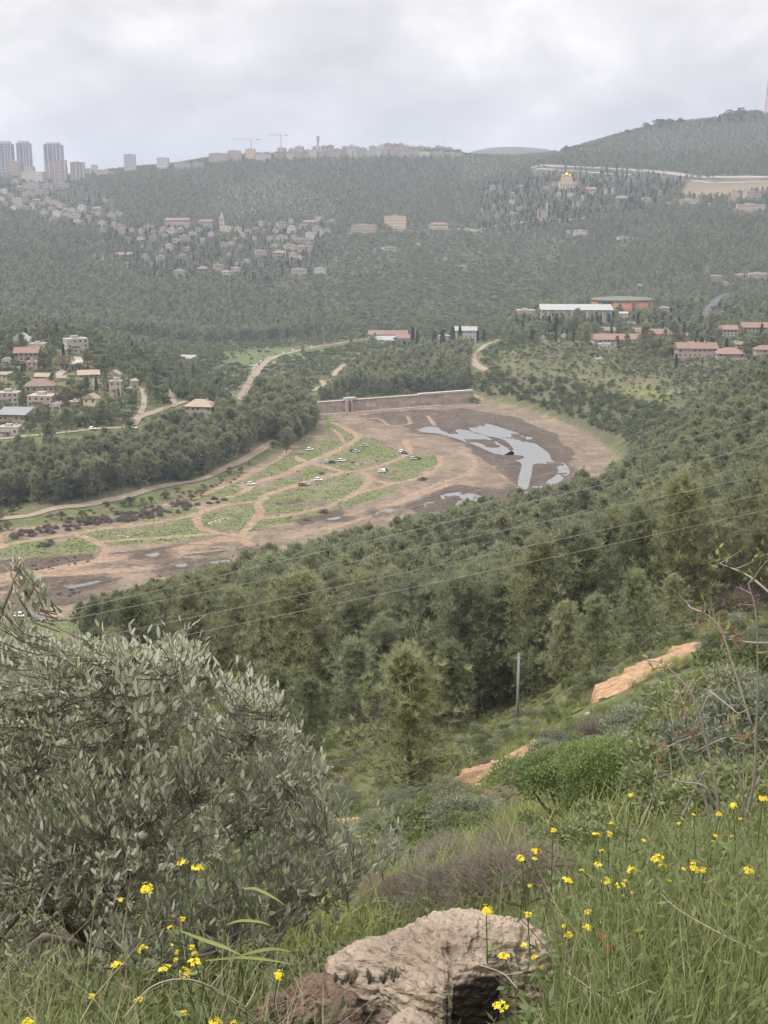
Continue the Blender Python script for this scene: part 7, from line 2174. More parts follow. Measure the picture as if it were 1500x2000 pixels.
def blades(P, hgt, g, wd=.0045, lean=.35, seg=3):
    m = len(P)
    a = g.uniform(0, 6.283, m); ld = np.stack([np.cos(a), np.sin(a), np.zeros(m)], 1)
    sd = np.stack([-np.sin(a), np.cos(a), np.zeros(m)], 1)
    f = g.uniform(-.6, .6, m)[:, None]; sd = unit(sd + f * ld)
    bl = (lean * g.uniform(.2, 1.6, m))[:, None]
    hg = hgt[:, None]; w_ = (wd * g.uniform(.6, 1.3, m))[:, None]
    rows = []
    for k in range(seg + 1):
        t = k / seg
        c = P + np.array([0, 0, 1.0]) * hg * (t - .25 * bl * t * t) + ld * hg * bl * t * t * .9
        ww = w_ * (1 - t ** 1.6) * .5 + .0003
        rows += [c - sd * ww, c + sd * ww]
    V = np.stack(rows, 1).reshape(-1, 3)
    k2 = (seg + 1) * 2
    fi = np.array([[2 * k, 2 * k + 1, 2 * k + 3, 2 * k + 2] for k in range(seg)])
    Fc = (np.arange(m)[:, None, None] * k2 + fi).reshape(-1, 4)
    T = np.repeat(np.clip(g.normal(.45, .28, m), 0, 1), k2)
    return V, Fc, T


def grass_points(n, poly, y0, y1, g):
    o = []
    while sum(len(q) for q in o) < n:
        Y = y0 * (y1 / y0) ** g.uniform(size=4000); X = Y * g.uniform(-.40, .40, 4000)
        Z = H(X, Y); px, py = pix(X, Y, Z)
        k = inpoly(px, py, poly)
        k &= ~(((X - bc[0]) / .40) ** 2 + ((Y - YB - .03) / .27) ** 2 < .9)
        o.append(np.stack([X[k], Y[k], Z[k]], 1))
    return np.vstack(o)[:n]


gg = np.random.default_rng(5)
RIGHT = [(960, 2400), (1000, 1990), (1060, 1930), (1110, 1850), (1130, 1760), (1180, 1700), (1260, 1660), (1380, 1600), (1700, 1560), (1700, 2400)]
LEFTB = [(-200, 2400), (-200, 1990), (300, 1900), (480, 1830), (600, 1800), (640, 1880), (720, 2000), (960, 2010), (960, 2400)]
BACK = [(-200, 2000), (-200, 1500), (1700, 1480), (1700, 1800), (1100, 1800), (600, 1860), (300, 1960)]
def front_of(P):
    px, _ = pix(P[:, 0], P[:, 1], P[:, 2])
    return sstep(640, 700, px) * (1 - sstep(1040, 1090, px)) * (P[:, 1] < YB + .1)


P = grass_points(9500, RIGHT, 1.9, 6.5, gg); V1 = blades(P, gg.uniform(.10, .42, len(P)) * (.6 + .7 * fbm(P[:, 0] * 2, P[:, 1] * 2, 2, 3)) * (1 - .78 * front_of(P)), gg)
P = grass_points(3600, LEFTB, 1.9, 5.5, gg); V2_ = blades(P, gg.uniform(.06, .24, len(P)) * (1 - .78 * front_of(P)), gg, .004, .6)
P = grass_points(9000, BACK, 4.5, 16, gg); V3_ = blades(P, gg.uniform(.10, .34, len(P)), gg, .008, .5)


def join(parts):
    Vs, Fs, Ts = [], [], []; o = 0
    for V, Fc, T in parts:
        Vs.append(V); Fs.append(Fc + o); Ts.append(T); o += len(V)
    return np.vstack(Vs), np.vstack(Fs), np.concatenate(Ts)


V, Fc, T = join([V1, V2_, V3_])
tag(link('grass', mesh_np('grass', V, Fc, [M_GR], col=T)), 'tall green grass round the boulder and down the right foreground', kind='stuff')
M_STRAW = leafmat('straw_blades', (0.22, 0.19, 0.10), (0.40, 0.34, 0.20), .35, .6)
P = np.vstack([grass_points(900, RIGHT, 1.9, 6.5, gg), grass_points(900, LEFTB, 1.9, 5.5, gg), grass_points(900, BACK, 4.5, 14, gg)])
V, Fc, T = blades(P, gg.uniform(.12, .40, len(P)) * (1 - .7 * front_of(P)), gg, .003, .7)
tag(link('dry_grass', mesh_np('dry_grass', V, Fc, [M_STRAW], col=T)), 'scattered straw-coloured dry blades among the foreground grass', kind='stuff')
# small leafy weeds between
M_WEED = leafmat('weed_leaves', (0.085, 0.105, 0.040), (0.205, 0.23, 0.095), .35, .6)
P1 = grass_points(9000, RIGHT, 1.9, 7, gg); P2 = grass_points(5200, LEFTB, 1.9, 6, gg); P3 = grass_points(9000, BACK, 4.5, 15, gg)
W = []
for P, hz_, ln_ in ((P1, .30, .045), (P2, .22, .04), (P3, .30, .06)):
    P = P[gg.uniform(size=len(P)) > .85 * front_of(P)]
    Q = P + np.stack([gg.normal(0, .03, len(P)), gg.normal(0, .03, len(P)), gg.uniform(0.01, hz_, len(P))], 1)
    W.append(leaves(Q, unit(gg.normal(size=Q.shape) + np.array([0, 0, .9])), ln_, ln_ * .26, gg, np.clip(gg.normal(.4, .2, len(Q)), 0, 1), .3))
V, Fc, T = join(W)
tag(link('weeds', mesh_np('weeds', V, Fc, [M_WEED], col=T)), 'low leafy weeds tangled through the foreground grass', kind='stuff')

# ---- yellow mustard
M_YEL = leafmat('mustard_petals', (0.62, 0.44, 0.015), (0.80, 0.66, 0.04), .25, .6)
M_STEM = leafmat('mustard_stems', (0.085, 0.115, 0.04), (0.15, 0.19, 0.07), .2, .6)


def flower_head(g, rad, n):
    V = []; Fc = []
    for i in range(n):
        d = unit(g.normal(size=3)); d[2] = abs(d[2]) * .8
        c = d * rad * np.array([1, 1, .7]) * g.uniform(.5, 1)
        u_ = unit(d + g.normal(0, .3, 3) + np.array([0, 0, .7])); a = unit(np.cross(u_, [.3, .9, .1])); b = np.cross(u_, a)
        for q in range(4):
            t = q * 1.571 + .3
            r_ = a * math.cos(t) + b * math.sin(t); s = np.cross(u_, r_)
            ps = .0075
            o = len(V)
            V += [c, c + r_ * ps * .7 + s * ps * .45 + u_ * .001, c + r_ * ps * 1.15 + u_ * .002, c + r_ * ps * .7 - s * ps * .45 + u_ * .001]
            Fc += [(o, o + 1, o + 2), (o, o + 2, o + 3)]
    V = np.array(V)
    return mesh_np('flower_head', V, Fc, [M_YEL], col=np.clip(np.repeat(g.uniform(.2, .9, n), 16), 0, 1))


HEADS = [flower_head(gg, .016 + .003 * k, 9 + 3 * k) for k in range(4)]
MU = [(1080, 1622, 4.2, 'upper left of the right-hand mustard patch'), (1018, 1677, 3.9, 'leftmost in the right-hand patch'), (1048, 1663, 4.0, 'next to the leftmost, right-hand patch'), (1165, 1632, 4.1, 'large double head in the right-hand patch'), (1188, 1628, 4.15, 'right half of the double head'),
      (1170, 1690, 3.8, 'under the double head'), (1235, 1700, 3.7, 'middle of the right-hand patch'), (1285, 1676, 3.7, 'tallest bloom in the middle of the patch'), (1294, 1692, 3.65, 'just under the tallest bloom'), (1108, 1721, 3.6, 'above the boulder\'s right end'), (1185, 1722, 3.7, 'low left of the patch middle'), (1213, 1731, 3.6, 'low middle of the patch'),
      (1357, 1697, 3.6, 'right of the tallest bloom'), (1432, 1573, 4.3, 'high near the right edge'), (1490, 1560, 4.4, 'at the very right edge'), (1405, 1590, 4.3, 'small one left of the high bloom'), (1110, 1825, 3.2, 'at the boulder\'s right flank'), (1145, 1812, 3.2, 'pair right of the boulder flank'), (1250, 1826, 3.2, 'alone in the tall grass'), (950, 1778, 3.25, 'in front of the boulder\'s crest'),
      (1030, 1787, 3.25, 'in front of the boulder\'s right shoulder'), (985, 1868, 3.0, 'before the boulder\'s dark facet'), (1330, 1931, 2.8, 'low at the bottom right'), (1150, 1782, 3.3, 'small one right of the boulder'), (1355, 1592, 4.3, 'small one above the tallest bloom'), (1232, 1553, 4.6, 'faint one under the green shrub'), (1462, 1700, 3.6, 'at the right edge among grass'),
      (980, 1965, 2.8, 'lowest, at the bottom of the boulder'), (1375, 1700, 3.6, 'second right of the tallest bloom'), (357, 1685, 3.35, 'brightest in front of the olive tree'), (385, 1696, 3.35, 'right beside the brightest before the olive'), (285, 1735, 3.3, 'left of the brightest before the olive'), (278, 1855, 3.0, 'low left under the olive'), (322, 1893, 2.9, 'lower middle under the olive'), (362, 1900, 2.9, 'pair lower under the olive'), (381, 1880, 2.95, 'upper of the pair under the olive'),
      (228, 1884, 2.95, 'far left under the olive'), (543, 1905, 2.95, 'left of the dark rock'), (420, 1998, 2.7, 'orange-yellow at the bottom edge'), (55, 1997, 2.75, 'at the bottom left corner'), (355, 1795, 3.1, 'tiny bud under the brightest')]
for k_, (px, py, Y, wh) in enumerate(MU):
    p = at(px, py, Y)
    bx_, by_ = p[0] + gg.normal(0, .04), p[1] + gg.uniform(.0, .12)
    gz_ = gnd(bx_, by_)
    if p[2] - gz_ < .05:
        gz_ = p[2] - .15
    if p[2] - gz_ > 1.1:
        gz_ = p[2] - 1.1
    root = empty('mustard_plant', (bx_, by_, gz_)); tag(root, 'yellow mustard bloom ' + wh, 'wildflower', 'yellow mustard plants')
    tip = p - np.array([bx_, by_, gz_])
    mid_ = tip * .55 + np.array([gg.normal(0, .02), gg.normal(0, .02), 0])
    mb = MB(); mb.tube([(0, 0, -.03), tuple(mid_), tuple(tip)], [.0032, .0024, .0016], 5, False); st_me = mb.mesh('stem', M_STEM, True)
    link('stem', st_me, root)
    q = .58 if any(t_ in wh for t_ in ('tiny', 'small', 'faint')) else .84
    link('flower_head', HEADS[k_ % 4], root, tuple(tip), (gg.normal(0, .2), gg.normal(0, .2), gg.uniform(0, 6)), (q, q, q))
    for s_ in range(3):
        f0 = gg.uniform(.3, .85); b0 = mid_ * f0 / .55 if f0 < .55 else mid_ + (tip - mid_) * (f0 - .55) / .45
        dd = unit(np.array([gg.normal(), gg.normal(), .7])) * gg.uniform(.04, .11)
        mb = MB(); mb.tube([tuple(b0), tuple(b0 + dd * .6), tuple(b0 + dd + np.array([0, 0, .02]))], [.0018, .0014, .0008], 3, False); mb.build('side_shoot', M_STEM, root)
        if gg.uniform() < .35:
            link('flower_head', HEADS[0], root, tuple(b0 + dd + np.array([0, 0, .02])), (0, 0, gg.uniform(0, 6)), (.55, .55, .55))
    nl = 6
    t_ = gg.uniform(.05, .6, nl); bp = np.array([tip * q_ for q_ in t_])
    V, Fc, T = leaves(bp, unit(np.stack([gg.normal(size=nl), gg.normal(size=nl), np.full(nl, .4)], 1)), .07, .018, gg, gg.uniform(.3, .7, nl), .1)
    link('foliage', mesh_np('foliage', V, Fc, [M_STEM], col=T), root)
# poppies
M_POP = leafmat('poppy_petals', (0.50, 0.035, 0.02), (0.62, 0.07, 0.04), .3, .6)
for px, py, Y, lb in [(1175, 1835, 3.1, 'red poppy in the grass right of the boulder'), (1190, 1858, 3.05, 'smaller dark red poppy just under the first')]:
    p = at(px, py, Y); gz_ = gnd(p[0], p[1] + .05); root = empty('poppy', (p[0], p[1] + .05, gz_)); tag(root, lb, 'wildflower')
    tip = p - np.array([p[0], p[1] + .05, gz_])
    mb = MB(); mb.tube([(0, 0, -.03), tuple(tip * .6), tuple(tip)], .0016, 4, False); mb.build('stem', M_STEM, root)
    for q in range(4):
        a_ = q * 1.571
        V = np.array([(0, 0, 0), (.013 * math.cos(a_ - .6), .013 * math.sin(a_ - .6), .009), (.018 * math.cos(a_), .018 * math.sin(a_), .012), (.013 * math.cos(a_ + .6), .013 * math.sin(a_ + .6), .009)]) + tip
        link('petal', mesh_np('petal', V, np.array([[0, 1, 2, 3]]), [M_POP], col=np.full(4, .5)), root)

# ---- drooping barley-like blades before the olive, and dry stalks
M_PALE = leafmat('pale_grass_leaf', (0.22, 0.26, 0.08), (0.34, 0.38, 0.15), .35, .5)
for k_, (L_, w_, lb) in enumerate([([(352, 1818), (400, 1836), (440, 1850), (475, 1868)], .010, 'long pale leaf arching in front of the olive, upper one'), ([(470, 1866), (500, 1858), (535, 1853), (575, 1860)], .008, 'pale leaf pointing right toward the rocks'), ([(400, 1876), (470, 1870), (520, 1874), (575, 1884)], .007, 'lowest pale leaf arching towards the dark rock'),
                                   ([(475, 1735), (500, 1736), (530, 1750), (560, 1770)], .007, 'pale leaf arching above the other pale leaves'), ([(442, 1806), (470, 1798), (505, 1800), (530, 1808)], .006, 'short pale leaf under the upper arch')]):
    pts = np.array([at(px, py, 2.95 - .02 * i) for i, (px, py) in enumerate(L_)])
    c_ = smooth_line(pts, 6); n_ = len(c_); wv = w_ * np.sin(np.linspace(.25, math.pi, n_)) + .0006
    foot = np.array([c_[0][0], c_[0][1] + .1, gnd(c_[0][0], c_[0][1] + .1)])
    root = empty('grass_stalk', foot); tag(root, lb, 'grass stalk')
    V = np.concatenate([np.stack([c_ + np.stack([np.zeros(n_), np.zeros(n_), wv], 1) * .6, c_, c_ - np.stack([np.zeros(n_), wv * .4, wv], 1) * .5], 1)]).reshape(-1, 3) - foot
    Fc = np.array([[i * 3 + j, (i + 1) * 3 + j, (i + 1) * 3 + j + 1, i * 3 + j + 1] for i in range(n_ - 1) for j in range(2)])
    link('leaf', mesh_np('leaf', V, Fc, [M_PALE], col=np.full(len(V), .5)), root)
    mb = MB(); mb.tube([(0, 0, -.02), tuple((c_[0] - foot) * .6 + np.array([-.02, 0, 0])), tuple(c_[0] - foot)], .002, 4, False); mb.build('stem', M_STEM, root)
M_STK = mat('dry_stalk', (0.115, 0.085, 0.07), .9, .2, 20)
M_STKP = mat('pale_dry_stalk', (0.33, 0.28, 0.23), .9, .2, 20)
for k_, (L_, Y, w_, m_, lb) in enumerate([([(1148, 2040), (1143, 1960), (1125, 1900), (1105, 1850), (1070, 1760), (1052, 1700)], 2.75, .0042, M_STK, 'dark leaning dry stalk crossing the boulder\'s right end'), ([(1062, 1740), (1000, 1690), (960, 1620), (900, 1560)], 4.2, .0022, M_STK, 'thin dark stalk leaning left over the thorn brush'), ([(1118, 1920), (1040, 1820), (960, 1740), (900, 1690)], 3.0, .0018, M_STK, 'thin stalk crossing the boulder top'),
                                          ([(1500, 1870), (1420, 1830), (1330, 1780), (1290, 1745)], 2.9, .002, M_STKP, 'pale dry stalk lying through the right grass'), ([(1010, 1930), (980, 1900), (920, 1880)], 2.85, .002, M_STKP, 'pale twig before the dark facet'), ([(240, 1990), (300, 1925), (380, 1915), (470, 1960), (510, 2000)], 2.75, .0024, M_STKP, 'arched pale twig at the bottom left'), ([(275, 1850), (330, 1890), (400, 1925), (470, 1970), (520, 2010)], 2.8, .002, M_STK, 'long thin stalk through the weeds at the bottom left'), ([(1230, 2010), (1190, 1960), (1110, 1900)], 2.6, .0022, M_STKP, 'short pale stalk at the bottom right of the boulder')]):
    c_ = smooth_line(np.array([at(px, py, Y + .03 * i) for i, (px, py) in enumerate(L_)]), 6)
    root = empty('dry_stalk', c_[0]); tag(root, lb, 'dry stalk')
    c_ = c_ - c_[0]
    mb = MB(); mb.tube([tuple(p) for p in c_], list(np.linspace(w_, w_ * .4, len(c_))), 5); mb.build('stem', m_, root, True)
    for q in range(3):
        b0 = c_[int(len(c_) * (.4 + .18 * q))]; dd = np.array([gg.normal(0, .05), gg.normal(0, .03), .05])
        mb = MB(); mb.tube([tuple(b0), tuple(b0 + dd * .5 + np.array([.004, 0, 0])), tuple(b0 + dd)], [w_ * .5, w_ * .4, w_ * .2], 3); mb.build('side_twig', m_, root)

# ---- thorn brush behind the boulder, shrubs on the right
BRUSH = [two_meshes('brush_%d' % i, twiggy(860 + i, 3600, 0.24, 0.0048, .85), leafmat('brush_twigs', (0.10, 0.083, 0.062), (0.22, 0.188, 0.145), .1), BARK) for i in range(2)]
PARTS['brush', 'near'] = BRUSH
PARTS['bigleaf', 'near'] = [two_meshes('bigleaf_%d' % i, blob(980 + i, 10, 4600, 0.060, 0.017, h0=-.05, r0=.5, hollow=.35), OLIVE, BARK) for i in range(2)]
PARTS['broadleaf', 'near'] = [two_meshes('broadleaf_%d' % i, blob(990 + i, 9, 3800, 0.060, 0.026, h0=-.05, r0=.5, hollow=.35), SHRUB, BARK) for i in range(2)]
PARTS['mastic', 'near'] = [two_meshes('mastic_%d' % i, blob(995 + i, 14, 15000, 0.034, 0.016, h0=-.05, r0=.5, hollow=.72, up=.05), FRESH, BARK) for i in range(2)]
FG = [  # (px, base row, Y, height m, kind, width, name, category, label)
    (790, 1800, 5.6, .62, 'brush', 1.1, 'thorn_shrub', 'shrub', 'grey-brown thorn brush behind the boulder\'s left end'), (880, 1790, 6.0, .72, 'brush', 1.1, 'thorn_shrub', 'shrub', 'grey-brown thorn brush behind the boulder\'s crest'), (970, 1780, 6.0, .80, 'brush', 1.1, 'thorn_shrub', 'shrub', 'purple-grey thorn brush behind the boulder\'s right half'), (730, 1780, 6.2, .5, 'brush', 1.2, 'thorn_shrub', 'shrub', 'low thorn brush beside the olive\'s lowest branch'),
    (1040, 1760, 6.6, .8, 'brush', 1.0, 'thorn_shrub', 'shrub', 'thorn brush left of the mustard patch'), (900, 1720, 8.5, .75, 'brush', 1.2, 'thorn_shrub', 'shrub', 'thorn brush in the second row behind the boulder'), (1010, 1700, 9.0, .85, 'brush', 1.1, 'thorn_shrub', 'shrub', 'thorn brush under the bright green shrub'), (700, 1700, 9.5, .7, 'broadleaf', 1.2, 'green_shrub', 'shrub', 'dull green bush between olive tree and thorn brush'),
    (820, 1670, 11, .9, 'broadleaf', 1.2, 'green_shrub', 'shrub', 'dark green bush above the thorn brush'), (760, 1655, 13, .8, 'bigleaf', 1.1, 'wild_olive', 'shrub', 'grey-green bush near the orange patch of path'), (920, 1640, 14, .8, 'bigleaf', 1.2, 'wild_olive', 'shrub', 'grey-green bush left of the bright green shrub'), (980, 1600, 16, .9, 'brush', 1.3, 'thorn_shrub', 'shrub', 'brown thorn cushion left of the bright green shrub'),
    (1120, 1625, 12.5, 1.5, 'mastic', .9, 'mastic_shrub', 'shrub', 'bright green rounded shrub on the right slope'), (1200, 1605, 12.8, 1.4, 'mastic', .85, 'mastic_shrub', 'shrub', 'right half of the bright green shrub, slightly darker'), (1090, 1650, 11, .6, 'broadleaf', 1.1, 'green_shrub', 'shrub', 'leafy bush under the bright green shrub'), (1230, 1660, 8, .6, 'broadleaf', 1.2, 'green_shrub', 'shrub', 'leafy bush above the mustard patch'),
    (1300, 1560, 11, 1.15, 'bigleaf', 1.0, 'wild_olive', 'shrub', 'grey-green bush right of the bright green shrub'), (1385, 1560, 9.5, 1.2, 'broadleaf', 1.0, 'green_shrub', 'shrub', 'tall leafy bush behind the bare branches'), (1470, 1560, 9, 1.3, 'bigleaf', 1.0, 'wild_olive', 'shrub', 'silvery bush at the right edge'), (1440, 1480, 13, 1.5, 'bigleaf', 1.0, 'wild_olive', 'shrub', 'large silvery bush higher at the right edge'),
    (1350, 1470, 15, 1.3, 'broadleaf', 1.1, 'green_shrub', 'shrub', 'leafy bush below the orange path\'s end'), (1260, 1480, 17, 1.1, 'bigleaf', 1.1, 'wild_olive', 'shrub', 'grey bush above the bright green shrub'), (1180, 1450, 22, 1.2, 'brush', 1.3, 'thorn_shrub', 'shrub', 'brown thorn bush below the path bend'), (1420, 1400, 20, 1.4, 'broadleaf', 1.2, 'green_shrub', 'shrub', 'green bush by the end of the orange path'), (1490, 1380, 18, 1.5, 'broadleaf', 1.1, 'green_shrub', 'shrub', 'green bush at the right edge over the silvery bushes'),
    (1340, 1620, 7.5, .7, 'broadleaf', 1.2, 'green_shrub', 'shrub', 'low bush at the foot of the bare branches'), (1440, 1640, 6.8, .7, 'broadleaf', 1.2, 'green_shrub', 'shrub', 'low bush right of the bare branches'), (1150, 1700, 7, .5, 'broadleaf', 1.3, 'green_shrub', 'shrub', 'low leafy bush behind the mustard heads'),
]
for px, pb, Y, h, kd, wd, nm, cat, lb in FG:
    p = hit(px, pb, max(4.6, Y * .55))
    h = h * min(max(p[1] / Y, .6), 1.6) * (.52 if kd == 'brush' else 1.0)
    wd = wd * (1.2 if kd == 'brush' else 1.0)
    make_plant(nm, kd, 'near', (p[0], p[1], p[2] - .03), h, random.uniform(0, 6), lb, cat, None, wd)

# ---- bare terebinth with a few reddish leaves at the right
M_TB = mat('terebinth_bark', (0.20, 0.175, 0.15), .95, .2, 20)
M_TR = leafmat('terebinth_red_leaves', (0.17, 0.07, 0.042), (0.27, 0.125, 0.07), .3, .5)
M_TG = leafmat('terebinth_leaves', (0.13, 0.13, 0.04), (0.25, 0.25, 0.08), .3, .5)
YT = 6.4
tb0 = at(1402, 1640, YT); tb0[2] = gnd(tb0[0], YT)
ter = empty('terebinth_shrub', tb0); tag(ter, 'bare pale-branched shrub with a few reddish leaves on the right', 'shrub')
BR = [[(1402, 1660), (1395, 1580), (1365, 1500), (1348, 1440), (1342, 1400), (1334, 1372)], [(1348, 1440), (1372, 1385), (1390, 1352), (1412, 1346)], [(1390, 1352), (1420, 1378), (1445, 1398)], [(1402, 1660), (1375, 1560), (1330, 1470), (1308, 1410), (1300, 1385)], [(1520, 1256), (1470, 1255), (1432, 1250), (1412, 1246)],
      [(1520, 1175), (1470, 1130), (1435, 1112), (1400, 1098)], [(1440, 1660), (1470, 1540), (1475, 1440), (1480, 1330), (1478, 1200), (1460, 1140)], [(1465, 1140), (1490, 1105), (1515, 1080)], [(1376, 1196), (1352, 1188), (1336, 1172)], [(1470, 1420), (1440, 1330), (1415, 1250), (1398, 1216), (1376, 1198)],
      [(1395, 1580), (1375, 1535), (1312, 1522), (1272, 1478)], [(1440, 1660), (1450, 1560), (1440, 1480), (1445, 1400)], [(1475, 1540), (1500, 1480), (1520, 1440)], [(1355, 1470), (1420, 1440), (1450, 1438)], [(1348, 1440), (1310, 1455), (1290, 1470)], [(1240, 1640), (1265, 1580), (1280, 1520), (1284, 1490)], [(1330, 1600), (1360, 1540), (1378, 1500)], [(1402, 1660), (1402, 1560), (1384, 1470), (1352, 1360), (1300, 1300), (1260, 1290)]]
tips = []
for k_, L_ in enumerate(BR):
    c_ = smooth_line(np.array([at(px + random.uniform(-2, 2), py, YT - .25 * (px - 1400) / 120 + .25 * math.sin(k_ * 1.7) * (0.2 + i / len(L_))) for i, (px, py) in enumerate(L_)]), 5)
    w_ = .0115 if k_ in (0, 3, 6, 17) else .008
    mb = MB(); mb.tube([tuple(p - tb0) for p in c_], list(np.linspace(w_, .0022, len(c_)) * (1 + .12 * np.sin(np.arange(len(c_)) * 2.1))), 6); mb.build('branch', M_TB, ter, True)
    for q in c_[len(c_) // 2::2]:
        e_ = q + np.array([gg.normal(0, .06), gg.normal(0, .06), abs(gg.normal(.05, .04))])
        mb = MB(); mb.tube([tuple(q - tb0), tuple((q + e_) / 2 - tb0 + np.array([.006, 0, 0])), tuple(e_ - tb0)], [.003, .0022, .0012], 4); mb.build('twig', M_TB, ter)
        tips.append(e_)
    tips.append(c_[-1])
tips = np.array(tips)
rp_ = gg.uniform(size=len(tips)) < .2
for red, m_ in ((True, M_TR), (False, M_TG)):
    Q = tips[rp_] if red else tips[~rp_ & (gg.uniform(size=len(tips)) < .55)]
    k = 6 if red else 7
    Q = np.repeat(Q, k, 0) + gg.normal(0, .022, (len(Q) * k, 3))
    V, Fc, T = leaves(Q - tb0, unit(gg.normal(size=Q.shape) + np.array([0, 0, -.1])), .045, .018, gg, gg.uniform(.2, .9, len(Q)), .4)
    link('red_foliage' if red else 'green_foliage', mesh_np('terebinth_leaves', V, Fc, [m_], col=T), ter)

# ---- tussocks of grass and weeds down the near slope
def tussock(seed):
    g = np.random.default_rng(seed)
    P = np.stack([g.normal(0, .16, 70), g.normal(0, .16, 70), np.zeros(70)], 1)
    return blades(P, g.uniform(.25, .9, 70), g, .022, .6, 2)


coll = bpy.data.collections.new('shapes_tussock')
M_TUS = leafmat('slope_grass', (0.105, 0.125, 0.035), (0.23, 0.245, 0.085), .3, .6)
for j in range(4):
    V, Fc, T = tussock(1200 + j)
    coll.objects.link(bpy.data.objects.new('slope_grass_%d' % j, mesh_np('slope_grass', V, Fc, [M_TUS], col=T)))
Xc, Yc = candidates(7.5, 26, .32); Xd, Yd = candidates(26, 70, .62); Xe, Ye = candidates(70, 135, 1.1)
X = np.concatenate([Xc, Xd, Xe]); Y = np.concatenate([Yc, Yd, Ye]); r = np.hypot(X, Y)
k = fbm(X / 3.5, Y / 3.5, 3, 91) + rng.uniform(-.12, .12, len(X)) > .40
k &= segdist(X, Y, NEARPATH) > rng.uniform(.5, 1.9, len(X))
k &= ~(((X - bc[0]) / .5) ** 2 + ((Y - YB) / .4) ** 2 < 1)
X = X[k]; Y = Y[k]; Z = H(X, Y); n = len(X)
me = bpy.data.meshes.new('slope_grass')
me.vertices.add(n); me.vertices.foreach_set('co', np.stack([X, Y, Z - .02], 1).astype(np.float32).ravel())
a_ = me.attributes.new('idx', 'INT', 'POINT'); a_.data.foreach_set('value', rng.integers(0, 4, n).astype(np.int32))
s_ = rng.uniform(.25, .6, n) * (1 + .5 * sstep(20, 100, np.hypot(X, Y)))
a_ = me.attributes.new('scl', 'FLOAT_VECTOR', 'POINT'); a_.data.foreach_set('vector', np.stack([s_ * 1.5, s_ * 1.5, s_], 1).astype(np.float32).ravel())
a_ = me.attributes.new('rot', 'FLOAT_VECTOR', 'POINT'); a_.data.foreach_set('vector', np.stack([rng.normal(0, .1, n), rng.normal(0, .1, n), rng.uniform(0, 6.28, n)], 1).astype(np.float32).ravel())
me.update()
o = link('slope_grass', me); tag(o, 'tufts of yellowish green grass down the near slope', kind='stuff')
ng = bpy.data.node_groups['scatter_pine'].copy()
for nd in ng.nodes:
    if nd.bl_idname == 'GeometryNodeCollectionInfo':
        nd.inputs['Collection'].default_value = coll
md_ = o.modifiers.new('scatter', 'NODES'); md_.node_group = ng


# ---- loose stones on the bare stretches of the path
PSTM = STM.copy(); PSTM.materials.clear(); PSTM.materials.append(mat('path_stone_tan', (0.29, 0.215, 0.15), .95, .2, 6))
for c0_, c1_, nm_, cnt_ in ((1205, 1385, 'upper right', 46), (880, 1030, 'middle', 34), (640, 730, 'lower left', 14)):
    cand = np.where((ppx > c0_) & (ppx < c1_))[0]
    if len(cand) == 0:
        continue
    for _ in range(cnt_):
        i_ = int(random.choice(cand)); of_ = random.uniform(-1.6, 1.6)
        x_, y_ = P_[i_] + N_[i_] * of_
        s_ = random.uniform(.08, .30)
        jj_ = int(round((of_ + wl_l[i_] * pinch[i_]) / max((wl_l[i_] + wl_r[i_]) * pinch[i_], .05) * 16))
        z_ = float(PATHV[i_, min(max(jj_, 0), 16), 2]) if 0 <= jj_ <= 16 else gnd(x_, y_)
        tag(link('path_stone', PSTM, None, (x_, y_, z_), (0, 0, random.uniform(0, 6)), (s_ * random.uniform(1, 1.6), s_, s_)), 'loose stone on the %s bare stretch of the orange path' % nm_, 'stone', 'stones on the %s stretch of path' % nm_)

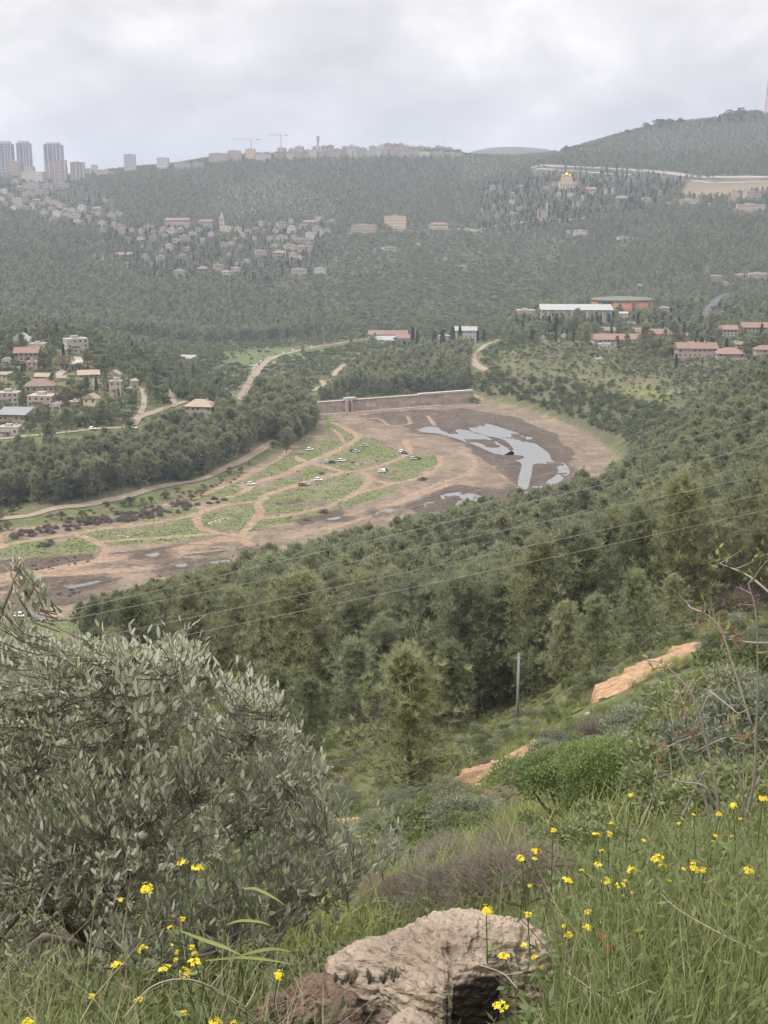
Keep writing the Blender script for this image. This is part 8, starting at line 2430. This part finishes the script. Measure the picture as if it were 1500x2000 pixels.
# ---- small tufts and cushions on the reservoir bed
def scatter_bed(name, label, colln, X, Y, s, ids):
    n = len(X)
    me = bpy.data.meshes.new(name)
    me.vertices.add(n); me.vertices.foreach_set('co', np.stack([X, Y, BZ.ravel()[ids] - .02], 1).astype(np.float32).ravel())
    a_ = me.attributes.new('idx', 'INT', 'POINT'); a_.data.foreach_set('value', rng.integers(0, len(colln.objects), n).astype(np.int32))
    a_ = me.attributes.new('scl', 'FLOAT_VECTOR', 'POINT'); a_.data.foreach_set('vector', np.stack([s * 1.7, s * 1.7, s], 1).astype(np.float32).ravel())
    a_ = me.attributes.new('rot', 'FLOAT_VECTOR', 'POINT'); a_.data.foreach_set('vector', np.stack([np.zeros(n), np.zeros(n), rng.uniform(0, 6.28, n)], 1).astype(np.float32).ravel())
    me.update()
    o = link(name, me); tag(o, label, kind='stuff')
    ng = bpy.data.node_groups['scatter_pine'].copy()
    for nd in ng.nodes:
        if nd.bl_idname == 'GeometryNodeCollectionInfo':
            nd.inputs['Collection'].default_value = colln
    o.modifiers.new('scatter', 'NODES').node_group = ng


def far_coll(kind, nm):
    c_ = bpy.data.collections.new('bed_' + kind)
    for j, q in enumerate(SHAPES[kind]['far']):
        c_.objects.link(bpy.data.objects.new('%s_%d' % (nm, j), one_mesh(nm, q, SHAPES[kind]['leaf'], SHAPES[kind]['bark'])))
    return c_


okb = keep & inside & (sdp > 2) & (mtk < .25) & (mw < .2)
for kind, msk, cnt, lo, hi, nm, lb in [('shrub', mg, 7000, .12, .5, 'bed_grass', 'low green tufts on the grassy parts of the reservoir bed'), ('dry', md, 6000, .10, .34, 'bed_scrub', 'low brown cushions on the dark mud of the reservoir bed')]:
    pr_ = np.where(okb & (msk > .3), msk, 0).ravel(); pr_ = pr_ / pr_.sum()
    ids = rng.choice(pr_.size, cnt, p=pr_)
    scatter_bed(nm, lb, far_coll(kind, nm), BX.ravel()[ids] + rng.uniform(-.6, .6, cnt), BY.ravel()[ids] + rng.uniform(-.8, .8, cnt), lo + (hi - lo) * rng.uniform(size=cnt) ** 2, ids)

HAZE = 0.000098

# ================================================================== HAZE
hz = MB(); hz.box(-9200, 9200, -9200, 9200, min(float(GZ2.min()), -140) - 1.5, 470)
hm = bpy.data.materials.new('haze_air'); hm.use_nodes = True
hm.node_tree.nodes.clear()
ho = hm.node_tree.nodes.new('ShaderNodeOutputMaterial'); hv = hm.node_tree.nodes.new('ShaderNodeVolumePrincipled')
hv.inputs['Color'].default_value = (0.70, 0.80, 1.0, 1)
hv.inputs['Density'].default_value = HAZE
hv.inputs['Anisotropy'].default_value = 0.1
hm.node_tree.links.new(hv.outputs[0], ho.inputs['Volume'])
try:
    hm.cycles.homogeneous_volume = True
except Exception:
    pass
h = hz.build('haze', hm)
tag(h, 'thin pale haze filling the valley air', kind='stuff')
